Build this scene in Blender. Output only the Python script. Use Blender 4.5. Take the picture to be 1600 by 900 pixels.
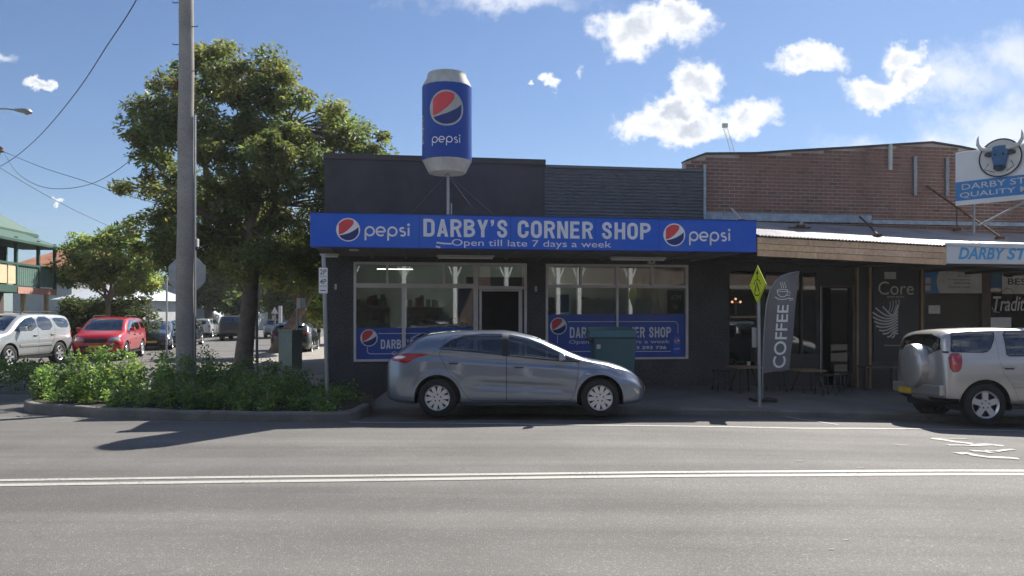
import bpy, bmesh, math, random
import numpy as np
from mathutils import Vector, Matrix
R = math.radians
random.seed(7)
for o in list(bpy.data.objects):
    bpy.data.objects.remove(o)
scene = bpy.context.scene
COL = scene.collection
# ------------------------------------------------------------------ camera
EYE = 1.72            # eye height
FPX = 1200.0          # focal length in pixels of the 1600 px photograph
HZ = 490.0            # horizon row of the photograph
cd = bpy.data.cameras.new("camera")
cam = bpy.data.objects.new("camera", cd)
COL.objects.link(cam)
cam.location = (0, 0, EYE)
cam.rotation_euler = (R(90), 0, 0)
cd.sensor_width = 36.0
cd.lens = 36.0 * FPX / 1600.0
cd.shift_y = (HZ - 450.0) / 1600.0
cd.clip_start = 0.1
cd.clip_end = 3000
scene.camera = cam
# ------------------------------------------------------------------ sun, exposure
SUN_DIR = Vector((3.6, 5.6, 6.5)).normalized()
sun_el = math.asin(SUN_DIR.z)
sun_az = math.atan2(SUN_DIR.x, SUN_DIR.y)
sd = bpy.data.lights.new("sun", 'SUN')
sd.energy = 4.6
sd.angle = R(0.5)
sd.color = (1.0, 0.945, 0.87)
sun = bpy.data.objects.new("sun", sd)
sun.rotation_euler = SUN_DIR.to_track_quat('Z', 'Y').to_euler()
sun.location = (10, 20, 30)
COL.objects.link(sun)
scene.view_settings.view_transform = 'Standard'
scene.view_settings.look = 'None'
scene.view_settings.exposure = 0.95
scene.view_settings.gamma = 1.0
scene.cycles.use_denoising = True
scene.cycles.max_bounces = 8
scene.cycles.transparent_max_bounces = 16
scene.cycles.caustics_reflective = False
scene.cycles.caustics_refractive = False

# ------------------------------------------------------------------ world: sky with clouds
world = bpy.data.worlds.new("World")
scene.world = world
world.use_nodes = True


class NT:
    """small node-tree writer"""
    def __init__(s, tree):
        s.t = tree

    def n(s, typ, ins=None, **props):
        nd = s.t.nodes.new(typ)
        for k, v in props.items():
            setattr(nd, k, v)
        if ins:
            for k, v in ins.items():
                sock = nd.inputs[k]
                if hasattr(v, 'is_linked') or isinstance(v, bpy.types.NodeSocket):
                    s.t.links.new(v, sock)
                else:
                    sock.default_value = v
        return nd

    def m(s, op, a, b=0.0, c=0.0, clamp=False):
        nd = s.n('ShaderNodeMath', {0: a, 1: b, 2: c}, operation=op, use_clamp=clamp)
        return nd.outputs[0]

    def ss(s, v, lo, hi):
        nd = s.n('ShaderNodeMapRange', {'Value': v, 'From Min': lo, 'From Max': hi, 'To Min': 0.0, 'To Max': 1.0},
                 interpolation_type='SMOOTHSTEP', clamp=True)
        return nd.outputs[0]

    def link(s, a, b):
        s.t.links.new(a, b)


def build_world():
    wt = world.node_tree
    wt.nodes.clear()
    N = NT(wt)
    out = N.n('ShaderNodeOutputWorld')
    sky = N.n('ShaderNodeTexSky', sky_type='NISHITA', sun_disc=False, sun_elevation=sun_el, sun_rotation=sun_az,
              air_density=1.0, dust_density=0.35, ozone_density=2.2)
    tint = N.n('ShaderNodeMix', {'Factor': 1.0, 'A': sky.outputs[0], 'B': (0.90, 1.0, 1.13, 1)}, data_type='RGBA', blend_type='MULTIPLY')
    # the RGBA sockets of the mix node
    tint.inputs[6].default_value = (1, 1, 1, 1)
    N.link(sky.outputs[0], tint.inputs[6])
    tint.inputs[7].default_value = (0.58, 0.75, 0.96, 1)
    bg = N.n('ShaderNodeBackground', {'Color': tint.outputs[2], 'Strength': 0.055})
    co = N.n('ShaderNodeTexCoord')
    sep = N.n('ShaderNodeSeparateXYZ', {0: co.outputs['Generated']})
    x, y, z = sep.outputs
    yc = N.m('MAXIMUM', y, 0.05)
    u = N.m('DIVIDE', x, yc)
    v = N.m('DIVIDE', z, yc)
    base = N.n('ShaderNodeCombineXYZ', {0: u, 1: v, 2: 0.0}).outputs[0]
    n1 = N.n('ShaderNodeTexNoise', {'Vector': base, 'Scale': 9.0, 'Detail': 9.0, 'Roughness': 0.66})
    off = N.n('ShaderNodeVectorMath', {0: n1.outputs['Color'], 1: (0.5, 0.5, 0.5)}, operation='SUBTRACT').outputs[0]
    off = N.n('ShaderNodeVectorMath', {0: off, 3: 0.10}, operation='SCALE').outputs[0]
    n2 = N.n('ShaderNodeTexNoise', {'Vector': base, 'Scale': 34.0, 'Detail': 6.0, 'Roughness': 0.6})
    off2 = N.n('ShaderNodeVectorMath', {0: n2.outputs['Color'], 1: (0.5, 0.5, 0.5)}, operation='SUBTRACT').outputs[0]
    off2 = N.n('ShaderNodeVectorMath', {0: off2, 3: 0.036}, operation='SCALE').outputs[0]
    p = N.n('ShaderNodeVectorMath', {0: base, 1: off}, operation='ADD').outputs[0]
    p = N.n('ShaderNodeVectorMath', {0: p, 1: off2}, operation='ADD').outputs[0]

    def field(blobs):
        acc = None
        for (px, py, rx, ry) in blobs:
            c = ((px - 800) / FPX, (HZ - py) / FPX, 0)
            d = N.n('ShaderNodeVectorMath', {0: p, 1: c}, operation='SUBTRACT').outputs[0]
            d = N.n('ShaderNodeVectorMath', {0: d, 1: (FPX / rx, FPX / ry, 0)}, operation='MULTIPLY').outputs[0]
            ln = N.n('ShaderNodeVectorMath', {0: d}, operation='LENGTH').outputs['Value']
            f = N.m('SUBTRACT', 1.0, ln)
            acc = f if acc is None else N.m('SMOOTH_MAX', acc, f, 0.15)
        return acc
    solid = field([(1010, 38, 88, 42), (1062, 20, 42, 30), (1085, 130, 42, 36), (1050, 165, 52, 26), (1015, 192, 62, 24),
                   (1080, 198, 60, 26), (1165, 190, 62, 32), (1262, 88, 60, 24), (1415, 90, 36, 26), (1375, 140, 70, 26),
                   (1430, 125, 44, 22), (866, 122, 15, 13), (833, 127, 7, 7), (58, 127, 20, 10), (80, 312, 8, 5),
                   (1120, -90, 200, 46)])
    soft = field([(800, 2, 150, 24), (1500, 120, 130, 46), (1580, 90, 110, 60), (1600, 205, 230, 55), (1440, 225, 160, 32),
                  (1700, 160, 170, 80), (5, 90, 16, 10), (900, 105, 8, 18), (1320, 10, 1, 1)])
    dn = N.n('ShaderNodeTexNoise', {'Vector': base, 'Scale': 22.0, 'Detail': 8.0, 'Roughness': 0.65}).outputs['Fac']
    sf = N.m('ADD', solid, N.m('MULTIPLY', N.m('SUBTRACT', dn, 0.5), 1.5))
    a1 = N.m('POWER', N.ss(sf, -0.14, 0.46), 0.9)
    so = N.m('ADD', soft, N.m('MULTIPLY', N.m('SUBTRACT', n1.outputs['Fac'], 0.5), 2.2))
    a2 = N.m('MULTIPLY', N.ss(so, -0.15, 1.1), 0.72)
    alpha = N.m('MAXIMUM', a1, a2)
    front = N.ss(y, 0.05, 0.12)
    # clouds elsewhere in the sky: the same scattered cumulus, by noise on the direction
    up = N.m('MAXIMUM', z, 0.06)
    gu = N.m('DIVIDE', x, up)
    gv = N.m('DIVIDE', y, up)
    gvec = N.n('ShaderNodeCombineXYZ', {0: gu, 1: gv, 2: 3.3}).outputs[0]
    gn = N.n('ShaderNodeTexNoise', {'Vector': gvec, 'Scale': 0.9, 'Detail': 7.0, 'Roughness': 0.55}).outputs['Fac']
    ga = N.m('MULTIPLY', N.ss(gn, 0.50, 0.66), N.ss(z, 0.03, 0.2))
    # in the part of the sky in view the traced clouds take over
    au = N.m('ABSOLUTE', u)
    infr = N.m('MULTIPLY', N.m('SUBTRACT', 1.0, N.ss(au, 0.72, 0.95)), N.m('SUBTRACT', 1.0, N.ss(v, 0.46, 0.62)))
    infr = N.m('MULTIPLY', infr, front)
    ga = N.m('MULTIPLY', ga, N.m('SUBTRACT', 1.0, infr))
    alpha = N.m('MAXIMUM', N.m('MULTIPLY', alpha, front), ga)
    alpha = N.m('MULTIPLY', alpha, N.ss(z, -0.01, 0.02))
    # thick cores go grey, thin edges are bright (the sun stands behind them)
    core = N.m('MULTIPLY', N.ss(sf, 0.38, 0.95), 0.8)
    nn = N.n('ShaderNodeTexNoise', {'Vector': p, 'Scale': 16.0, 'Detail': 4.0}).outputs['Fac']
    core = N.m('MULTIPLY', core, N.ss(nn, 0.34, 0.66))
    cm = N.n('ShaderNodeMix', data_type='RGBA')
    N.link(core, cm.inputs[0])
    cm.inputs[6].default_value = (0.93, 0.95, 1.0, 1)
    cm.inputs[7].default_value = (0.40, 0.46, 0.56, 1)
    # clouds facing the sun are brighter; raised out of view to lift the shaded fronts
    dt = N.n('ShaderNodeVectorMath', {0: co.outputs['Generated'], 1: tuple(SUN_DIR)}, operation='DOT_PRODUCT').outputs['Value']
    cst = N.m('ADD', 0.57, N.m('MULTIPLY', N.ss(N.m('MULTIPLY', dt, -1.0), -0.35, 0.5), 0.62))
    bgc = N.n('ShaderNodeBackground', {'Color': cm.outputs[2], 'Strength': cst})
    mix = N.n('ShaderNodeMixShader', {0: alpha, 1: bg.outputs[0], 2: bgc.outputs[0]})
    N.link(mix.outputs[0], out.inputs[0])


build_world()


# ------------------------------------------------------------------ materials
def srgb(r, g, b):
    def f(c):
        c /= 255.0
        return c / 12.92 if c <= 0.04045 else ((c + 0.055) / 1.055) ** 2.4
    return (f(r), f(g), f(b))


def pmat(name, col, rough=0.6, metal=0.0, var=0.12, scale=2.5, bump=0.0, bscale=60.0, coat=0.0, spec=0.5, tint=False,
         col2=None, fine=0.0, fscale=200.0, transl=0.0, detail=5.0, obj=True):
    """procedural material: large soft variation, optional fine speckle, bump, per-piece tint"""
    mt = bpy.data.materials.new(name)
    mt.use_nodes = True
    t = mt.node_tree
    t.nodes.clear()
    N = NT(t)
    out = N.n('ShaderNodeOutputMaterial')
    b = N.n('ShaderNodeBsdfPrincipled', {'Roughness': rough, 'Metallic': metal})
    b.inputs['Specular IOR Level'].default_value = spec
    b.inputs['Coat Weight'].default_value = coat
    b.inputs['Coat Roughness'].default_value = 0.06
    co = N.n('ShaderNodeTexCoord').outputs['Object' if obj else 'Generated']
    n1 = N.n('ShaderNodeTexNoise', {'Vector': co, 'Scale': scale, 'Detail': detail, 'Roughness': 0.6}).outputs['Fac']
    c2 = col2 if col2 else tuple(c * 0.55 for c in col)
    mx = N.n('ShaderNodeMix', data_type='RGBA')
    fac = N.ss(n1, 0.5 - 0.22, 0.5 + 0.22)
    fac = N.m('MULTIPLY', fac, 1.0 if col2 else min(1.0, var * 2.2))
    N.link(fac, mx.inputs[0])
    mx.inputs[6].default_value = (*col, 1)
    mx.inputs[7].default_value = (*c2, 1)
    c = mx.outputs[2]
    if fine > 0:
        n2 = N.n('ShaderNodeTexNoise', {'Vector': co, 'Scale': fscale, 'Detail': 2.0}).outputs['Fac']
        f = N.m('ADD', 1.0 - fine, N.m('MULTIPLY', N.ss(n2, 0.3, 0.7), 2 * fine))
        c = N.n('ShaderNodeVectorMath', {0: c, 3: f}, operation='SCALE').outputs[0]
    if tint:
        at = N.n('ShaderNodeAttribute', attribute_name='tint', attribute_type='GEOMETRY')
        c = N.n('ShaderNodeVectorMath', {0: c, 1: at.outputs['Color']}, operation='MULTIPLY').outputs[0]
    N.link(c, b.inputs['Base Color'])
    if bump > 0:
        n3 = N.n('ShaderNodeTexNoise', {'Vector': co, 'Scale': bscale, 'Detail': 4.0}).outputs['Fac']
        bp = N.n('ShaderNodeBump', {'Height': n3, 'Strength': min(1, bump), 'Distance': 0.01})
        N.link(bp.outputs[0], b.inputs['Normal'])
    if transl > 0:
        cb = N.n('ShaderNodeVectorMath', {0: c, 1: (2.1, 2.05, 1.2)}, operation='MULTIPLY').outputs[0]
        tr = N.n('ShaderNodeBsdfTranslucent', {'Color': cb})
        ms = N.n('ShaderNodeMixShader', {0: transl, 1: b.outputs[0], 2: tr.outputs[0]})
        N.link(ms.outputs[0], out.inputs[0])
    else:
        N.link(b.outputs[0], out.inputs[0])
    return mt


def glass_mat(name, tint=(0.5, 0.55, 0.55), refl=1.0):
    mt = bpy.data.materials.new(name)
    mt.use_nodes = True
    t = mt.node_tree
    t.nodes.clear()
    N = NT(t)
    out = N.n('ShaderNodeOutputMaterial')
    fr = N.n('ShaderNodeFresnel', {'IOR': 1.55}).outputs[0]
    f = N.m('MULTIPLY', fr, refl, clamp=True)
    tr = N.n('ShaderNodeBsdfTransparent', {'Color': (*tint, 1)})
    gl = N.n('ShaderNodeBsdfGlossy', {'Color': (1, 1, 1, 1), 'Roughness': 0.015})
    ms = N.n('ShaderNodeMixShader', {0: f, 1: tr.outputs[0], 2: gl.outputs[0]})
    N.link(ms.outputs[0], out.inputs[0])
    return mt


def emit_mat(name, col, s):
    mt = bpy.data.materials.new(name)
    mt.use_nodes = True
    t = mt.node_tree
    t.nodes.clear()
    N = NT(t)
    out = N.n('ShaderNodeOutputMaterial')
    e = N.n('ShaderNodeEmission', {'Color': (*col, 1), 'Strength': s})
    N.link(e.outputs[0], out.inputs[0])
    return mt


def asphalt_mat():
    mt = bpy.data.materials.new("asphalt")
    mt.use_nodes = True
    t = mt.node_tree
    t.nodes.clear()
    N = NT(t)
    out = N.n('ShaderNodeOutputMaterial')
    b = N.n('ShaderNodeBsdfPrincipled', {'Roughness': 0.8})
    b.inputs['Specular IOR Level'].default_value = 0.3
    co = N.n('ShaderNodeTexCoord').outputs['Object']
    # stretched along the road: wheel tracks, oil band, patches
    mp = N.n('ShaderNodeMapping', {'Vector': co, 'Scale': (0.035, 0.75, 1)}).outputs[0]
    st = N.n('ShaderNodeTexNoise', {'Vector': mp, 'Scale': 1.6, 'Detail': 4.0, 'Roughness': 0.55}).outputs['Fac']
    pa = N.n('ShaderNodeTexNoise', {'Vector': co, 'Scale': 0.55, 'Detail': 5.0, 'Roughness': 0.6}).outputs['Fac']
    sp = N.n('ShaderNodeTexNoise', {'Vector': co, 'Scale': 95.0, 'Detail': 3.0, 'Roughness': 0.7}).outputs['Fac']
    vo = N.n('ShaderNodeTexVoronoi', {'Vector': co, 'Scale': 70.0}).outputs['Color']
    vs = N.n('ShaderNodeSeparateXYZ', {0: vo}).outputs[0]
    k = N.m('ADD', 0.80, N.m('MULTIPLY', N.ss(st, 0.34, 0.66), 0.34))
    k = N.m('MULTIPLY', k, N.m('ADD', 0.90, N.m('MULTIPLY', N.ss(pa, 0.35, 0.65), 0.18)))
    k = N.m('MULTIPLY', k, N.m('ADD', 0.72, N.m('MULTIPLY', N.ss(sp, 0.36, 0.66), 0.56)))
    light = N.m('GREATER_THAN', vs, 0.90)
    k = N.m('MULTIPLY', k, N.m('ADD', 0.98, N.m('MULTIPLY', light, 0.38)))
    # fine cracks
    cr = N.n('ShaderNodeTexVoronoi', {'Vector': N.n('ShaderNodeVectorMath', {0: co, 1: N.n('ShaderNodeVectorMath', {0: N.n('ShaderNodeTexNoise', {'Vector': co, 'Scale': 1.3, 'Detail': 4.0}).outputs['Color'], 3: 1.6}, operation='SCALE').outputs[0]}, operation='ADD').outputs[0],
                                      'Scale': 0.22}, feature='DISTANCE_TO_EDGE').outputs['Distance']
    crk = N.m('MULTIPLY', N.m('SUBTRACT', 1.0, N.ss(cr, 0.0, 0.006)), N.ss(pa, 0.5, 0.6))
    k = N.m('MULTIPLY', k, N.m('SUBTRACT', 1.0, N.m('MULTIPLY', crk, 0.15)))
    c = N.n('ShaderNodeVectorMath', {0: (0.150, 0.144, 0.134), 3: k}, operation='SCALE').outputs[0]
    N.link(c, b.inputs['Base Color'])
    bp = N.n('ShaderNodeBump', {'Height': sp, 'Strength': 0.75, 'Distance': 0.008})
    N.link(bp.outputs[0], b.inputs['Normal'])
    N.link(b.outputs[0], out.inputs[0])
    return mt


def paint_mark_mat(nm='road_paint', lo=0.54, hi=0.72):
    """worn road paint: shows the asphalt where it has flaked"""
    mt = bpy.data.materials.new(nm)
    mt.use_nodes = True
    t = mt.node_tree
    t.nodes.clear()
    N = NT(t)
    out = N.n('ShaderNodeOutputMaterial')
    b = N.n('ShaderNodeBsdfPrincipled', {'Roughness': 0.6})
    co = N.n('ShaderNodeTexCoord').outputs['Object']
    a = N.n('ShaderNodeTexNoise', {'Vector': co, 'Scale': 28.0, 'Detail': 5.0, 'Roughness': 0.7}).outputs['Fac']
    c = N.n('ShaderNodeTexNoise', {'Vector': co, 'Scale': 1.7, 'Detail': 3.0}).outputs['Fac']
    w = N.ss(N.m('ADD', a, N.m('MULTIPLY', c, 0.5)), lo, hi)
    mx = N.n('ShaderNodeMix', data_type='RGBA')
    N.link(w, mx.inputs[0])
    mx.inputs[6].default_value = (0.17, 0.163, 0.152, 1)
    mx.inputs[7].default_value = (0.43, 0.415, 0.375, 1)
    N.link(mx.outputs[2], b.inputs['Base Color'])
    N.link(b.outputs[0], out.inputs[0])
    return mt


def carpaint(name, col, metal=0.55, rough=0.34, coat=1.0):
    mt = pmat(name, col, rough=rough, metal=metal, var=0.05, scale=1.2, coat=coat, fine=0.06, fscale=900)
    return mt


M = {}
M['asphalt'] = asphalt_mat()
M['paint'] = paint_mark_mat()
M['paint_worn'] = paint_mark_mat('worn_road_paint', 0.76, 1.04)
M['ground'] = pmat('dry_ground', (0.09, 0.10, 0.045), 0.95, var=0.4, scale=0.3, bump=0.5, bscale=8)
M['concrete'] = pmat('concrete', (0.30, 0.285, 0.26), 0.85, var=0.28, scale=1.1, bump=0.4, bscale=50, fine=0.12, fscale=120)
M['footpath'] = pmat('footpath_concrete', (0.20, 0.19, 0.175), 0.9, var=0.3, scale=0.8, bump=0.3, bscale=60, fine=0.12, fscale=90)
M['sidepath'] = pmat('side_path_concrete', (0.34, 0.31, 0.27), 0.9, var=0.3, scale=0.8, bump=0.3, bscale=60, fine=0.12, fscale=90)
M['kerb'] = pmat('kerb_concrete', (0.22, 0.215, 0.19), 0.88, var=0.4, scale=1.6, bump=0.6, bscale=30, fine=0.15, fscale=80)
M['stucco'] = pmat('charcoal_stucco', (0.088, 0.088, 0.092), 0.85, var=0.35, scale=1.3, bump=1.0, bscale=55, fine=0.4, fscale=28)
M['cafe_wall'] = pmat('cafe_wall_paint', (0.066, 0.064, 0.06), 0.7, var=0.3, scale=1.5, bump=0.5, bscale=45, fine=0.2, fscale=40)
M['render'] = pmat('charcoal_render', (0.072, 0.072, 0.08), 0.8, var=0.4, scale=0.9, bump=0.4, bscale=25, fine=0.08, fscale=30)
M['iron'] = pmat('painted_corrugated_iron', (0.14, 0.15, 0.17), 0.6, var=0.2, scale=0.8)
M['awning_iron'] = pmat('galvanised_corrugated_iron', (0.46, 0.46, 0.48), 0.5, metal=0.35, var=0.3, scale=1.2, bump=0.1, col2=(0.27, 0.26, 0.26))
M['flashing'] = pmat('pale_blue_flashing', (0.40, 0.49, 0.56), 0.5, metal=0.2, var=0.3, scale=2.5, fine=0.15, fscale=12)
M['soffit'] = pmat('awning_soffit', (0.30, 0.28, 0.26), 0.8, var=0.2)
M['frame'] = pmat('window_frame_paint', (0.78, 0.72, 0.70), 0.5, var=0.18, scale=3)
M['blue'] = pmat('sign_blue', (0.016, 0.115, 0.62), 0.5, var=0.16, scale=0.8, spec=.3, col2=(0.045, 0.15, 0.60))
M['decal'] = pmat('decal_blue', (0.02, 0.085, 0.42), 0.4, var=0.2, scale=1.0, fine=0.05, fscale=40)
M['canblue'] = pmat('can_blue', (0.010, 0.065, 0.36), 0.4, var=0.15, scale=1.5, spec=.35)
M['navy'] = pmat('globe_navy', (0.006, 0.024, 0.17), 0.4, var=0.05)
M['globered'] = pmat('globe_red', (0.72, 0.06, 0.07), 0.4, var=0.08)
M['white'] = pmat('white_print', (0.86, 0.86, 0.86), 0.5, var=0.08, scale=4)
M['offwhite'] = pmat('weathered_white', (0.66, 0.65, 0.61), 0.55, var=0.2, scale=4)
M['canwhite'] = pmat('can_end_white', (0.56, 0.56, 0.52), 0.5, var=0.35, scale=3)
M['letter'] = pmat('sign_lettering', (0.80, 0.82, 0.86), 0.5, var=0.12, scale=5)
M['glass'] = glass_mat('shop_glass', (0.72, 0.76, 0.74), 2.0)
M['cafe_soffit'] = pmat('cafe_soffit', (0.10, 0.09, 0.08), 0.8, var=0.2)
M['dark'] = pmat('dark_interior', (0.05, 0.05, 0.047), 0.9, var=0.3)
M['room'] = pmat('shop_room_paint', (0.70, 0.71, 0.68), 0.8, var=0.3, scale=1.1)
M['timber'] = pmat('raw_pine_board', (0.82, 0.57, 0.38), 0.7, var=0.2, scale=2.0, bump=0.3, bscale=30, tint=True, fine=0.1, fscale=18)
M['post_timber'] = pmat('oiled_timber', (0.42, 0.26, 0.14), 0.65, var=0.25, scale=3, bump=0.2)
M['brick'] = pmat('red_brown_brick', (0.27, 0.16, 0.125), 0.9, var=0.25, scale=6, bump=0.6, bscale=70, tint=True, fine=0.2, fscale=60)
M['mortar'] = pmat('mortar', (0.62, 0.53, 0.47), 0.95, var=0.5, scale=1.0, bump=0.3, bscale=60, col2=(0.30, 0.23, 0.20))
M['coping'] = pmat('dark_metal_coping', (0.07, 0.06, 0.06), 0.5, var=0.2, metal=0.2)
M['galv'] = pmat('galvanised_steel', (0.36, 0.37, 0.38), 0.45, metal=0.6, var=0.2, scale=5)
M['rust'] = pmat('rusty_steel', (0.14, 0.07, 0.045), 0.8, metal=0.2, var=0.4, scale=9)
M['pole'] = pmat('weathered_pole', (0.37, 0.345, 0.31), 0.85, var=0.3, scale=1.6, bump=0.35, bscale=40, fine=0.14, fscale=45)
M['black'] = pmat('black_plastic', (0.018, 0.018, 0.019), 0.5, var=0.15)
M['wire'] = pmat('wire_black', (0.09, 0.10, 0.12), 0.6, var=0.1)
M['rubber'] = pmat('tyre_rubber', (0.02, 0.02, 0.021), 0.85, var=0.25, scale=8, bump=0.3, bscale=60)
M['alloy'] = pmat('alloy_wheel', (0.66, 0.67, 0.69), 0.32, metal=0.55, var=0.08)
M['carglass'] = glass_mat('car_glass', (0.42, 0.46, 0.48), 2.6)
M['darkglass'] = glass_mat('tinted_car_glass', (0.13, 0.15, 0.16), 1.6)
M['red_lens'] = pmat('red_lamp_lens', (0.42, 0.012, 0.018), 0.15, var=0.1, coat=1.0)
M['clear_lens'] = pmat('clear_lamp_lens', (0.55, 0.57, 0.6), 0.12, metal=0.5, var=0.25, scale=14, coat=1.0)
M['seat'] = pmat('seat_fabric', (0.045, 0.045, 0.048), 0.9, var=0.2)
M['bin'] = pmat('bin_teal', (0.06, 0.15, 0.17), 0.5, var=0.2, scale=2)
M['box_green'] = pmat('cabinet_green', (0.38, 0.45, 0.37), 0.6, var=0.25, scale=2.5)
M['hivis'] = pmat('fluoro_yellow_green', (0.85, 0.95, 0.02), 0.5, var=0.06)
M['banner'] = pmat('grey_banner_cloth', (0.22, 0.215, 0.235), 0.8, var=0.15, scale=2, transl=0.15)
M['numberplate'] = pmat('yellow_plate', (0.72, 0.48, 0.04), 0.4, var=0.1)
M['leaf'] = pmat('leaf_green', (0.135, 0.175, 0.075), 0.46, var=0.3, scale=1.0, tint=True, transl=0.5, spec=0.4)
M['leaf_bg'] = pmat('far_leaf_green', (0.13, 0.17, 0.06), 0.55, var=0.3, scale=0.5, tint=True, transl=0.42)
M['leaf_low'] = pmat('shrub_leaf_green', (0.135, 0.23, 0.085), 0.38, var=0.3, scale=1.5, tint=True, transl=0.5)
M['bark'] = pmat('bark', (0.22, 0.175, 0.14), 0.95, var=0.4, scale=4, bump=1.0, bscale=22)
M['mulch'] = pmat('garden_mulch', (0.05, 0.038, 0.026), 0.95, var=0.4, scale=4, bump=0.8, bscale=40)
M['green_roof'] = pmat('green_painted_iron_roof', (0.065, 0.135, 0.10), 0.6, var=0.2, scale=1)
M['green_trim'] = pmat('green_trim', (0.06, 0.13, 0.10), 0.6, var=0.2, scale=2)
M['green_pale'] = pmat('green_balustrade', (0.16, 0.27, 0.23), 0.6, var=0.2, scale=2)
M['cream'] = pmat('cream_panel', (0.78, 0.66, 0.42), 0.7, var=0.15)
M['terracotta'] = pmat('rusty_orange_roof', (0.40, 0.16, 0.085), 0.8, var=0.35, scale=1.2)
M['pink'] = pmat('faded_red_beam', (0.60, 0.33, 0.25), 0.7, var=0.15)
M['pale_wall'] = pmat('pale_weatherboard', (0.50, 0.52, 0.52), 0.7, var=0.15)
M['pale_roof'] = pmat('pale_iron_roof', (0.46, 0.50, 0.54), 0.5, var=0.15)
M['butcher_blue'] = pmat('butcher_blue', (0.035, 0.21, 0.52), 0.45, var=0.15)
M['skyblue'] = pmat('light_blue_lettering', (0.08, 0.40, 0.75), 0.45, var=0.1)
M['panelwhite'] = pmat('white_sign_panel', (0.74, 0.75, 0.76), 0.45, var=0.12, scale=1.5)
M['brown'] = pmat('brown_pillar', (0.13, 0.09, 0.072), 0.7, var=0.3, scale=3)
M['bull'] = pmat('bull_blue', (0.05, 0.15, 0.29), 0.6, var=0.25, scale=5)
M['bull_dark'] = pmat('bull_dark', (0.02, 0.03, 0.05), 0.6, var=0.2)
M['bulb'] = emit_mat('lit_bulb', (1.0, 0.42, 0.2), 1.6)
M['fill_tube_light'] = emit_mat('fill_tube', (0.92, 1.0, 0.97), 26.0)
M['downlight'] = emit_mat('lit_downlight', (1.0, 0.95, 0.85), 4.0)


# ------------------------------------------------------------------ geometry helpers
def pchip(xs, ys, xq):
    """monotone cubic interpolation"""
    xs = np.asarray(xs, float); ys = np.asarray(ys, float); xq = np.asarray(xq, float)
    h = np.diff(xs); d = np.diff(ys) / h
    n = len(xs); m = np.zeros(n)
    if n == 2:
        return np.interp(xq, xs, ys)
    for i in range(1, n - 1):
        if d[i - 1] * d[i] > 0:
            w1 = 2 * h[i] + h[i - 1]; w2 = h[i] + 2 * h[i - 1]
            m[i] = (w1 + w2) / (w1 / d[i - 1] + w2 / d[i])
    m[0] = d[0]; m[-1] = d[-1]
    k = np.clip(np.searchsorted(xs, xq) - 1, 0, n - 2)
    t = (xq - xs[k]) / h[k]
    return ((2 * t**3 - 3 * t**2 + 1) * ys[k] + (t**3 - 2 * t**2 + t) * h[k] * m[k]
            + (-2 * t**3 + 3 * t**2) * ys[k + 1] + (t**3 - t**2) * h[k] * m[k + 1])


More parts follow.
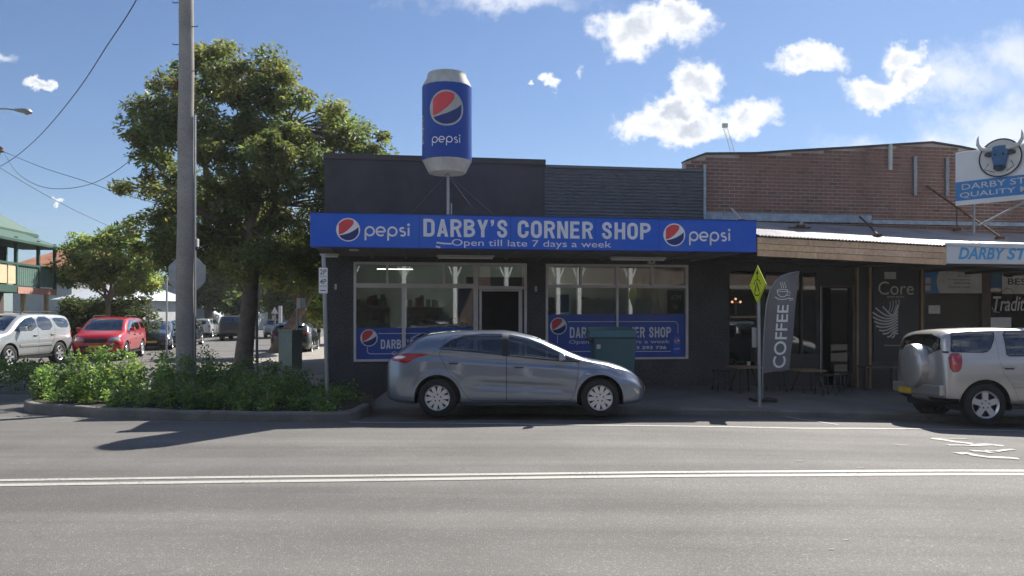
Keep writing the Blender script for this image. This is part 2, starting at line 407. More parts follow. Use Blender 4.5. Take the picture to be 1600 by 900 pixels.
class MB:
    def __init__(s):
        s.v = []; s.f = []; s.t = None

    def add(s, vs, fs, tint=None):
        b = len(s.v)
        s.v.extend(tuple(p) for p in vs)
        s.f.extend(tuple(b + i for i in f) for f in fs)
        if tint is not None:
            if s.t is None:
                s.t = []
            s.t.extend([tint] * len(fs))
        return s

    def box(s, x0, x1, y0, y1, z0, z1, tint=None):
        return s.hexa([(x0, y0, z0), (x1, y0, z0), (x1, y1, z0), (x0, y1, z0), (x0, y0, z1), (x1, y0, z1), (x1, y1, z1), (x0, y1, z1)], tint)

    def hexa(s, p, tint=None):
        return s.add(p, [(0, 3, 2, 1), (4, 5, 6, 7), (0, 1, 5, 4), (1, 2, 6, 5), (2, 3, 7, 6), (3, 0, 4, 7)], tint)

    def tube(s, pts, r, n=8, cap=True):
        pts = [Vector(p) for p in pts]
        rs = r if isinstance(r, (list, tuple)) else [r] * len(pts)
        rings = []
        t0 = (pts[1] - pts[0]).normalized()
        up = Vector((0, 0, 1)) if abs(t0.z) < 0.9 else Vector((1, 0, 0))
        a = t0.cross(up).normalized()
        vs = []
        for i, p in enumerate(pts):
            t = (pts[min(i + 1, len(pts) - 1)] - pts[max(i - 1, 0)]).normalized()
            a = (a - t * a.dot(t)).normalized()
            b = t.cross(a)
            for k in range(n):
                an = 2 * math.pi * k / n
                vs.append(p + (a * math.cos(an) + b * math.sin(an)) * rs[i])
        fs = []
        for i in range(len(pts) - 1):
            for k in range(n):
                k2 = (k + 1) % n
                fs.append((i * n + k, i * n + k2, (i + 1) * n + k2, (i + 1) * n + k))
        if cap:
            fs.append(tuple(range(n))[::-1])
            fs.append(tuple((len(pts) - 1) * n + k for k in range(n)))
        return s.add(vs, fs)

    def lathe(s, prof, n=32, c=(0, 0, 0), axis='z', cap=True):
        """prof: list of (r, h)"""
        vs = []
        for r, h in prof:
            for k in range(n):
                an = 2 * math.pi * k / n
                if axis == 'z':
                    vs.append((c[0] + r * math.cos(an), c[1] + r * math.sin(an), c[2] + h))
                else:
                    vs.append((c[0] + r * math.cos(an), c[1] + h, c[2] + r * math.sin(an)))
        fs = []
        for i in range(len(prof) - 1):
            for k in range(n):
                k2 = (k + 1) % n
                fs.append((i * n + k, i * n + k2, (i + 1) * n + k2, (i + 1) * n + k))
        if cap and prof[0][0] > 1e-5:
            fs.append(tuple(range(n))[::-1])
        if cap and prof[-1][0] > 1e-5:
            fs.append(tuple((len(prof) - 1) * n + k for k in range(n)))
        return s.add(vs, fs)

    def prism(s, poly, y0, y1):
        """polygon in x,z pushed from y0 to y1"""
        n = len(poly)
        vs = [(x, y0, z) for x, z in poly] + [(x, y1, z) for x, z in poly]
        fs = [tuple(range(n)), tuple(range(2 * n - 1, n - 1, -1))]
        for i in range(n):
            j = (i + 1) % n
            fs.append((i, i + n, j + n, j))
        return s.add(vs, fs)

    def prism_z(s, poly, z0, z1):
        n = len(poly)
        vs = [(x, y, z0) for x, y in poly] + [(x, y, z1) for x, y in poly]
        fs = [tuple(range(n))[::-1], tuple(range(n, 2 * n))]
        for i in range(n):
            j = (i + 1) % n
            fs.append((i, j, j + n, i + n))
        return s.add(vs, fs)

    def ribbon(s, pts, w, mp):
        """flat stroke of width w along 2-D points, mapped to 3-D by mp"""
        P = [Vector((p[0], p[1])) for p in pts]
        closed = (P[0] - P[-1]).length < 1e-6
        if closed:
            P = P[:-1]
        n = len(P)
        L = []; Rr = []
        for i in range(n):
            if closed:
                t = P[(i + 1) % n] - P[i - 1]
            else:
                t = P[min(i + 1, n - 1)] - P[max(i - 1, 0)]
            t.normalize()
            nn = Vector((-t.y, t.x)) * (w / 2)
            L.append(mp(*(P[i] + nn))); Rr.append(mp(*(P[i] - nn)))
        vs = L + Rr
        fs = [(i, n + i, n + (i + 1) % n, (i + 1) % n) for i in range(n if closed else n - 1)]
        return s.add(vs, fs)

    def wall(s, x0, x1, z0, z1, y0, y1, holes):
        """wall slab with rectangular openings (x0,x1,z0,z1)"""
        xs = sorted({x0, x1, *[h[0] for h in holes], *[h[1] for h in holes]})
        zs = sorted({z0, z1, *[h[2] for h in holes], *[h[3] for h in holes]})
        xs = [x for x in xs if x0 <= x <= x1]; zs = [z for z in zs if z0 <= z <= z1]
        nx, nz = len(xs) - 1, len(zs) - 1

        def solid(i, j):
            if i < 0 or j < 0 or i >= nx or j >= nz:
                return False
            cx, cz = (xs[i] + xs[i + 1]) / 2, (zs[j] + zs[j + 1]) / 2
            return not any(h[0] < cx < h[1] and h[2] < cz < h[3] for h in holes)
        for i in range(nx):
            for j in range(nz):
                if not solid(i, j):
                    continue
                a, b, c, d = xs[i], xs[i + 1], zs[j], zs[j + 1]
                s.add([(a, y0, c), (b, y0, c), (b, y0, d), (a, y0, d)], [(0, 1, 2, 3)])
                s.add([(a, y1, c), (b, y1, c), (b, y1, d), (a, y1, d)], [(3, 2, 1, 0)])
                if not solid(i - 1, j):
                    s.add([(a, y0, c), (a, y1, c), (a, y1, d), (a, y0, d)], [(3, 2, 1, 0)])
                if not solid(i + 1, j):
                    s.add([(b, y0, c), (b, y1, c), (b, y1, d), (b, y0, d)], [(0, 1, 2, 3)])
                if not solid(i, j - 1):
                    s.add([(a, y0, c), (b, y0, c), (b, y1, c), (a, y1, c)], [(3, 2, 1, 0)])
                if not solid(i, j + 1):
                    s.add([(a, y0, d), (b, y0, d), (b, y1, d), (a, y1, d)], [(0, 1, 2, 3)])
        return s

    def mesh(s, name, off=(0, 0, 0), smooth=False, bevel=0.0):
        me = bpy.data.meshes.new(name)
        v = np.array(s.v, float) - np.array(off, float)
        me.from_pydata(v.tolist(), [], s.f)
        if s.t is not None:
            at = me.attributes.new('tint', 'FLOAT_COLOR', 'FACE')
            arr = np.ones((len(s.f), 4), np.float32)
            arr[:, :3] = np.array(s.t, np.float32)
            at.data.foreach_set('color', arr.ravel())
        if bevel > 0:
            bm = bmesh.new(); bm.from_mesh(me)
            bmesh.ops.remove_doubles(bm, verts=bm.verts, dist=1e-5)
            es = [e for e in bm.edges if len(e.link_faces) == 2 and e.calc_face_angle(0) > 0.5]
            bmesh.ops.bevel(bm, geom=es, offset=bevel, segments=2, affect='EDGES', profile=0.5, clamp_overlap=True)
            bm.to_mesh(me); bm.free()
        if smooth:
            ang = smooth if isinstance(smooth, float) else 0.7
            bm = bmesh.new(); bm.from_mesh(me)
            bmesh.ops.remove_doubles(bm, verts=bm.verts, dist=1e-5)
            for f in bm.faces:
                f.smooth = True
            for e in bm.edges:
                if len(e.link_faces) == 2 and e.calc_face_angle(0) > ang:
                    e.smooth = False
            bm.to_mesh(me); bm.free()
        return me


def tag(o, label=None, cat=None, group=None, kind=None):
    if label: o['label'] = label
    if cat: o['category'] = cat
    if group: o['group'] = group
    if kind: o['kind'] = kind
    return o


class Frame:
    def __init__(s, ox=0.0, oy=0.0, ang=0.0):
        s.o = Vector((ox, oy, 0)); s.a = ang
        s.ux = Vector((math.cos(ang), math.sin(ang), 0)); s.uy = Vector((-math.sin(ang), math.cos(ang), 0))

    def at(s, px, py, yl):
        """where the ray of a photograph pixel meets the plane local y = yl (local x, local z)"""
        d = Vector(((px - 800) / FPX, 1, (HZ - py) / FPX))
        t = (yl + s.o.dot(s.uy)) / (d.x * s.uy.x + d.y * s.uy.y)
        p = Vector((d.x * t, d.y * t, 0)) - s.o
        return p.dot(s.ux), EYE + d.z * t

    def x(s, px, yl):
        return s.at(px, HZ, yl)[0]

    def z(s, px, py, yl):
        return s.at(px, py, yl)[1]

    def world(s, x, y, z=0.0):
        p = s.o + s.ux * x + s.uy * y
        return Vector((p.x, p.y, z))


WORLD = Frame()


def split_letters(mb):
    """one MB per letter: connected pieces, joined where they overlap"""
    par = list(range(len(mb.v)))

    def fd(i):
        while par[i] != i:
            par[i] = par[par[i]]; i = par[i]
        return i
    for f in mb.f:
        for k in f[1:]:
            par[fd(k)] = fd(f[0])
    isl = {}
    for f in mb.f:
        isl.setdefault(fd(f[0]), []).append(f)
    groups = []
    for fs in isl.values():
        ids = {i for f in fs for i in f}
        P = np.array([mb.v[i] for i in ids])
        lo, hi = P.min(0), P.max(0)
        groups.append([fs, lo, hi])
    merged = True
    while merged:
        merged = False
        for i in range(len(groups)):
            for j in range(i + 1, len(groups)):
                a, b = groups[i], groups[j]
                ov = np.minimum(a[2], b[2]) - np.maximum(a[1], b[1])
                sm = np.minimum(a[2] - a[1], b[2] - b[1])
                if ov[0] > .25 * sm[0] - 1e-4 and ov[2] > .25 * sm[2] - 1e-4 and ov[1] > -.01:
                    a[0] = a[0] + b[0]; a[1] = np.minimum(a[1], b[1]); a[2] = np.maximum(a[2], b[2])
                    groups.pop(j); merged = True
                    break
            if merged: break
    out = []
    for fs, _, _ in groups:
        m = MB(); mp = {}
        for f in fs:
            for i in f:
                if i not in mp:
                    mp[i] = len(m.v); m.v.append(mb.v[i])
            m.f.append(tuple(mp[i] for i in f))
        out.append(m)
    return out


class Thing:
    """an Empty at the base of a thing; parts are given in the frame's coordinates"""
    def __init__(s, name, label, cat, at=(0, 0, 0), frame=WORLD, group=None, kind=None, tilt=0.0, rot=0.0):
        s.e = bpy.data.objects.new(name, None)
        COL.objects.link(s.e)
        s.off = at
        w = frame.world(at[0], at[1], at[2])
        s.e.location = w
        s.e.rotation_euler = (tilt, 0, frame.a + rot)
        s.e.empty_display_size = 0.2
        tag(s.e, label, cat, group, kind)

    def part(s, name, mb, mat, parent=None, smooth=False, bevel=0.0, label=None, kind=None):
        if name in ('sign_lettering', 'decal_lettering', 'emblem_lettering', 'can_lettering', 'banner_lettering', 'lettering', 'script') and isinstance(mb, MB):
            r = None
            for q in split_letters(mb):
                r = s.part('letter', q, mat, parent)
            return r
        me = mb.mesh(name, s.off, smooth, bevel) if isinstance(mb, MB) else mb
        for m_ in (mat if isinstance(mat, (list, tuple)) else [mat]):
            me.materials.append(M[m_] if isinstance(m_, str) else m_)
        o = bpy.data.objects.new(name, me)
        COL.objects.link(o)
        o.parent = parent if parent is not None else s.e
        if label: o['label'] = label
        if kind: o['kind'] = kind
        return o


def single(name, mb, mat, label=None, cat=None, frame=WORLD, at=(0, 0, 0), group=None, kind=None, smooth=False, bevel=0.0):
    me = mb.mesh(name, at, smooth, bevel)
    me.materials.append(M[mat] if isinstance(mat, str) else mat)
    o = bpy.data.objects.new(name, me)
    o.location = frame.world(*at)
    o.rotation_euler = (0, 0, frame.a)
    COL.objects.link(o)
    tag(o, label, cat, group, kind)
    return o


def copy_tree(root):
    c = root.copy(); COL.objects.link(c)
    for ch in root.children:
        k = ch.copy(); COL.objects.link(k); k.parent = c
        for g in ch.children:
            q = g.copy(); COL.objects.link(q); q.parent = k
    return c


_fc = {}
def text_geo(txt, bold=0.0, slant=0.0):
    """glyph outlines of the built-in font as (verts, faces), unit size, flat"""
    key = (txt, bold, slant)
    if key in _fc:
        return _fc[key]
    c = bpy.data.curves.new('t', 'FONT')
    c.body = txt
    c.size = 1.0
    c.offset = bold
    c.shear = slant
    c.resolution_u = 4
    c.align_x = 'LEFT'
    o = bpy.data.objects.new('t', c)
    COL.objects.link(o)
    dg = bpy.context.evaluated_depsgraph_get()
    me = o.evaluated_get(dg).to_mesh()
    v = [tuple(p.co) for p in me.vertices]
    f = [tuple(p.vertices) for p in me.polygons]
    o.evaluated_get(dg).to_mesh_clear()
    bpy.data.objects.remove(o)
    bpy.data.curves.remove(c)
    _fc[key] = (v, f)
    return v, f


def put_text(mb, txt, x0, x1, z0, z1, y, bold=0.0, slant=0.0, mp=None, rot=0.0):
    """fit the text into the box x0..x1, z0..z1 on the plane y; or map (u,v) by mp"""
    v, f = text_geo(txt, bold, slant)
    a = np.array(v)
    mn, mx = a[:, :2].min(0), a[:, :2].max(0)
    u = (a[:, 0] - mn[0]) / (mx[0] - mn[0]); w = (a[:, 1] - mn[1]) / (mx[1] - mn[1])
    pts = []
    for uu, ww in zip(u, w):
        if rot:      # text running upwards: u goes up, w goes left
            px, pz = x1 - (ww) * (x1 - x0), z0 + uu * (z1 - z0)
            px = x1 - ww * (x1 - x0)
        else:
            px, pz = x0 + uu * (x1 - x0), z0 + ww * (z1 - z0)
        pts.append(mp(px, pz) if mp else (px, y, pz))
    mb.add(pts, f)
    return mb


def arc(cx, cy, r, a0, a1, n=24, ry=None):
    ry = r if ry is None else ry
    return [(cx + r * math.cos(R(a0 + (a1 - a0) * i / n)), cy + ry * math.sin(R(a0 + (a1 - a0) * i / n))) for i in range(n + 1)]


def pepsi_word(mb, x0, x1, zb, y=None, mp=None, w=0.17):
    """rounded lower-case word drawn as strokes; zb = baseline, total width x1-x0"""
    s = (x1 - x0) / 5.55
    f = mp if mp else (lambda u, v: (u, y, v))

    def st(pts, dx):
        mb.ribbon([(x0 + (px + dx) * s, zb + pz * s) for px, pz in pts], w * s, f)
    for dx in (0.1, 2.75):
        st(arc(.55, .5, .5, 0, 360, 32), dx)
        st([(.05, .55), (.05, .2), (.05, -.2), (.05, -.58)], dx)
    st([(.06, .46), (.35, .46), (.7, .46), (1.04, .46)], 1.38)
    st(arc(.55, .5, .5, -2, 312, 30), 1.38)
    st(arc(.42, .73, .26, 40, 230, 12, .22) + [(.42, .52)] + arc(.46, .26, .28, 70, -145, 14, .24), 4.05)
    st([(.0, 1.0), (.0, .5), (.0, 0)], 5.2)
    st(arc(0, 1.33, .06, 0, 360, 10), 5.2)
    return mb


def globe(T, cx, cz, r, y=None, mp=None, parent=None, ring='white', d=0.003):
    """round emblem: pale disc, red upper wave, navy lower wave"""
    def f(dy):
        if mp:
            return lambda u, v: mp(u, v, dy)
        return lambda u, v: (u, y - dy, v)
    ctrl_a = ([-0.93, -.6, -.2, .2, .45, .62], [-.42, -.37, -.16, .2, .52, .80])
    ctrl_b = ([-0.80, -.4, 0, .4, .7, .93], [-.50, -.42, -.30, -.10, .10, .33])

    def strip(mbx, us, lo, hi, dy):
        g = f(dy)
        for a, b in zip(us[:-1], us[1:]):
            mbx.add([g(cx + a * r, cz + lo(a) * r), g(cx + b * r, cz + lo(b) * r), g(cx + b * r, cz + hi(b) * r), g(cx + a * r, cz + hi(a) * r)], [(0, 1, 2, 3)])
    circ = lambda rr: (lambda u: math.sqrt(max(0.0, rr * rr - u * u)))
    us = [-math.cos(math.pi * i / 40) for i in range(41)]
    m1 = MB(); strip(m1, us, lambda u: -circ(1)(u), circ(1), d)
    o = T.part('emblem_disc', m1, ring, parent)
    q = .9
    fa = lambda u: float(pchip(ctrl_a[0], ctrl_a[1], [u])[0])
    fb = lambda u: float(pchip(ctrl_b[0], ctrl_b[1], [u])[0])
    m2 = MB()
    uu = [-q * math.cos(math.pi * i / 48) for i in range(49)]
    ua = [u for u in uu if -.80 <= u <= .47]
    strip(m2, ua, lambda u: max(fa(u), -circ(q)(u)), lambda u: max(circ(q)(u), fa(u)), 2 * d)
    T.part('emblem_red', m2, 'globered', parent)
    m3 = MB()
    ub = [u for u in uu if -.76 <= u <= .87]
    strip(m3, ub, lambda u: -circ(q)(u), lambda u: max(min(fb(u), circ(q)(u)), -circ(q)(u)), 2 * d)
    T.part('emblem_blue', m3, 'navy', parent)
    return o


# ---- heavy condensed block capitals, drawn as thick rounded strokes in a 10 x 16 cell
def _rc(cx, cy, r, a0, a1, n=7):
    return [(cx + r * math.cos(R(a0 + (a1 - a0) * i / n)), cy + r * math.sin(R(a0 + (a1 - a0) * i / n))) for i in range(n + 1)]


def block_glyph(ch):
    """list of (points, width) strokes or ('poly', points); advance"""
    h = 1.55
    if ch == 'D': return [([(h, 0), (h, 16)], 3.1), ([(h, 14.6), (5.2, 14.6)] + _rc(5.4, 11.6, 3.0, 90, 0) + _rc(5.4, 4.4, 3.0, 0, -90) + [(5.2, 1.4), (h, 1.4)], 3.0)], 10
    if ch in 'OC':
        full = _rc(4.9, 11.2, 3.4, 0, 180) + _rc(4.9, 4.8, 3.4, 180, 360)
        if ch == 'O': return [(full + [full[0]], 3.1)], 10
        return [([(8.3, 10.0)] + _rc(4.9, 11.2, 3.4, 0, 180) + _rc(4.9, 4.8, 3.4, 180, 360) + [(8.3, 6.2)], 3.1)], 10
    if ch == 'A': return [('poly', [(0, 0), (3.0, 0), (6.4, 16), (3.6, 16)]), ('poly', [(10, 0), (7.0, 0), (3.6, 16), (6.4, 16)]), ('poly', [(2.9, 3.0), (7.1, 3.0), (6.6, 5.6), (3.4, 5.6)])], 10
    if ch == 'P': return [([(h, 0), (h, 16)], 3.1), ([(h, 14.6), (5.6, 14.6)] + _rc(5.6, 11.4, 3.0, 80, -80) + [(5.6, 8.0), (h, 8.0)], 2.9)], 9.6
    if ch == 'R': return block_glyph('P')[0] + [('poly', [(4.2, 8), (7.0, 8), (10, 0), (6.9, 0)])], 10
    if ch == 'B': return [([(h, 0), (h, 16)], 3.1), ([(h, 14.7), (5.4, 14.7)] + _rc(5.5, 12.0, 2.6, 85, -80) + [(5.2, 9.0), (h, 8.6)], 2.8), ([(h, 8.3), (5.4, 8.0)] + _rc(5.6, 4.7, 3.1, 80, -85) + [(5.4, 1.4), (h, 1.4)], 2.9)], 10
    if ch == 'Y': return [('poly', [(0, 16), (3.2, 16), (6.3, 7), (3.7, 6)]), ('poly', [(10, 16), (6.8, 16), (3.7, 7), (6.3, 6)]), ([(5, 0), (5, 7)], 3.1)], 10
    if ch == "'": return [('poly', [(0.3, 16), (3.3, 16), (3.2, 12.6), (1.4, 10.2), (0.5, 10.6), (1.5, 12.9), (.3, 12.9)])], 3.8
    if ch == 'S': return [([(8.3, 10.6)] + _rc(4.9, 11.9, 3.0, 0, 200) + [(3.2, 9.2), (6.6, 7.4)] + _rc(4.9, 4.4, 3.1, 25, -180) + [(1.6, 5.6)], 3.0)], 10
    if ch == 'N': return [([(h, 0), (h, 16)], 3.0), ([(8.5, 0), (8.5, 16)], 3.0), ('poly', [(.4, 16), (3.2, 16), (9.6, 0), (6.8, 0)])], 10
    if ch == 'H': return [([(h, 0), (h, 16)], 3.1), ([(8.4, 0), (8.4, 16)], 3.1), ([(h, 8.1), (8.4, 8.1)], 2.9)], 10
    if ch == 'E': return [([(h, 0), (h, 16)], 3.1), ([(h, 14.6), (8.6, 14.6)], 2.8), ([(h, 8.1), (7.9, 8.1)], 2.7), ([(h, 1.4), (8.6, 1.4)], 2.8)], 9.2
    return [], 4.5


def block_word(txt, x0, x1, z0, z1, y, gap=1.9):
    """one MB per letter"""
    gl = [block_glyph(c) for c in txt]
    tot = sum(a for _, a in gl) + gap * (len(gl) - 1)
    sx, sz = (x1 - x0) / tot, (z1 - z0) / 16
    out = []; cx = 0
    for strokes, adv in gl:
        mb_ = MB(); k = 0
        for st_ in strokes:
            yy = y - .0004 * k; k += 1
            f = lambda u, v, cx=cx, yy=yy: (x0 + (cx + u) * sx, yy, z0 + v * sz)
            if st_[0] == 'poly':
                P = st_[1]
                mb_.add([f(*p) for p in P], [tuple(range(len(P)))])
            else:
                mb_.ribbon(st_[0], st_[1], f)
        if strokes: out.append(mb_)
        cx += adv + gap
    return out
# ------------------------------------------------------------------ ground levels
def gx(x):
    if x < 0.5: return 0.0
    if x < 8: return -0.0025 * (x - 0.5) ** 2
    return -0.140625 - 0.0375 * 5 * (1 - math.exp(-(x - 8) / 5.0))


def g(x, y):
    """street level: falls gently to the right, and to the far gutter"""
    return gx(x) - 0.05 * min(max(y - 12.0, 0), 2.0)


def fpz(x, y):
    """footpath level"""
    return gx(x) + 0.0 + 0.02 * min(max(y - 14.0, 0), 3.2)


def sheet(name, xs, ys, zf, mat, kind='structure', clip=None):
    nx, ny = len(xs), len(ys)
    v = [(x, y, zf(x, y)) for y in ys for x in xs]
    f = [(j * nx + i, j * nx + i + 1, (j + 1) * nx + i + 1, (j + 1) * nx + i) for j in range(ny - 1) for i in range(nx - 1)]
    if clip:
        f = [q for q in f if clip(sum(v[k][0] for k in q) / 4, sum(v[k][1] for k in q) / 4)]
    m_ = MB(); m_.add(v, f)
    return single(name, m_, mat, kind=kind, smooth=True)


def poly_sheet(name, poly, zf, mat, kind='structure', skirt=0.0):
    """flat polygon laid on zf, with optional vertical skirt (kerb face)"""
    bm = bmesh.new()
    vs = [bm.verts.new((x, y, zf(x, y))) for x, y in poly]
    fc = bm.faces.new(vs)
    if fc.normal.z < 0: fc.normal_flip()
    if skirt:
        n = len(vs)
        lo = [bm.verts.new((x, y, zf(x, y) - skirt)) for x, y in poly]
        for i in range(n):
            j = (i + 1) % n
            bm.faces.new((vs[i], vs[j], lo[j], lo[i]))
    bmesh.ops.recalc_face_normals(bm, faces=bm.faces)
    bmesh.ops.triangulate(bm, faces=[f for f in bm.faces if len(f.verts) > 4])
    me = bpy.data.meshes.new(name); bm.to_mesh(me); bm.free()
    me.materials.append(M[mat])
    o = bpy.data.objects.new(name, me); COL.objects.link(o)
    tag(o, kind=kind)
    return o


gxs = [-400, -250, -120, -60, -30, -15, -5, 0.5, 2, 4, 6, 8, 10, 13, 17, 22, 30, 60, 120, 250, 400]
gys = [-100, -80, -60, -10, 0, 5, 12, 13, 14, 16, 20, 30, 60, 120, 250, 400, 500]
sheet('ground', gxs, gys, lambda x, y: g(x, y) - 0.06, 'ground')
rx = sorted(set([-200, -80, -40, -20, -12, -9, -6, -3, 0] + [0.5 + 0.75 * i for i in range(30)] + [30, 50, 90, 200]))
sheet('main_road', rx, [1.2, 3, 5, 7, 9, 11, 12, 12.4, 12.8, 13.2, 13.6, 13.9], g, 'asphalt')
# side street: mouth at the junction, runs away along the shop's side wall
SA = R(8.4)
W = Frame(-4.12, 16.87, SA)      # shop wall plane: x along the wall, y away from the camera


def side(x, y):
    return tuple(W.world(x, y))[:2]


sp = [(-30, 13.9), (-2.6, 13.9), (-3.0, 14.6), side(-4.3, 2), side(-4.3, 70), side(-17, 70), side(-17, 6), (-24, 19), (-30, 18.5)]
poly_sheet('side_street', sp, lambda x, y: -0.1 + 0.004, 'asphalt')
# footpaths
fxs = [-2.7, -2.0, -1, 0.5] + [0.5 + 0.8 * i for i in range(1, 30)] + [30, 50]
sheet('footpath', fxs, [14.12, 15, 16, 17.2, 18.5, 21, 24], fpz, 'footpath', clip=None)
sfp = [(-2.7, 14.1)] + [side(0.2, 0.5), side(0.2, 60), side(-3.9, 60), side(-4.1, 6), side(-4.9, 3.5), side(-5.6, 0.0), (-9.0, 15.9), (-8.8, 14.4), (-5.2, 13.2), (-2.8, 13.2)]
poly_sheet('side_footpath', sfp, lambda x, y: 0.012, 'sidepath', skirt=0.25)
mb = MB()
kx = [-2.7 + 0.6 * i for i in range(60)]
prof = [(13.92, -0.2), (13.92, 0.0), (13.935, 0.02), (13.96, 0.03), (14.12, 0.034), (14.12, -0.2)]


def kz(x, dz): return gx(x) - 0.0 + dz


vs = []; fs = []
for x in kx:
    for (yy, dz) in prof:
        vs.append((x, yy, kz(x, dz) - 0.012))
n = len(prof)
for i in range(len(kx) - 1):
    for k in range(n - 1):
        fs.append((i * n + k, i * n + k + 1, (i + 1) * n + k + 1, (i + 1) * n + k)[::-1])
mb.add(vs, fs)
single('kerb', mb, 'kerb', kind='structure')
# ---- lane lines, laid on the road
def line_on_road(name, pts, w, dz=0.005, mat='paint'):
    P = [Vector(p) for p in pts]
    L = []; Rr = []
    # resample
    Q = []
    for a, b in zip(P[:-1], P[1:]):
        k = max(1, int((b - a).length / 0.8))
        for i in range(k):
            Q.append(a + (b - a) * i / k)
    Q.append(P[-1])
    for i, q in enumerate(Q):
        t = (Q[min(i + 1, len(Q) - 1)] - Q[max(i - 1, 0)]).normalized()
        nn = Vector((-t.y, t.x)) * w / 2
        for lst, s_ in ((L, 1), (Rr, -1)):
            r_ = q + nn * s_
            lst.append((r_.x, r_.y, g(r_.x, r_.y) + dz))
    m_ = MB(); n_ = len(Q)
    m_.add(L + Rr, [(i, n_ + i, n_ + i + 1, i + 1) for i in range(n_ - 1)])
    return single(name, m_, mat, kind='structure')


def gp(px, py):
    """ground point under a photograph pixel"""
    y = 12.0
    for _ in range(12):
        x = (px - 800) / FPX * y
        y = (EYE - g(x, y)) * FPX / (py - HZ)
    return ((px - 800) / FPX * y, y)


c1 = [(-40, 6.2)] + [gp(*q) for q in ((0, 751), (320, 746.5), (640, 743), (900, 740), (1250, 737.2), (1600, 736))] + [(60, 12.5)]
c2 = [(-40, 6.2 - .33)] + [gp(*q) for q in ((0, 758.5), (320, 753.8), (640, 749.8), (900, 746), (1250, 743), (1600, 741.5))] + [(60, 12.2)]
line_on_road('centre_line', c1, 0.10)
line_on_road('centre_line', c2, 0.115)
e1 = [gp(*q) for q in ((546, 660.0), (700, 661.5), (900, 664.5), (1250, 669.5), (1600, 673.8))] + [(40, 12.6)]
line_on_road('edge_line', e1, 0.085)
for q in (((1228, 651.5), (1310, 664)),):
    line_on_road('parking_bay_line', [gp(*a) for a in q], 0.07)
# bicycle symbol in the far lane, seen end on
bk = MB()
def rp(x, y, k=[0]):
    return (x, y, g(x, y) + 0.006 + .0004 * k[0])
for n_, (w_, pts) in enumerate(((.17, ((1455, 685.4), (1477, 687.9), (1492.5, 690.8), (1514, 693), (1523.4, 696), (1545, 694.8), (1568, 697.4))),
                (.06, ((1462, 685.2), (1486, 685.6), (1511, 685.9))), (.09, ((1480, 696), (1500, 696), (1514, 696.8), (1530, 697))),
                (.15, ((1495.5, 709.3), (1511, 708.7), (1523.4, 712.0), (1545, 715), (1573, 715.8), (1592, 717.6))),
                (.12, ((1517, 705), (1528, 705.2), (1539, 706.2), (1551, 708.3))), (.08, ((1539, 704.5), (1557, 706.0), (1571, 703.8), (1584, 703.0))))):
    bk.ribbon([gp(*p) for p in pts], w_, lambda x, y, n_=n_: (x, y, g(x, y) + .006 + .0005 * n_))
single('bicycle_lane_symbol', bk, 'paint_worn', kind='structure')
# small white chips and a patch on the asphalt
sp_ = MB()
for (px, py, a, b) in ((1408, 696, .09, .03), (1250, 721, .04, .02), (1322, 844, .025, .008), (1299, 859, .02, .01), (1345, 731, .05, .015)):
    x, y = gp(px, py)
    q = [(x + a * math.cos(t) * (1 + .3 * math.sin(3 * t)), y + b * math.sin(t)) for t in np.linspace(0, 2 * math.pi, 11)[:-1]]
    sp_.add([(u, v, g(u, v) + .006) for u, v in q], [tuple(range(10))])
single('paint_spots', sp_, 'paint_worn', kind='structure')
# gutter drain grate by the bicycle mark
# ---- planter kerb and bed
front = [(-9.45, 16.2), (-9.42, 15.2), (-9.25, 14.55), (-8.7, 14.0), (-7.6, 13.4), (-6.3, 12.85), (-5.2, 12.52), (-4.2, 12.36), (-3.3, 12.33), (-2.85, 12.42), (-2.58, 12.68), (-2.52, 13.1), (-2.55, 13.95)]


def sweep_kerb(path, h=0.16, w=0.15):
    P = [Vector(p) for p in path]
    # smooth path
    Q = []
    for i in range(len(P) - 1):
        p0 = P[max(i - 1, 0)]; p1 = P[i]; p2 = P[i + 1]; p3 = P[min(i + 2, len(P) - 1)]
        for k in range(4):
            t = k / 4
            Q.append(0.5 * ((2 * p1) + (p2 - p0) * t + (2 * p0 - 5 * p1 + 4 * p2 - p3) * t * t + (3 * p1 - p0 - 3 * p2 + p3) * t**3))
    Q.append(P[-1])
    sec = [(0, -.25), (0.0, h - .04), (.015, h - .01), (.045, h), (w, h), (w, -.25)]
    vs = []; fs = []
    for i, q in enumerate(Q):
        t = (Q[min(i + 1, len(Q) - 1)] - Q[max(i - 1, 0)]).normalized()
        nn = Vector((-t.y, t.x))        # inwards (left of travel)
        for (o_, z_) in sec:
            p = q + nn * o_
            j = 0.006 * math.sin(p.x * 5 + p.y * 3)
            vs.append((p.x, p.y, g(p.x, p.y) * 0.6 + z_ + j))
    n_ = len(sec)
    for i in range(len(Q) - 1):
        for k in range(n_ - 1):
            fs.append((i * n_ + k, (i + 1) * n_ + k, (i + 1) * n_ + k + 1, i * n_ + k + 1)[::-1])
    return MB().add(vs, fs), Q


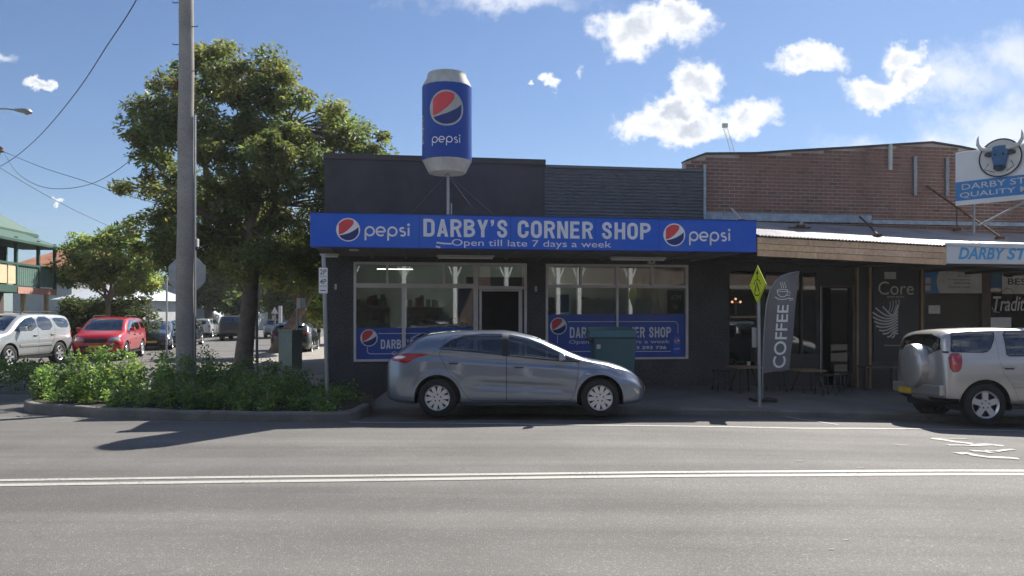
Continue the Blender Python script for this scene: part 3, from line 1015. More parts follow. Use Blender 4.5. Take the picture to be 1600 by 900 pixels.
_, kpath = sweep_kerb(front)
pke = bpy.data.objects.new('planter_kerb', None); COL.objects.link(pke); pke['kind'] = 'structure'
ks = 0
while ks < len(kpath) - 1:
    ke = ks; L_ = 0
    while ke < len(kpath) - 1 and L_ < 1.15:
        L_ += (kpath[ke + 1] - kpath[ke]).length; ke += 1
    seg_ = [kpath[k].copy() for k in range(ks, ke + 1)]
    seg_[0] = seg_[0].lerp(seg_[1], .015); seg_[-1] = seg_[-1].lerp(seg_[-2], .015)
    pk, _ = sweep_kerb([tuple(p) for p in seg_], h=.15 + .004 * math.sin(ks))
    o = bpy.data.objects.new('kerb_stone', pk.mesh('kerb_stone')); o.data.materials.append(M['kerb']); COL.objects.link(o); o.parent = pke
    ks = ke
bed = [(p.x, p.y) for p in kpath] + [(-2.8, 15.4), (-6.0, 16.6), (-9.3, 16.4)]
poly_sheet('planter_soil', [(x * .985 - .05, y + .1) for x, y in bed], lambda x, y: 0.09, 'mulch')
# grass verge at the far left
poly_sheet('verge', [(-30, 18.2), side(-17, 5.5), side(-13.2, 3.8), side(-12.6, 2.2), side(-13.2, 1.4), (-30, 15.0)], lambda x, y: 0.02, 'ground', skirt=.2)

# ------------------------------------------------------------------ corner shop
FP = -2.7              # fascia plane in wall coordinates
L0, L1 = 0.0, W.x(1138, 0.0)
XT = W.x(1099, 0.0)
XB = W.x(851, 0.0)
shop = Thing('shop_building', 'low charcoal corner shop with white framed windows under a blue awning sign', 'shop', (0, 0, 0), W)
# openings
o1 = (W.x(552.5, 0), W.x(823, 0)); o2 = (W.x(852.5, 0), W.x(1075, 0))
ztop, zbot = W.z(690, 410.5, 0), W.z(690, 564, 0)
zdoor = 0.06
dx0, dx1 = W.x(745, 0), o1[1]
zt_, zb_ = W.z(650, 443, 0), W.z(650, 450, 0)
m = MB()
m.wall(0, L1, -0.3, 3.35, 0, 0.24, [(o1[0], dx0, zbot, ztop), (dx0, dx1, zdoor, ztop), (o2[0], o2[1], zbot, ztop)])
shop.part('front_wall', m, 'stucco')
m = MB()
m.box(-0.0, 0.24, 0.242, 14, -0.3, 3.35)
m.box(-0.0, XT, 13.76, 14.0, -0.3, 5.0)
m.box(XT - .24, XT - .01, 0.3, 13.7, 3.3, 5.0)
shop.part('side_wall', m, 'stucco')
# parapets
zp1, zp2 = 5.245, 5.125
m = MB()
m.box(0, XB, 0, 0.22, 3.352, zp1 - .12)
m.box(0, .22, .222, 14, 3.352, zp1 - .12)
shop.part('parapet', m, 'render')
m = MB(); m.box(-.02, XB + .02, -.03, .25, zp1 - .12, zp1); m.box(-.02, .24, .252, 14, zp1 - .12, zp1)
shop.part('parapet_cap', m, 'coping')
# corrugated part: horizontal waves, built as geometry
m = MB()
z0, z1 = 3.352, zp2 - .06
nw = 22
zs = np.linspace(z0, z1, nw * 8 + 1)
pr = [(-.012 + .018 * math.cos(2 * math.pi * (zz - z0) / (z1 - z0) * nw), zz) for zz in zs]
vs = [(XB, y_, z_) for y_, z_ in pr] + [(XT, y_, z_) for y_, z_ in pr]
k = len(pr)
m.add(vs, [(i, k + i, k + i + 1, i + 1) for i in range(k - 1)])
m.box(XB, XT, .02, .2, z0, z1)
shop.part('corrugated_cladding', m, 'iron', smooth=0.9)
m = MB(); m.box(XB + .022, XT, -.045, .24, zp2 - .06, zp2)
shop.part('cladding_cap', m, 'iron')
m = MB(); m.box(.25, XT - .25, .25, 13.7, 4.4, 4.46)
shop.part('roof', m, 'iron')
m = MB(); m.box(XT - .01, XT + .045, -.06, .0, 3.4, W.z(1099, 258, 0))
shop.part('downpipe', m, 'flashing')
# interior room
m = MB()
m.add([(.3, .3, 0.06), (L1 - .3, .3, 0.06), (L1 - .3, 6, 0.06), (.3, 6, 0.06)], [(0, 1, 2, 3)])
shop.part('floor', m, 'footpath')
m = MB()
m.add([(.26, 6, 0), (L1, 6, 0), (L1, 6, 3.3), (.26, 6, 3.3)], [(0, 1, 2, 3)])
m.add([(.26, .25, 0), (.26, 6, 0), (.26, 6, 3.3), (.26, .25, 3.3)], [(0, 1, 2, 3)])
m.add([(L1 - .1, .25, 0), (L1 - .1, 6, 0), (L1 - .1, 6, 3.3), (L1 - .1, .25, 3.3)], [(0, 1, 2, 3)])
shop.part('inner_wall', m, 'room')
m = MB()
m.add([(.26, .25, 3.25), (L1, .25, 3.25), (L1, 6, 3.25), (.26, 6, 3.25)], [(0, 1, 2, 3)])
shop.part('ceiling', m, 'room')


def frame_bars(x0, x1, z0, z1, bars, w=.055, y0=-.03, y1=.09, sill=True):
    """window_frame: outer frame plus bars [(kind, pos, a, b)]"""
    m_ = MB()
    m_.box(x0, x0 + w, y0, y1, z0, z1); m_.box(x1 - w, x1, y0, y1, z0, z1)
    m_.box(x0 + w, x1 - w, y0, y1, z1 - w, z1)
    if sill: m_.box(x0 + w, x1 - w, y0 - .02, y1, z0, z0 + w * .8)
    for (kd, p, a, b, ww) in bars:
        if kd == 'h': m_.box(a, b, y0 + .01, y1 - .01, p - ww / 2, p + ww / 2)
        else: m_.box(p - ww / 2, p + ww / 2, y0 + .005, y1 - .005, a, b)
    return m_


X = lambda px: W.x(px, 0)
zt = (zt_ + zb_) / 2
fz0 = zbot
bars = [('h', zt, o1[0] + .055, X(744), .10),
        ('h', W.z(780, 449.5, 0), X(748), o1[1] - .055, .07),
        ('v', X(605), zt + .05, ztop - .055, .05), ('v', X(694), zt + .05, ztop - .055, .05),
        ('v', X(743.5), zdoor, ztop - .05, .10), ('v', X(631), zbot + .04, zt - .05, .085)]
m = frame_bars(o1[0], o1[1], zbot, ztop, bars, sill=False)
m.box(o1[0] + .055, X(741), -.05, .09, zbot, zbot + .05)
m.box(o1[1] - .055, o1[1], -.03, .09, zdoor, zbot)
shop.part('window_frame', m, 'frame', bevel=.004)
bars = [('h', W.z(960, 447.5, 0), o2[0] + .055, o2[1] - .055, .07),
        ('v', X(964.5), W.z(960, 447.5, 0), ztop - .05, .075), ('v', X(907.5), W.z(960, 447, 0) + .035, ztop - .055, .05),
        ('v', X(1019), W.z(960, 447, 0) + .035, ztop - .055, .05), ('v', X(964.5), zbot + .04, W.z(960, 447, 0) - .04, .05)]
shop.part('window_frame', frame_bars(o2[0], o2[1], zbot, ztop, bars), 'frame', bevel=.004)
# panes of glass
GY = .045
def pane(x0, x1, z0, z1):
    m_ = MB(); m_.box(x0, x1, GY, GY + .006, z0, z1)
    shop.part('window_pane', m_, 'glass')
zt2 = W.z(960, 447.5, 0)
for a, b, c, d in ((o1[0] + .05, X(605) - .02, zt + .05, ztop - .05), (X(605) + .02, X(694) - .02, zt + .05, ztop - .05), (X(694) + .02, X(743.5) - .05, zt + .05, ztop - .05),
                   (X(748), o1[1] - .05, zt + .0, ztop - .05), (o1[0] + .05, X(631) - .04, zbot + .05, zt - .05), (X(631) + .04, X(743.5) - .05, zbot + .05, zt - .05),
                   (o2[0] + .05, X(907.5) - .02, zt2 + .03, ztop - .05), (X(907.5) + .02, X(964.5) - .03, zt2 + .03, ztop - .05), (X(964.5) + .03, X(1019) - .02, zt2 + .03, ztop - .05),
                   (X(1019) + .02, o2[1] - .05, zt2 + .03, ztop - .05), (o2[0] + .05, X(964.5) - .025, zbot + .05, zt2 - .03), (X(964.5) + .025, o2[1] - .05, zbot + .05, zt2 - .03)):
    pane(a, b, c, d)
# open doorway: jambs and door leaf standing inwards
m = MB(); m.box(X(811), X(816), .0, .08, zdoor, W.z(780, 451, 0)); m.box(X(749), X(752.5), .0, .08, zdoor, W.z(780, 451, 0)); m.box(X(749), X(816), 0, .08, W.z(780, 455, 0), W.z(780, 452.5, 0))
shop.part('door_frame', m, 'frame')
m = MB(); m.box(X(753), X(753) + .045, .1, 1.0, zdoor, 2.1)
shop.part('door', m, 'black')
# awning: soffit, roof, brackets
FX0, FX1 = W.x(484.5, FP), W.x(1182, FP)
fzb, fzt = W.z(830, 389.7, FP), W.z(830, 338.5, FP)
m = MB(); m.box(FX0 + .02, FX1 - .02, FP + .16, -.002, fzb + .03, fzb + .09)
for i in range(12):
    xx = FX0 + .3 + i * (FX1 - FX0 - .6) / 11
    m.box(xx - .03, xx + .03, FP + .17, -.003, fzb - .01, fzb + .028)
m.box(FX0 + .02, FX0 + .1, FP + .16, 0, fzb + .092, fzt - .2)
shop.part('awning_soffit', m, 'soffit')
m = MB(); m.add([(FX0, FP + .15, fzt - .15), (FX1, FP + .15, fzt - .15), (FX1, 0, fzt + .02), (FX0, 0, fzt + .02)], [(0, 1, 2, 3)])
shop.part('awning_roof', m, 'awning_iron')

# fascia sign
fs_ = Thing('fascia_sign', 'long blue awning sign reading DARBY\'S CORNER SHOP between two round emblems', 'sign', (FX0, FP, fzb), W)
m = MB(); m.box(FX0, FX1, FP, FP + .14, fzb, fzt)
fs_.part('sign_box', m, 'blue', bevel=.008)
for pj in (655, 798, 930, 1030):
    m = MB(); m.box(W.x(pj, FP) - .004, W.x(pj, FP) + .004, FP - .0015, FP + .001, fzb + .01, fzt - .01); fs_.part('sheet_joint', m, 'navy')
for (za, zb_) in ((fzb - .012, fzb), (fzt, fzt + .012)):
    m = MB(); m.box(FX0 - .004, FX1 + .004, FP - .012, FP + .15, za, zb_); fs_.part('edge_trim', m, 'navy')
Fx = lambda px: W.x(px, FP); Fz = lambda px, py: W.z(px, py, FP)
y_ = FP - .004
globe(fs_, Fx(544), Fz(544, 359), Fx(562.7) - Fx(544), y_ + .003)
globe(fs_, Fx(1053.5), Fz(1053.5, 367), Fx(1070.5) - Fx(1053.5), y_ + .003)
m = MB(); pepsi_word(m, Fx(569), Fx(643), Fz(600, 368.2), y_, w=.215)
fs_.part('emblem_lettering', m, 'white')
m = MB(); pepsi_word(m, Fx(1076), Fx(1143.5), Fz(1110, 376), y_, w=.215)
fs_.part('emblem_lettering', m, 'white')
def fitpx(mbx, txt, pxl, pxr, pyt, pyb, bold=0.0, yy=None, FR=W, plane=None, slant=0):
    pl = FP if plane is None else plane
    yy = y_ if yy is None else yy
    c = (pxl + pxr) / 2
    put_text(mbx, txt, FR.x(pxl, pl), FR.x(pxr, pl), FR.z(c, pyb, pl), FR.z(c, pyt, pl), yy, bold, slant)
for wd_, pa, pb, pt_, pb_ in (("DARBY'S", 661.5, 793.5, 343.0, 370.4), ("CORNER", 809, 926.5, 345.5, 372.4), ("SHOP", 940, 1016, 348, 374)):
    pc = (pa + pb) / 2
    for lm in block_word(wd_, Fx(pa), Fx(pb), Fz(pc, pb_), Fz(pc, pt_), y_):
        fs_.part('letter', lm, 'letter')
m = MB()
fitpx(m, "Open till late 7 days a week", 706, 955, 375.2, 388.6)
m.ribbon([(Fx(682), Fz(682, 379)), (Fx(694), Fz(694, 380.5)), (Fx(706), Fz(706, 381))], .03, lambda u, v: (u, y_, v))
m.ribbon([(Fx(681), Fz(681, 385)), (Fx(688), Fz(688, 387))], .03, lambda u, v: (u, y_, v))
fs_.part('sign_lettering', m, 'letter')

# under-awning tube lights
for k_, (pa, pb, lab) in enumerate(((682, 772, 'long pale light batten under the awning above the doorway window'), (953, 1040, 'long pale light batten under the awning above the right hand window'),
                                   (500, 530, 'short light batten under the awning near its left corner'))):
    yl = -1.2
    xa, xb = W.x(pa, yl), W.x(pb, yl)
    t = Thing('batten_light', lab, 'light', ((xa + xb) / 2, yl, fzb - .04), W, group='light battens under the shop awning')
    m = MB(); m.box(xa, xb, yl - .05, yl + .05, fzb - .05, fzb - .011); t.part('housing', m, 'offwhite')
    m = MB(); m.tube([(xa + .03, yl, fzb - .07), (xb - .03, yl, fzb - .07)], .018, 8); t.part('light_tube', m, 'white', smooth=True)
t = Thing('security_camera', 'small pale square camera box above the right hand shop window', 'camera', (W.x(1016.5, 0), -.06, 2.85), W)
cx_ = W.x(1016.5, 0); cz_ = W.z(1016, 408.5, 0)
m = MB(); m.box(cx_ - .08, cx_ + .08, -.1, -.002, cz_ - .06, cz_ + .07); t.part('housing', m, 'offwhite', bevel=.01)
m = MB(); m.lathe([(.03, 0), (.03, .012), (0, .012)], 14, (cx_, -.113, cz_), 'y'); t.part('lens', m, 'black')
# ceiling dot light under awning left
t = Thing('downlight', 'small round light under the left end of the blue awning', 'light', (W.x(553, -2.2), -2.2, fzb - .03), W)
m = MB(); m.lathe([(.09, .03), (.09, 0), (.0, -.01)], 16, (W.x(553, -2.2), -2.2, fzb - .03)); t.part('fitting', m, 'offwhite')
# small wall plates
for (px, py, lb) in ((524.5, 448, 'small pale wall plate near the left end of the shop front'), (837.3, 451.5, 'small pale wall plate on the pier between the shop windows')):
    x_, z_ = W.at(px, py, 0)
    m = MB(); m.box(x_ - .025, x_ + .025, -.02, -.001, z_ - .06, z_ + .06)
    single('wall_plate', m, 'offwhite', lb, 'wall plate', W, (x_, 0, z_), bevel=.004)

# decals on the lower panes
def decal(px0, px1, pt, pb, lab):
    yl = GY - .008
    x0, z1 = W.at(px0, pt, yl); x1 = W.x(px1, yl); z0 = W.z(px0, pb, yl)
    t_ = Thing('window_decal', lab, 'window sign', ((x0 + x1) / 2, yl, z0), W)
    m_ = MB(); m_.box(x0, x1, yl, yl + .004, z0, z1)
    t_.part('decal_sheet', m_, 'decal')
    return t_, yl - .003, x0, x1, z0, z1


D, yy, x0, x1, z0, z1 = decal(556, 740, 512.5, 563, 'blue shop sign across the bottom of the left window, partly behind the grey hatchback')
A = lambda px: W.x(px, GY); B = lambda px, py: W.z(px, py, GY)
globe(D, A(576.5), B(576, 528), A(590) - A(576.5), yy + .002, d=.0015)
m = MB()
for lm in block_word("DARBY'S CORNER SHOP", A(595), A(736), B(610, 545), B(610, 530.5), yy): D.part('letter', lm, 'letter')
put_text(m, "Open till late 7 days a week", A(612), A(735), B(650, 556), B(650, 549), yy)
D.part('decal_lettering', m, 'letter')
m = MB()
m.ribbon([(A(591), B(591, 521)), (A(735), B(650, 521))], .014, lambda u, v: (u, yy, v))
m.ribbon([(A(574), B(574, 542))] + [(A(574) + .07 * (1 - math.cos(R(t_))), B(574, 548) - .07 * math.sin(R(t_))) for t_ in (15, 30, 45, 60, 75, 90)] + [(A(610), B(574, 548) - .07), (A(700), B(574, 548) - .07)], .014, lambda u, v: (u, yy, v))
D.part('decal_outline', m, 'letter')
D, yy, x0, x1, z0, z1 = decal(854.5, 1073, 491, 560, 'blue shop sign across the bottom of the right window behind the teal bin')
globe(D, A(872.5), B(872, 509.5), A(885.5) - A(872.5), yy + .002, d=.0015)
m = MB()
for lm in block_word("DARBY'S CORNER SHOP", A(890), A(1048), B(970, 527.5), B(970, 511), yy): D.part('letter', lm, 'letter')
put_text(m, "Open till late 7 days a week", A(889), A(1046), B(960, 538.5), B(960, 531), yy)
put_text(m, "3 293 736", A(994), A(1041), B(1015, 545.5), B(1015, 540.5), yy, bold=.02)
D.part('decal_lettering', m, 'letter')
m = MB()
rr = .09
xr = A(1059); zt4 = B(960, 502.5)
m.ribbon([(A(887), zt4), (xr - rr, zt4)] + [(xr - rr + rr * math.sin(R(t_)), zt4 - rr + rr * math.cos(R(t_))) for t_ in (20, 40, 60, 80)] + [(xr, zt4 - rr), (xr, B(1059, 521))], .014, lambda u, v: (u, yy, v))
m.ribbon([(A(871), B(871, 524)), (A(871), B(871, 536))], .014, lambda u, v: (u, yy, v))
m.ribbon([(A(888), B(900, 549)), (A(1048), B(1048, 549))], .014, lambda u, v: (u, yy, v))
D.part('decal_outline', m, 'letter')
m = MB(); m.add([(A(1051.5), yy, B(1057, 552)), (A(1063), yy, B(1057, 552)), (A(1063), yy, B(1057, 524)), (A(1051.5), yy, B(1057, 524))], [(0, 1, 2, 3)])
D.part('printed_can', m, 'blue')
m = MB(); put_text(m, 'pepsi', A(1053), A(1062), B(1057, 547), B(1057, 543), yy - .002); D.part('decal_lettering', m, 'letter')
globe(D, A(1057.5), B(1057, 533), A(1061.6) - A(1057.5), yy, d=.001)

# things inside the shop, seen through the glass
def panel(name, lab, cat, px0, px1, pt, pb, yl, mat, th=.02, txt=None, tm='letter'):
    x0_, z1_ = W.at(px0, pt, yl); x1_ = W.x(px1, yl); z0_ = W.z(px0, pb, yl)
    t_ = Thing(name, lab, cat, ((x0_ + x1_) / 2, yl, z0_), W)
    m_ = MB(); m_.box(x0_, x1_, yl, yl + th, z0_, z1_); t_.part('sheet', m_, mat)
    if txt:
        m_ = MB()
        n_ = len(txt)
        for i_, (s_, fw) in enumerate(txt):
            zc = z1_ - (i_ + .5) / n_ * (z1_ - z0_) * .8 - .1 * (z1_ - z0_)
            hh = (z1_ - z0_) / n_ * .22
            w_ = (x1_ - x0_) * fw / 2; xc_ = (x0_ + x1_) / 2
            put_text(m_, s_, xc_ - w_, xc_ + w_, zc - hh, zc + hh, yl - .003)
        t_.part('lettering', m_, tm)
    return t_


panel('reflection_strip', 'pale painted reflection strip inside the right window, left of the middle bar', 'painted reflection', 893, 962, 467, 491, .2, 'room', .01)  # pale sheets stand in for a band reflected in the glass
panel('reflection_strip', 'pale painted reflection strip inside the right window, right of the middle bar', 'painted reflection', 966.5, 1019, 467, 491, .2, 'room', .01)
panel('cash_machine_sign', 'dark ATM sign at the right end of the right window', 'sign', 1043, 1069, 454, 490, .12, 'black', .01, [('ATM', .6), ('24 hr', .3)])
panel('paper_notice', 'white paper notice inside the left window above the sign', 'notice', 574, 592, 500, 512, .14, 'offwhite', .004)
panel('paper_notice', 'tiny white notice in the lower left corner of the left window', 'notice', 556.5, 563.5, 505, 512, .14, 'offwhite', .004)
panel('paper_notice', 'white sheet in the left window beside the dark plant', 'notice', 688, 703, 489, 503, .3, 'offwhite', .004)
panel('poster', 'blue drinks poster inside the left window beside the door post', 'poster', 713, 738, 451, 496, .8, 'butcher_blue', .02, [('', 0)] if False else None)
panel('poster', 'blue and white poster at the left side of the right window', 'poster', 868, 889, 460, 488, .35, 'butcher_blue', .01)
panel('light_strip', 'narrow bright vertical strip in the right window', 'shop light', 1026.3, 1029.5, 468, 491, .15, 'white', .01)
panel('paper_notice', 'small white card in the lower right corner of the right window', 'notice', 1065, 1071, 484, 490, .14, 'offwhite', .004)
# shelves with goods
rnd = random.Random(3)
gm = [pmat('packet_%d' % i, c, .5, var=.15) for i, c in enumerate(((.25, .10, .08), (.34, .30, .16), (.14, .2, .26), (.42, .42, .40), (.14, .22, .14), (.22, .16, .12)))]
for k_, (xs_, yl, lab) in enumerate(((.9, 2.6, 'tall shelf of goods at the left of the shop window'), (2.3, 3.2, 'tall shelf of goods in the middle of the left window'), (5.4, 2.8, 'tall shelf of goods behind the left half of the right window'),
                                     (7.0, 3.4, 'tall shelf of goods behind the right half of the right window'), (3.9, 4.4, 'shelf of goods seen through the open shop doorway'))):
    t = Thing('display_shelf', lab, 'shelf', (xs_, yl, .06), W, group='display shelves inside the corner shop')
    m = MB(); m.box(xs_ - .5, xs_ + .5, yl + .3, yl + .33, .06, 2.1)
    for z_ in (.2, .62, 1.04, 1.46, 1.88): m.box(xs_ - .5, xs_ + .5, yl, yl + .3, z_, z_ + .025)
    t.part('shelf_frame', m, 'offwhite')
    for gi, mt_ in enumerate(gm):
        m = MB()
        for z_ in (.2, .62, 1.04, 1.46, 1.88):
            for q in range(2):
                x_ = xs_ - .48 + rnd.random() * .85
                m.box(x_, x_ + .11, yl + .02 + .02 * gi, yl + .2, z_ + .026, z_ + .16 + rnd.random() * .18)
        t.part('goods', m, mt_, kind='stuff')
t = Thing('doorway_shade_sheet', 'dark sheet put in as the shade inside the open shop doorway', 'shade sheet', ((X(748) + X(820)) / 2, 1.1, .06), W)
m = MB(); m.box(X(735), X(835), 1.1, 1.14, .06, 2.6); t.part('panel', m, 'dark')  # dark sheet added so the open doorway reads as shade
t = Thing('shop_counter', 'pale shop counter seen through the left window', 'counter', (2.4, 1.6, .06), W)
m = MB(); m.box(1.7, 3.1, 1.4, 1.9, .06, 1.0); t.part('cabinet', m, 'offwhite')
m = MB(); m.box(1.65, 3.15, 1.35, 1.95, 1.001, 1.04); t.part('counter_top', m, 'post_timber')
# indoor plant by the door post
def leaf_cloud(mbx, c, rad, n, size, rnd_, flat=1.0, tintf=None):
    for _ in range(n):
        d = Vector((rnd_.gauss(0, 1), rnd_.gauss(0, 1), rnd_.gauss(0, 1))).normalized() * (rnd_.random() ** .4)
        p = Vector(c) + Vector((d.x * rad[0], d.y * rad[1], d.z * rad[2]))
        a = Vector((rnd_.uniform(-1, 1), rnd_.uniform(-1, 1), rnd_.uniform(-.6, .6))).normalized()
        b = a.cross(Vector((rnd_.uniform(-1, 1), rnd_.uniform(-1, 1), 1))).normalized()
        s_ = size * rnd_.uniform(.6, 1.3)
        k_ = rnd_.uniform(.6, 1.35)
        ti = (k_ * rnd_.uniform(.85, 1.2), k_, k_ * .9) if tintf is None else tintf(rnd_)
        mbx.add([p - a * s_, p + b * s_ * .35, p + a * s_, p - b * s_ * .35], [(0, 1, 2, 3)], ti)
x_, z_ = W.at(712, 505, .5)
t = Thing('potted_plant', 'dark leafy plant standing inside the left window by the door', 'plant', (x_, .5, .06), W)
m = MB(); m.lathe([(.13, 0), (.17, .32), (.15, .32), (0, .28)], 16, (x_, .5, .06)); t.part('pot', m, 'brown')
m = MB(); m.tube([(x_, .5, .3), (x_ + .02, .5, z_ - .1)], .02, 6)
t.part('stem', m, 'bark')
m = MB(); leaf_cloud(m, (x_, .5, z_ - .12), (.42, .25, .28), 420, .06, random.Random(5)); t.part('foliage', m, 'leaf')
t = Thing('ceiling_tube', 'lit fluorescent tube behind the upper left panes', 'light', (1.2, 1.2, 3.0), W)
xa, xb = W.x(589, 1.2), W.x(645, 1.2); zc = W.z(610, 420.5, 1.2)
m = MB(); m.tube([(xa, 1.2, zc), (xb, 1.2, zc)], .007, 8); t.part('tube', m, 'downlight')
for xs_, lab in ((2.6, 'added ceiling tube light deep in the shop left of the door'), (6.2, 'added ceiling tube light deep in the shop behind the right window')):
    t = Thing('ceiling_tube', lab, 'light', (xs_, 3.2, 3.15), W)  # extra tubes added to brighten the room behind the glass
    m = MB(); m.box(xs_ - .65, xs_ + .65, 3.15, 3.25, 3.2, 3.245); t.part('housing', m, 'offwhite')
    m = MB(); m.tube([(xs_ - .6, 3.2, 3.17), (xs_ + .6, 3.2, 3.17)], .02, 8); t.part('tube', m, 'fill_tube_light')

# ------------------------------------------------------------------ giant can on a post above the awning
CY = -1.55
cxl = W.x(698.5, CY)
zc0, zc1 = W.z(698, 274, CY) + .05, W.z(698, 108.5, CY) - .11
cr = (W.x(737.3, CY) - W.x(659.7, CY)) / 2
can = Thing('giant_drink_can', 'giant blue soft drink can with white ends on a post above the awning', 'can sign', (cxl, CY, fzt), W)
H = zc1 - zc0
m = MB(); m.lathe([(cr * .70, 0), (cr * .74, -.01), (cr * .97, H * .105), (cr, H * .115)], 20, (cxl, CY, zc0)); can.part('bottom_rim', m, 'canwhite', smooth=.9)
m = MB(); m.lathe([(cr * 1.0, H * .115), (cr * 1.0, H * .86)], 48, (cxl, CY, zc0)); can.part('can_body', m, 'canblue', smooth=.9)
m = MB(); m.lathe([(cr * 1.005, H * .858), (cr * .99, H * .875), (cr * .79, H * .97), (cr * .78, H), (cr * .7, H * 1.005), (cr * .66, H * .985), (0, H * .985)], 20, (cxl, CY, zc0)); can.part('top_rim', m, 'canwhite', smooth=.9)
a0 = math.radians(-90) - W.a + math.atan2(0, 1)


def canmap(u, v, dy=0.003):
    """u in metres round the can from its front, v height above its bottom"""
    an = R(-90) - R(5) + u / cr
    return (cxl + (cr + dy) * math.cos(an), CY + (cr + dy) * math.sin(an), zc0 + v)


gz = W.z(698, 178.5, CY) - zc0
gr = (W.x(723.5, CY) - W.x(670.5, CY)) / 2 * 1.03
globe(can, 0, gz, gr, mp=lambda u, v, dy: canmap(u, v, dy), ring='canwhite', d=.004)
m = MB(); pepsi_word(m, -.31, .31, W.z(698, 230.5, CY) - zc0, mp=lambda u, v: canmap(u, v, .006), w=.17)
can.part('can_lettering', m, 'white')
m = MB()
put_text(m, 'pepsi', -cr * 1.36, -cr * 1.1, H * .27, H * .56, 0, bold=.02, mp=lambda u, v: canmap(u, v, .006), rot=1)
can.part('can_lettering', m, 'offwhite')
m = MB(); m.tube([(cxl + .02, CY, zc0 - .01), (cxl + .02, CY, fzt - .1)], .03, 10)
m.tube([(cxl + .02, CY, zc0 - .55), (cxl + .02, CY, zc0 - .62), (cxl + .0, CY - .02, fzt + .06), (cxl - .07, CY - .05, fzt - .04)], .02, 8)
m.tube([(cxl + .09, CY, zc0 - .62), (cxl + .09, CY, fzt - .1)], .014, 6)
can.part('support_post', m, 'galv', smooth=True)
for sx, sy in ((1, 1), (-1, 1), (1, -.6)):
    m = MB(); m.tube([(cxl, CY, zc0 - .02), (cxl + sx * 1.0, CY + sy * 1.2, fzt - .02)], .006, 5)
    can.part('guy_wire', m, 'wire')

# ------------------------------------------------------------------ cafe and butcher: brick building
brick_b = Thing('brick_building', 'red brown brick building with stepped roofline above the cafe and the butcher', 'building', (XT, 0, 0), W)
BY = .12
xe = 21.0
prof_px = [(1071, 250), (1102, 238.5), (1180, 238), (1240, 234), (1330, 229), (1400, 224.5), (1456, 221), (1500, 228), (1540, 236.5), (1600, 249)]
outl = [W.at(px, py, BY) for px, py in prof_px] + [(xe, W.z(1600, 249, BY) - .35)]
def otop(x):
    xs_, zs_ = zip(*outl)
    return float(np.interp(x, xs_, zs_))
BB = 3.38
m = MB()
pts = [(outl[0][0], 4.4)] + [(XT + .02, 4.4), (XT + .02, BB), (xe, BB)] + [(x, z - .05) for x, z in reversed(outl)]
m.prism([(outl[0][0], 4.9), (XT + .02, 4.9), (XT + .02, BB), (xe, BB)] + [(x, z - .04) for x, z in reversed(outl)], BY, BY + .23)
m.box(XT + .02, XT + .25, BY + .24, 12, 0, 4.9)
m.box(xe - .25, xe, BY + .24, 12, 0, 4.9)
m.box(XT + .26, xe - .26, 11.7, 12, 0, 4.9)
m.box(XT + .26, xe - .26, BY + .24, 11.6, 4.6, 4.7)
brick_b.part('wall', m, 'mortar')
m = MB()
for (xa, za), (xb, zb) in zip(outl[:-1], outl[1:]):
    m.hexa([(xa, BY - .05, za - .045), (xb, BY - .05, zb - .045), (xb, BY + .27, zb - .045), (xa, BY + .27, za - .045), (xa, BY - .05, za), (xb, BY - .05, zb), (xb, BY + .27, zb), (xa, BY + .27, za)])
brick_b.part('roof_coping', m, 'coping')
# bricks
rb = random.Random(11)
cand = []
LB, HB, J = .228, .072, .014
row = 0
z = BB + .01
while z < 6.1:
    x = XT - .5 + (LB + J) / 2 * (row % 2)
    while x < xe - .2:
        xa, xb = max(x, XT + .05 if z < 5.0 else outl[0][0] + .02), min(x + LB, xe)
        if xb - xa > .05 and min(otop(xa), otop(xb)) - .055 > z + HB:
            px_ = 800 + FPX * W.world(xa, BY).x / W.world(xa, BY).y
            cand.append((xa, xb, z, px_))
        x += LB + J
    z += HB + J; row += 1
full = [c for c in cand if c[1] - c[0] > LB - .001 and c[3] < 1600]
full.sort(key=lambda c: (W.world(c[0], BY).length))
# the nearest / least hidden 300 as single parts
partset = set(id(c) for c in full[:300])
def btint():
    k_ = rb.uniform(.86, 1.08)
    if rb.random() < .06: k_ *= .8
    return (k_ * rb.uniform(.92, 1.12), k_ * rb.uniform(.92, 1.02), k_ * rb.uniform(.9, 1.05))
protos = []
for i in range(14):
    mm = MB(); mm.box(0, LB, -.005 - rb.random() * .004, .01, 0, HB, btint())
    me = mm.mesh('brick', (0, 0, 0), bevel=.0); me.materials.append(M['brick']); protos.append(me)
rest = MB()
rootoff = Vector(brick_b.off)
for c in cand:
    if id(c) in partset:
        o = bpy.data.objects.new('brick', rb.choice(protos)); COL.objects.link(o)
        o.parent = brick_b.e
        o.location = Vector((c[0], BY, c[2])) - rootoff
    else:
        rest.box(c[0], c[1], BY - .005 - rb.random() * .004, BY + .01, c[2], c[2] + HB, btint())
brick_b.part('bricks', rest, 'brick', kind='stuff')
# flashing at the foot of the brickwork
m = MB(); m.box(XT + .05, W.x(1362, .05), .05, .1, W.z(1230, 346, .05), W.z(1230, 334, .05)); m.box(W.x(1363, .05), xe, .06, .1, W.z(1500, 352, .05), W.z(1500, 346, .05))
brick_b.part('flashing', m, 'flashing')
for (px, pt, pb) in ((1432, 244, 305), (1482, 246, 306), (1393.5, 224, 265)):
    xx = W.x(px, 0)
    m = MB(); m.box(xx - .04, xx + .04, BY - .09, BY - .02, W.z(px, pb, 0), W.z(px, pt, 0))
    brick_b.part('wall_strap', m, 'galv' if px != 1393.5 else 'offwhite')

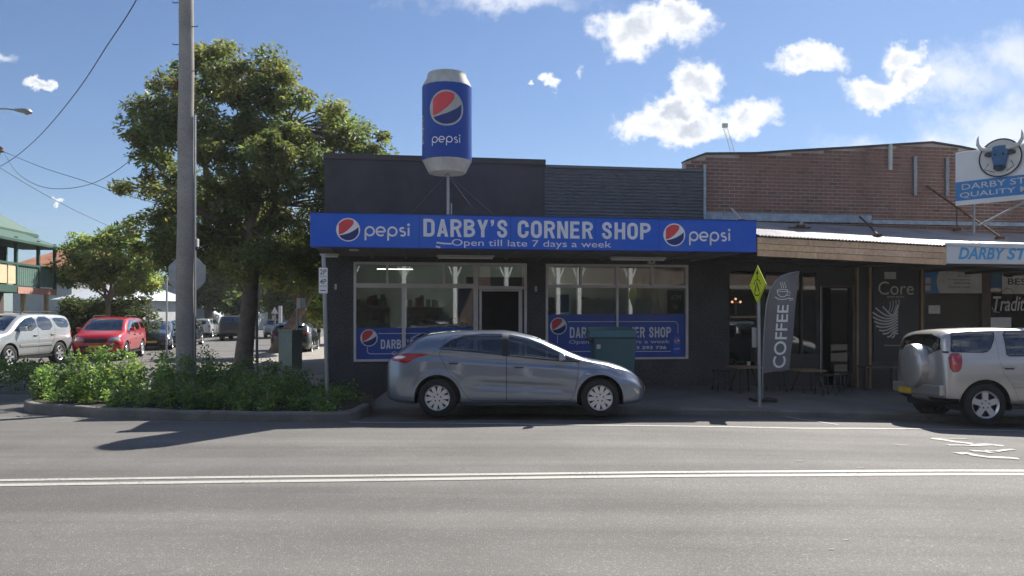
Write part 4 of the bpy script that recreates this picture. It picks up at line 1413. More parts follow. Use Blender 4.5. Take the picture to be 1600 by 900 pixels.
# awning roof: corrugated sheets from the wall down to the fascia
AX0, AX1 = FX1 + .02, xe
awn = Thing('street_awning', 'corrugated iron awning with a raw timber fascia over the cafe footpath', 'awning', (AX0, -1.4, 2.9), W)
def azf(x): return W.z(1183, 368, FP) - .035 * (x - AX0)          # front edge height, falls to the right
def azb(x): return W.z(1230, 346, .05) - .025 * (x - AX0)
m = MB()
pitch = .076
vs = []; nx_ = int((AX1 - AX0) / (pitch / 6))
for i in range(nx_ + 1):
    x = AX0 + i * pitch / 6
    dz = .011 * math.cos(2 * math.pi * i / 6)
    vs.append((x, FP - .05, azf(x) + dz)); vs.append((x, -.0, azb(x) + dz))
m.add(vs, [(2 * i, 2 * i + 2, 2 * i + 3, 2 * i + 1) for i in range(nx_)])
vs2 = [(a, b, c - .004) for a, b, c in vs]
m.add(vs2, [(2 * i + 1, 2 * i + 3, 2 * i + 2, 2 * i) for i in range(nx_)])
awn.part('roof_sheets', m, 'awning_iron', smooth=1.2)
xf1 = W.x(1478, FP)
rb2 = random.Random(4)
rows = 3
for r_ in range(rows):
    cuts = [AX0] + sorted(rb2.uniform(AX0 + .5, xf1 - .3) for _ in range(2)) + [xf1]
    for a, b in zip(cuts[:-1], cuts[1:]):
        if b - a < .15: continue
        def zz(x, q): 
            top = azf(x) - .03; bot = top - .385
            return bot + (top - bot) * q
        q0, q1 = r_ / rows + .012, (r_ + 1) / rows - .012
        dy = rb2.uniform(0, .006)
        kk = rb2.uniform(.9, 1.08)
        mm = MB(); a_, b_ = a + .004, b - .004
        mm.hexa([(a_, FP - dy, zz(a_, q0)), (b_, FP - dy, zz(b_, q0)), (b_, FP + .03, zz(b_, q0)), (a_, FP + .03, zz(a_, q0)),
                 (a_, FP - dy, zz(a_, q1)), (b_, FP - dy, zz(b_, q1)), (b_, FP + .03, zz(b_, q1)), (a_, FP + .03, zz(a_, q1))], (kk, kk * rb2.uniform(.94, 1.0), kk * rb2.uniform(.85, 1)))
        awn.part('plank', mm, 'timber')
m = MB()
def slope_box(x0, x1, y0, y1, d0, d1):
    m.hexa([(x0, y0, azf(x0) - d0), (x1, y0, azf(x1) - d0), (x1, y1, azf(x1) - d0), (x0, y1, azf(x0) - d0), (x0, y0, azf(x0) - d1), (x1, y0, azf(x1) - d1), (x1, y1, azf(x1) - d1), (x0, y1, azf(x0) - d1)])
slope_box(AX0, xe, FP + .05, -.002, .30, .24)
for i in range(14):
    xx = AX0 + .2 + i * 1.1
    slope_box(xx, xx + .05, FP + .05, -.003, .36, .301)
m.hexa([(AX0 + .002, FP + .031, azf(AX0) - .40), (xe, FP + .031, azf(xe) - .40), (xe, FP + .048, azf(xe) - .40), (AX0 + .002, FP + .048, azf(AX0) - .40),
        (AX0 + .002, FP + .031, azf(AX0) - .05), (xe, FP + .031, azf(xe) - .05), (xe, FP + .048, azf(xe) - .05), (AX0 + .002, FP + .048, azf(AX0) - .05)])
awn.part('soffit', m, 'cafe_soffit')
# tie rods from the brick wall
def rodpx(pts, r_, lab, mat='rust', grp='tie rods holding the awning'):
    P = []
    for (px, py, yl) in pts:
        x_, z_ = W.at(px, py, yl); P.append((x_, yl, z_))
    t_ = Thing('tie_rod', lab, 'rod', P[-1], W, group=grp)
    m_ = MB(); m_.tube(P, r_, 8); t_.part('rod', m_, mat, smooth=True)
    m_ = MB(); e = P[-1]; m_.box(e[0] - .07, e[0] + .07, e[1] - .06, e[1] + .06, e[2] - .06, e[2] - .0); t_.part('foot_plate', m_, 'rust')
    return t_
rodpx([(1143, 326, .0), (1158, 343, -1.2)], .028, 'pale pipe end rising above the right end of the blue sign', 'offwhite')
rodpx([(1343, 338, .1), (1371, 366, -2.0)], .022, 'short rusty rod low on the awning left of the bull sign')
rodpx([(1448, 291, .1), (1562, 370, -2.3)], .026, 'long rusty rod running down behind the bull sign')
rodpx([(1495, 318, .1), (1495, 357, -.5)], .014, 'thin upright rusty rod below the bull sign')
# rusty bracket lying on the awning
bx0, bz0 = W.at(1250, 357, -1.6)
t = Thing('metal_bracket', 'rusty folded bracket lying on the cafe awning roof', 'bracket', (bx0, -1.6, bz0), W)
m = MB()
m.box(bx0 - .26, bx0 + .24, -1.63, -1.57, bz0, bz0 + .03); m.box(bx0 - .08, bx0 + .1, -1.66, -1.5, bz0 + .03, bz0 + .08)
t.part('base_bar', m, 'rust')
m = MB(); m.tube([(bx0 + .02, -1.6, bz0 + .07), (bx0 + .05, -1.6, bz0 + .17)], .03, 8); m.tube([(bx0 + .03, -1.6, bz0 + .12), (bx0 + .26, -1.6, bz0 + .03)], .01, 6); m.tube([(bx0 + .03, -1.6, bz0 + .1), (bx0 - .2, -1.6, bz0 + .02)], .01, 6)
t.part('swivel', m, 'galv')

# ------------------------------------------------------------------ cafe front
CW = 0.0
cafe = Thing('cafe_building', 'dark cafe shopfront with open door, timber posts and a shelf window', 'cafe', (L1, 0, 0), W)
def hole(px0, px1, pt, pb, yl=0): return (W.x(px0, yl), W.x(px1, yl), W.z((px0 + px1) / 2, pb, yl), W.z((px0 + px1) / 2, pt, yl))
xe1 = W.x(1441, 0)
hw = hole(1140, 1180, 423, 570); hd = (W.x(1284, 0), W.x(1331, 0), -.1, W.z(1300, 449, 0)); hw2 = (W.x(1196, 0), W.x(1276, 0), .75, W.z(1230, 425, 0))
hp = (W.x(1363, 0), W.x(1437, 0), .55, W.z(1400, 408, 0))
m = MB(); m.wall(L1 + .004, xe1, -.4, 3.33, 0, .22, [hw, hd, hw2])
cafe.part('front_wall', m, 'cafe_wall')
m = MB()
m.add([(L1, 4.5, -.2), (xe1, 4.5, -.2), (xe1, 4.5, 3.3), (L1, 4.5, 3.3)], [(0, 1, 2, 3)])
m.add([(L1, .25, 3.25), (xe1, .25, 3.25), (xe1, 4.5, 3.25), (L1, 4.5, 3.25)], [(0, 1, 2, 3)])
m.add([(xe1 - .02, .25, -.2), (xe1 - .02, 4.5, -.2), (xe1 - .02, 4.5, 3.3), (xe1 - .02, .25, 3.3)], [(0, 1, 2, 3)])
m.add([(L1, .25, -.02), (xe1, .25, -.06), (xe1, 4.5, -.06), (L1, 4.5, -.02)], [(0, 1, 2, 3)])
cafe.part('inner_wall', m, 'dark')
for px, w_ in ((1338.5, .05), (1358, .06), (1439, .06)):
    xx = W.x(px, -.03); m = MB(); m.box(xx - w_ / 2, xx + w_ / 2, -.08, -.002, -.1, W.z(px, 411, -.03))
    cafe.part('timber_post', m, 'post_timber', bevel=.004)
m = MB()
m.box(hd[0] - .05, hd[0] - .0, -.04, .1, -.1, hd[3] + .05); m.box(hd[1], hd[1] + .05, -.04, .1, -.1, hd[3] + .05); m.box(hd[0], hd[1], -.04, .1, hd[3], hd[3] + .05)
cafe.part('door_frame', m, 'brown')
m = MB(); m.box(hd[0] - .058, hd[0] - .045, -.05, -.035, .3, hd[3] + .03); cafe.part('door_edge', m, 'frame')
m = MB(); m.box(hw[0], hw[1], .03, .036, hw[2], hw[3]); cafe.part('window_pane', m, 'glass')
m = MB(); m.box(hw2[0], hw2[1], .03, .036, hw2[2], hw2[3]); cafe.part('window_pane', m, 'glass')
m = MB(); m.box(hd[1] - .5, hd[1] - .02, .08, .11, -.02, hd[3] - .02); cafe.part('door', m, 'darkglass')
m = MB(); m.box(hw[0], hw[1], -.06, .1, W.z(1160, 497, 0), W.z(1160, 493.5, 0)); cafe.part('shelf', m, 'post_timber')
m = MB(); m.box(hw2[0] - .05, hw2[1] + .05, -.02, .02, hw2[2] - .05, hw2[2] - .001); m.box(hw2[0] + .9, hw2[0] + .95, -.02, .02, hw2[2], hw2[3]); cafe.part('window_frame', m, 'cafe_wall')
# wall lamp with three bulbs in the left cafe window
lx, lz = W.at(1149.5, 492, .2)
t = Thing('table_lamp', 'small lamp with three glowing orange bulbs on the cafe window shelf', 'lamp', (lx, .2, lz), W)
m = MB(); m.tube([(lx, .2, lz), (lx, .2, lz + .36)], .018, 8); m.tube([(lx - .1, .2, lz + .28), (lx, .2, lz + .3), (lx + .12, .2, lz + .28)], .012, 6); t.part('stand', m, 'frame')
for bx2, bz2 in ((-.09, .31), (0.0, .38), (.12, .31)):
    m = MB(); m.lathe([(0, -.03), (.026, -.01), (.026, .015), (0, .035)], 10, (lx + bx2, .2, lz + bz2)); t.part('bulb', m, 'bulb', smooth=True)
# black panel with lettering and swirl
xp0, xp1 = W.x(1364, -.02), W.x(1436, -.02)
t = Thing('cafe_sign_panel', 'black panel lettered Core with a white fanned wing drawing', 'sign', ((xp0 + xp1) / 2, -.02, .5), W)
m = MB(); m.box(xp0, xp1, -.04, -.002, .55, W.z(1400, 410, -.02)); t.part('panel', m, 'black')
Pl = -.045
px_ = lambda p: W.x(p, Pl); pz_ = lambda a, b: W.z(a, b, Pl)
m = MB(); put_text(m, 'Core', px_(1372.5), px_(1427.5), pz_(1400, 460.5), pz_(1400, 440), Pl, bold=-.004)
put_text(m, 'espresso', px_(1386), px_(1413), pz_(1400, 466), pz_(1400, 462.5), Pl)
put_text(m, 'takeaway', px_(1381), px_(1409), pz_(1400, 541.5), pz_(1400, 538), Pl)
t.part('sign_lettering', m, 'offwhite')
m = MB(); m.add([(px_(1382), Pl, pz_(1390, 436)), (px_(1400), Pl, pz_(1390, 436)), (px_(1400), Pl, pz_(1390, 425)), (px_(1382), Pl, pz_(1390, 425))], [(0, 1, 2, 3)]); t.part('paper_card', m, 'cafe_wall' if False else 'room')
m = MB()
# fan of curved feather strokes
def Q2(px, py): return (px_(px), pz_(px, py))
rim = [(1379, 479), (1368, 481), (1363.5, 488), (1363.8, 495), (1366, 502), (1369, 509), (1373.5, 515.5), (1379, 521), (1386, 526), (1393, 527)]
for i, e0 in enumerate(rim):
    q = i / 9
    s0 = (1403, 476 + 46 * q)
    c1 = (1395 - 2 * q, 503 + 13 * q); c2 = (e0[0] + 8 + 4 * (1 - q), e0[1] + 10 * (1 - q) + 1)
    pts = []
    for k_ in range(11):
        u = k_ / 10
        f0, f1, f2, f3 = (1 - u)**3, 3 * u * (1 - u)**2, 3 * u * u * (1 - u), u**3
        pts.append(Q2(f0 * s0[0] + f1 * c1[0] + f2 * c2[0] + f3 * e0[0], f0 * s0[1] + f1 * c1[1] + f2 * c2[1] + f3 * e0[1]))
    m.ribbon(pts, .036, lambda u_, v_: (u_, Pl - .0004 * i, v_))
for i in range(4):
    pts = [Q2(1387 + 4.5 * i + 4 * math.sin(u * 2.2), 489 - 18 * u - 1.0 * i) for u in np.linspace(0, 1, 8)]
    m.ribbon(pts, .02, lambda u_, v_: (u_, Pl - .006 - .0004 * i, v_))
t.part('wing_drawing', m, 'offwhite')
# outdoor tables, bench, stools (dark, in the shade)
def table(px, py, wpx, yl, lab, hgt=.75, mat='post_timber'):
    x_, z_ = W.at(px, py, yl); w_ = wpx * 16 / FPX
    fl = fpz(*tuple(W.world(x_, yl))[:2])
    t_ = Thing('cafe_table', lab, 'table', (x_, yl, fl), W, group='cafe tables under the awning')
    m_ = MB(); m_.box(x_ - w_ / 2, x_ + w_ / 2, yl - .3, yl + .3, z_ - .035, z_); t_.part('table_top', m_, mat, bevel=.005)
    for sx_ in (-1, 1):
        for sy_ in (-1, 1):
            m_ = MB(); m_.tube([(x_ + sx_ * w_ * .22, yl + sy_ * .1, z_ - .04), (x_ + sx_ * w_ * .42, yl + sy_ * .27, fl)], .02, 6)
            t_.part('leg', m_, 'black')
    return t_
table(1163, 572, 42, -1.5, 'small timber topped cafe table left of the yellow sign pole')
table(1262, 577, 44, -1.3, 'dark cafe table between the grey banner and the door')
x0_, z0_ = W.at(1345, 571, -.6); x1_ = W.x(1445, -.6)
fl = fpz(*tuple(W.world(x0_, -.6))[:2])
t = Thing('window_bench', 'long high bench top under the Core panel', 'bench', (x0_, -.6, fl), W)
m = MB(); m.box(x0_, x1_ + .3, -.8, -.45, z0_ - .06, z0_); t.part('bench_top', m, 'brown', bevel=.004)
for px in (1352, 1394, 1440):
    xx = W.x(px, -.6); m = MB(); m.box(xx - .03, xx + .03, -.66, -.58, fl - .1, z0_ - .061); t.part('leg', m, 'brown')
rs = random.Random(9)
for (px, yl, lab) in ((1213, -1.3, 'low black stool beside the foot of the coffee banner'), (1316, -1.2, 'low black stool in front of the cafe door'), (1290, -1.9, 'low black stool right of the middle cafe table'), (1128, -1.2, 'low black stool left of the timber topped table')):
    x_ = W.x(px, yl); fl_ = fpz(*tuple(W.world(x_, yl))[:2])
    t = Thing('stool', lab, 'stool', (x_, yl, fl_), W, group='black stools outside the cafe')
    m = MB(); m.box(x_ - .16, x_ + .16, yl - .16, yl + .16, fl_ + .43, fl_ + .46); t.part('seat', m, 'black', bevel=.01)
    for sx_ in (-1, 1):
        for sy_ in (-1, 1):
            m = MB(); m.tube([(x_ + sx_ * .12, yl + sy_ * .12, fl_ + .43), (x_ + sx_ * .16, yl + sy_ * .16, fl_)], .013, 6); t.part('leg', m, 'black')
# cups on the tables
x_, z_ = W.at(1170, 572, -1.4)
m = MB(); m.lathe([(.03, 0), (.042, .1), (.036, .1), (0, .09)], 12, (x_, -1.4, z_)); single('paper_cup', m, 'offwhite', 'white cup on the table left of the yellow sign pole', 'cup', W, (x_, -1.4, z_), smooth=True)

# ------------------------------------------------------------------ butcher
bx0_ = xe1 + .02
but = Thing('butcher_shop', 'butcher shopfront with brown pillar and sign-covered dark windows', 'shop', (bx0_, 0, -.2), W)
pil0, pil1 = W.x(1535, 0), W.x(1548, 0)
zt5 = W.z(1520, 418, 0)
m = MB()
m.wall(bx0_, xe, -.5, 3.32, 0, .22, [(bx0_ + .05, pil0, .3, zt5), (pil1, pil1 + 2.6, .3, zt5), (pil1 + 2.8, xe - .4, .3, zt5)])
but.part('front_wall', m, 'brown')
m = MB(); m.box(bx0_ + .05, pil0, .03, .036, .3, zt5); but.part('window_pane', m, 'glass')
m = MB(); m.box(pil1, pil1 + 2.6, .03, .036, .3, zt5); but.part('window_pane', m, 'glass')
m = MB(); m.box(pil1 + 2.8, xe - .4, .03, .036, .3, zt5); but.part('window_pane', m, 'glass')
m = MB(); m.box(bx0_, xe, -.05, -.002, zt5, W.z(1520, 411, 0)); but.part('window_head', m, 'butcher_blue')
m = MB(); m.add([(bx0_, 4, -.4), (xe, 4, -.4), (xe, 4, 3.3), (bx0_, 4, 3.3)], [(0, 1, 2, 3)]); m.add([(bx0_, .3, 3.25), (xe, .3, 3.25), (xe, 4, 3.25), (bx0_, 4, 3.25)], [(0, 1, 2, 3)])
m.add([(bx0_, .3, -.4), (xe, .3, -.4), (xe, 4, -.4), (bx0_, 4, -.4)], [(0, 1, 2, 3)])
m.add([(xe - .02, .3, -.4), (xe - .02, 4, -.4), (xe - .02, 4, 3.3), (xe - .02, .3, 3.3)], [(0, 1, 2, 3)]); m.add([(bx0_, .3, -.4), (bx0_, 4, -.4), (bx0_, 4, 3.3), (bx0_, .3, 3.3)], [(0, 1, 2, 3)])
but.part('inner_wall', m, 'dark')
yb = .0
def bs(name, lab, px0, px1, pt, pb, mat, yl=.01):
    a, z1_ = W.at(px0, pt, yl); b = W.x(px1, yl); z0_ = W.z(px0, pb, yl)
    t_ = Thing(name, lab, 'window sign', ((a + b) / 2, yl, z0_), W)
    m_ = MB(); m_.box(a, b, yl, yl + .012, z0_, z1_); t_.part('panel', m_, mat); return t_
t = bs('window_sign', 'blue sign with a pale lettered panel across the first butcher window', 1443, 1534, 421, 458, 'butcher_blue')
yl = .006
def bq(px, py): 
    a, b = W.at(px, py, yl); return (a, yl, b)
m = MB(); m.add([bq(1468, 421.5), bq(1534, 421.5), bq(1534, 458), bq(1468, 458), bq(1465, 450), bq(1463.5, 440), bq(1465, 430)], [tuple(range(7))]); t.part('pale_panel', m, 'offwhite')
m = MB()
yl2 = .003
def bt(mb_, s_, a, b, c, d, bold=0.0, sl=0.0): put_text(mb_, s_, W.x(a, yl2), W.x(b, yl2), W.z((a + b) / 2, d, yl2), W.z((a + b) / 2, c, yl2), yl2, bold, sl)
for s_, a, yv in (('Sausages', 1496, 431.5), ('Prime quality', 1481, 437), ('local lamb', 1491, 442), ('Gourmet meats', 1482, 448)): bt(m, s_, a, 1516, yv - 1.6, yv + 1.6)
t.part('small_lettering', m, 'black', kind='stuff')
m = MB(); m.box(W.x(1446, 0), W.x(1454, 0), -.002, .006, W.z(1450, 454, 0), W.z(1450, 446, 0)); m.box(W.x(1446, 0), W.x(1454, 0), -.002, .006, W.z(1450, 443, 0), W.z(1450, 434, 0)); t.part('pale_squares', m, 'offwhite')
t = bs('window_sign', 'pale sign lettered BEST beside a blue bull head in the second butcher window', 1566, 1680, 421, 459, 'offwhite')
m = MB(); bt(m, 'BEST', 1575, 1615, 435, 445, .01); bt(m, 'BUTCHER', 1620, 1672, 435, 445, .01)
yl = .004
m.add([bq(1566, 430), bq(1572, 423), bq(1580, 421.5), bq(1586, 424), bq(1578, 429), bq(1584, 433), bq(1573, 433)], [tuple(range(7))]); t.part('lettering', m, 'black')
m = MB(); m.ribbon([W.at(1567, 457, yl), W.at(1572, 450, yl), W.at(1580, 452, yl), W.at(1584, 458, yl)], .012, lambda u, v: (u, yl, v)); t.part('outline', m, 'black')
t = bs('bull_picture', 'blue bull head print between the two butcher windows', 1549, 1565, 421, 450, 'bull')
t = Thing('window_lettering', 'white script lettering Traditional on the second butcher window', 'lettering', (W.x(1600, 0), 0, 1.9), W)
m = MB(); bt(m, 'Traditional', 1552, 1640, 463, 486, .01, .25); m.ribbon([W.at(1550, 480, yl2), W.at(1553, 487, yl2), W.at(1562, 488, yl2)], .012, lambda u, v: (u, yl2, v)); t.part('script', m, 'offwhite')
t = bs('paper_notice', 'small pale notice in the first butcher window', 1451, 1469, 477, 490, 'offwhite')
t = bs('paper_notice', 'wide pale notice in the second butcher window above the silver car', 1547, 1580, 496, 512, 'offwhite')

# butcher's fascia
fa, fb_ = W.x(1478.5, FP - .02), xe
ft_ = W.z(1485, 379.5, FP); fbm = W.z(1485, 412, FP)
t = Thing('fascia_sign', 'white awning fascia sign with light blue slanted DARBY STREET lettering', 'sign', (fa, FP, fbm), W)
m = MB(); m.box(fa, fb_, FP - .04, FP + .03, fbm, ft_); t.part('sign_box', m, 'panelwhite', bevel=.006)
yl3 = FP - .044
zA, zB = W.z(1550, 405.5, yl3), W.z(1550, 387, yl3)
m = MB(); put_text(m, 'DARBY', W.x(1497.5, yl3), W.x(1571, yl3), zA, zB, yl3, .03, .25); put_text(m, 'STREET', W.x(1573, yl3), W.x(1665, yl3), zA, zB, yl3, .03, .25); put_text(m, 'MEATS', W.x(1672, yl3), W.x(1745, yl3), zA, zB, yl3, .03, .25)
t.part('sign_lettering', m, 'skyblue')
t = Thing('downlight', 'small lit downlight at the edge of the butcher awning', 'light', (W.x(1458, -1.8), -1.8, 2.8), W)
a_, b_ = W.at(1458, 410, -1.8)
m = MB(); m.lathe([(0, -.02), (.03, -.01), (.03, .02), (0, .02)], 12, (a_, -1.8, b_)); t.part('lamp', m, 'downlight')
m = MB(); m.lathe([(.045, .02), (.045, .10), (.0, .10)], 12, (a_, -1.8, b_)); t.part('fitting', m, 'offwhite')

# bull sign: a board standing on the awning, turned to face up the street
SF = Frame(9.93, 17.2, math.atan2(-.752, .659))
LSG = 2.35
bs_ = Thing('bull_sign', 'white and blue board with bull head and DARBY STREET QUALITY MEATS lettering standing on awning', 'sign', (0, 0, 4.0), SF)
def sz(px, py): return SF.at(px, py, 0)
zlo, zhi = 4.135, 5.32
m = MB(); m.box(0, LSG, 0, .06, zlo, zhi); bs_.part('board', m, 'panelwhite', bevel=.005)
zb0, zb1 = zlo + .10, zlo + .52
m = MB(); m.box(0.002, LSG - .002, -.004, -.0, zb0, zb1); bs_.part('blue_band', m, 'butcher_blue')
m = MB()
put_text(m, 'DARBY STREET', SF.x(1503, 0), SF.x(1656, 0), zb0 + .235, zb0 + .365, -.008, .004)
put_text(m, 'QUALITY MEATS', SF.x(1500, 0), SF.x(1662, 0), zb0 + .045, zb0 + .175, -.008, .004)
bs_.part('sign_lettering', m, 'offwhite')
hx, hz = SF.at(1564, 247, 0)
m = MB(); m.lathe([(0, -.02), (.40, -.02), (.40, .015), (0, .015)], 36, (hx, -.03, hz), 'y'); bs_.part('disc', m, 'offwhite')
m = MB(); m.ribbon([(p[0], p[1]) for p in arc(hx, hz, .40, 0, 360, 40)], .03, lambda u, v: (u, -.054, v)); m.ribbon([(hx - .22, hz - .1), (hx - .3, hz - .22), (hx - .1, hz - .3)], .015, lambda u, v: (u, -.054, v)); m.ribbon([(hx + .2, hz - .08), (hx + .26, hz - .2), (hx + .12, hz - .3)], .015, lambda u, v: (u, -.054, v)); bs_.part('disc_outline', m, 'bull_dark')
def sym(pts): return pts + [(-x, y) for x, y in reversed(pts)]
def bull(pts, d0, d1): 
    mm = MB(); mm.prism([(hx + x, hz + y) for x, y in pts], -d1, -d0); return mm
bs_.part('bull_face', bull(sym([(0, .26), (.12, .25), (.17, .17), (.15, .0), (.12, -.14), (.11, -.24), (.05, -.29), (0, -.29)]), .05, .12), 'bull', bevel=.02)
bs_.part('bull_muzzle', bull(sym([(0, -.17), (.10, -.16), (.115, -.24), (.05, -.28), (0, -.28)]), .12, .15), 'bull_dark', bevel=.015)
for s_ in (-1, 1):
    m = MB(); m.tube([(hx + s_ * x, -.09, hz + y) for x, y in ((.13, .2), (.25, .2), (.36, .24), (.42, .34), (.42, .46), (.405, .53))], [.055, .05, .042, .034, .02, .004], 10); bs_.part('horn', m, 'offwhite', smooth=True)
    m = MB(); m.prism([(hx + s_ * x, hz + y) for x, y in ((.15, .13), (.22, .15), (.29, .11), (.28, .06), (.21, .04), (.15, .05))][::s_], -.1, -.05); bs_.part('ear', m, 'bull_dark')
    m = MB(); m.lathe([(.0, -.01), (.022, -.0), (0, .012)], 10, (hx + s_ * .08, -.125, hz + .07), 'y'); bs_.part('eye', m, 'bull_dark')
m = MB()
for u in (.35, LSG - .35):
    m.tube([(u, .08, zhi - .5), (u, .08, 3.5)], .025, 8)
m.tube([(LSG * .62, .05, zlo + .02), (LSG * .25, -.35, 3.62)], .022, 8)
bs_.part('support_post', m, 'galv', smooth=True)
# ------------------------------------------------------------------ cars
from mathutils.kdtree import KDTree
def car_body_bm(rows, nst=90, seg=(4, 12, 10, 8), crease=None):
    rows = sorted(rows); A_ = np.array(rows, float)
    xs = A_[:, 0]
    t = np.linspace(0, 1, nst)
    # finer towards the ends
    tt = 0.5 - 0.5 * np.cos(math.pi * t)
    q = xs[0] + (xs[-1] - xs[0]) * (0.35 * t + 0.65 * tt)
    C_ = [pchip(xs, A_[:, k], q) for k in range(1, 9)]
    bm = bmesh.new()
    rings = []

    def ring(i):
        zb, w, zm, ws, zs, wr, zr, zt = [c[i] for c in C_]
        P = [(0, zb), (w * .80, zb), (w * .955, zb + .05), (w, zm), (w * .4 + ws * .6 + .004, zm + (zs - zm) * .62), (ws, zs), (wr, zr), (wr * .55, zr + (zt - zr) * .82), (0, zt)]
        ctl = [0, .10, .16, .34, .46, .52, .76, .88, 1.0]
        u = np.concatenate([np.linspace(0, .16, seg[0], endpoint=False), np.linspace(.16, .52, seg[1], endpoint=False), np.linspace(.52, .76, seg[2], endpoint=False), np.linspace(.76, 1, seg[3])])
        yy = pchip(ctl, [p[0] for p in P], u); zz = pchip(ctl, [p[1] for p in P], u)
        if crease:
            yy = np.array([a - crease(q[i], a, b) for a, b in zip(yy, zz)])
        half = list(zip(yy, zz))
        full = half + [(-a, b) for a, b in half[-2:0:-1]]
        return full
    for i in range(nst):
        rings.append([bm.verts.new((q[i], a, b)) for a, b in ring(i)])
    # rounded caps
    for end, dirn in ((0, -1), (nst - 1, 1)):
        r0 = ring(end); cy = 0; cz = sum(b for a, b in r0) / len(r0)
        prev = rings[end]
        for s_, dx in ((.8, .012), (.55, .02), (.28, .024)):
            cur = [bm.verts.new((q[end] + dirn * dx, a * s_, cz + (b - cz) * s_)) for a, b in r0]
            n_ = len(cur)
            for k in range(n_):
                k2 = (k + 1) % n_
                f = (prev[k], prev[k2], cur[k2], cur[k])
                bm.faces.new(f if dirn > 0 else f[::-1])
            prev = cur
        bm.faces.new(prev if dirn > 0 else prev[::-1])
    n_ = len(rings[0])
    for i in range(nst - 1):
        for k in range(n_):
            k2 = (k + 1) % n_
            bm.faces.new((rings[i][k], rings[i][k2], rings[i + 1][k2], rings[i + 1][k]))
    bmesh.ops.recalc_face_normals(bm, faces=bm.faces)
    return bm


def inpoly(x, y, poly):
    c = False; n_ = len(poly); j = n_ - 1
    for i in range(n_):
        xi, yi = poly[i]; xj, yj = poly[j]
        if (yi > y) != (yj > y) and x < (xj - xi) * (y - yi) / (yj - yi) + xi:
            c = not c
        j = i
    return c


def cut_region(bm, lay, rid, poly, ax, filt):
    a, b = ax
    lo = (min(p[0] for p in poly) - .002, min(p[1] for p in poly) - .002); hi = (max(p[0] for p in poly) + .002, max(p[1] for p in poly) + .002)

    def cand():
        out = []
        for f in bm.faces:
            if f[lay] != 0: continue
            vs = f.verts
            if max(v.co[a] for v in vs) < lo[0] or min(v.co[a] for v in vs) > hi[0] or max(v.co[b] for v in vs) < lo[1] or min(v.co[b] for v in vs) > hi[1]: continue
            if not filt(f.calc_center_median()): continue
            out.append(f)
        return out
    n_ = len(poly)
    for i in range(n_):
        p, q = poly[i], poly[(i + 1) % n_]
        # only faces near this edge
        ex0, ex1 = min(p[0], q[0]) - .001, max(p[0], q[0]) + .001
        ey0, ey1 = min(p[1], q[1]) - .001, max(p[1], q[1]) + .001
        fs = []
        for f in cand():
            vs = f.verts
            if max(v.co[a] for v in vs) < ex0 or min(v.co[a] for v in vs) > ex1 or max(v.co[b] for v in vs) < ey0 or min(v.co[b] for v in vs) > ey1: continue
            fs.append(f)
        if not fs: continue
        co = [0, 0, 0]; co[a], co[b] = p
        no = [0, 0, 0]; no[a], no[b] = -(q[1] - p[1]), (q[0] - p[0])
        if abs(no[a]) + abs(no[b]) < 1e-9: continue
        ge = set(fs) | {e for f in fs for e in f.edges} | {v for f in fs for v in f.verts}
        bmesh.ops.bisect_plane(bm, geom=list(ge), dist=1e-5, plane_co=co, plane_no=no)
    cnt = 0
    for f in cand():
        c = f.calc_center_median()
        if inpoly(c[a], c[b], poly):
            f[lay] = rid; cnt += 1
    return cnt


def smooth_poly(pts, it=1):
    for _ in range(it):
        out = []
        n_ = len(pts)
        for i in range(n_):
            p, q = pts[i], pts[(i + 1) % n_]
            out.append((p[0] * .75 + q[0] * .25, p[1] * .75 + q[1] * .25)); out.append((p[0] * .25 + q[0] * .75, p[1] * .25 + q[1] * .75))
        pts = out
    return pts


def region_mesh(bm, lay, rid, name, off, inset=None, mats=1):
    nb = bmesh.new(); mp = {}; org = []
    for f in bm.faces:
        if f[lay] == rid:
            vs = []
            for v in f.verts:
                if v.index not in mp:
                    mp[v.index] = nb.verts.new(v.co); org.append((v.co.copy(), v.normal.copy()))
                vs.append(mp[v.index])
            try: nb.faces.new(vs)
            except ValueError: pass
    if not nb.faces:
        nb.free(); return None
    for f in nb.faces: f.smooth = True
    if inset:
        th, dp = inset
        nb.normal_update()
        r_ = bmesh.ops.inset_region(nb, faces=list(nb.faces), thickness=th, depth=dp, use_even_offset=True, use_boundary=True)
        for f in r_['faces']: f.material_index = 1
    me = bpy.data.meshes.new(name)
    nb.to_mesh(me); nb.free()
    kd = KDTree(len(org))
    for i, (c, _) in enumerate(org): kd.insert(c, i)
    kd.balance()
    me.normals_split_custom_set_from_vertices([org[kd.find(v.co)[1]][1] for v in me.vertices])
    return me


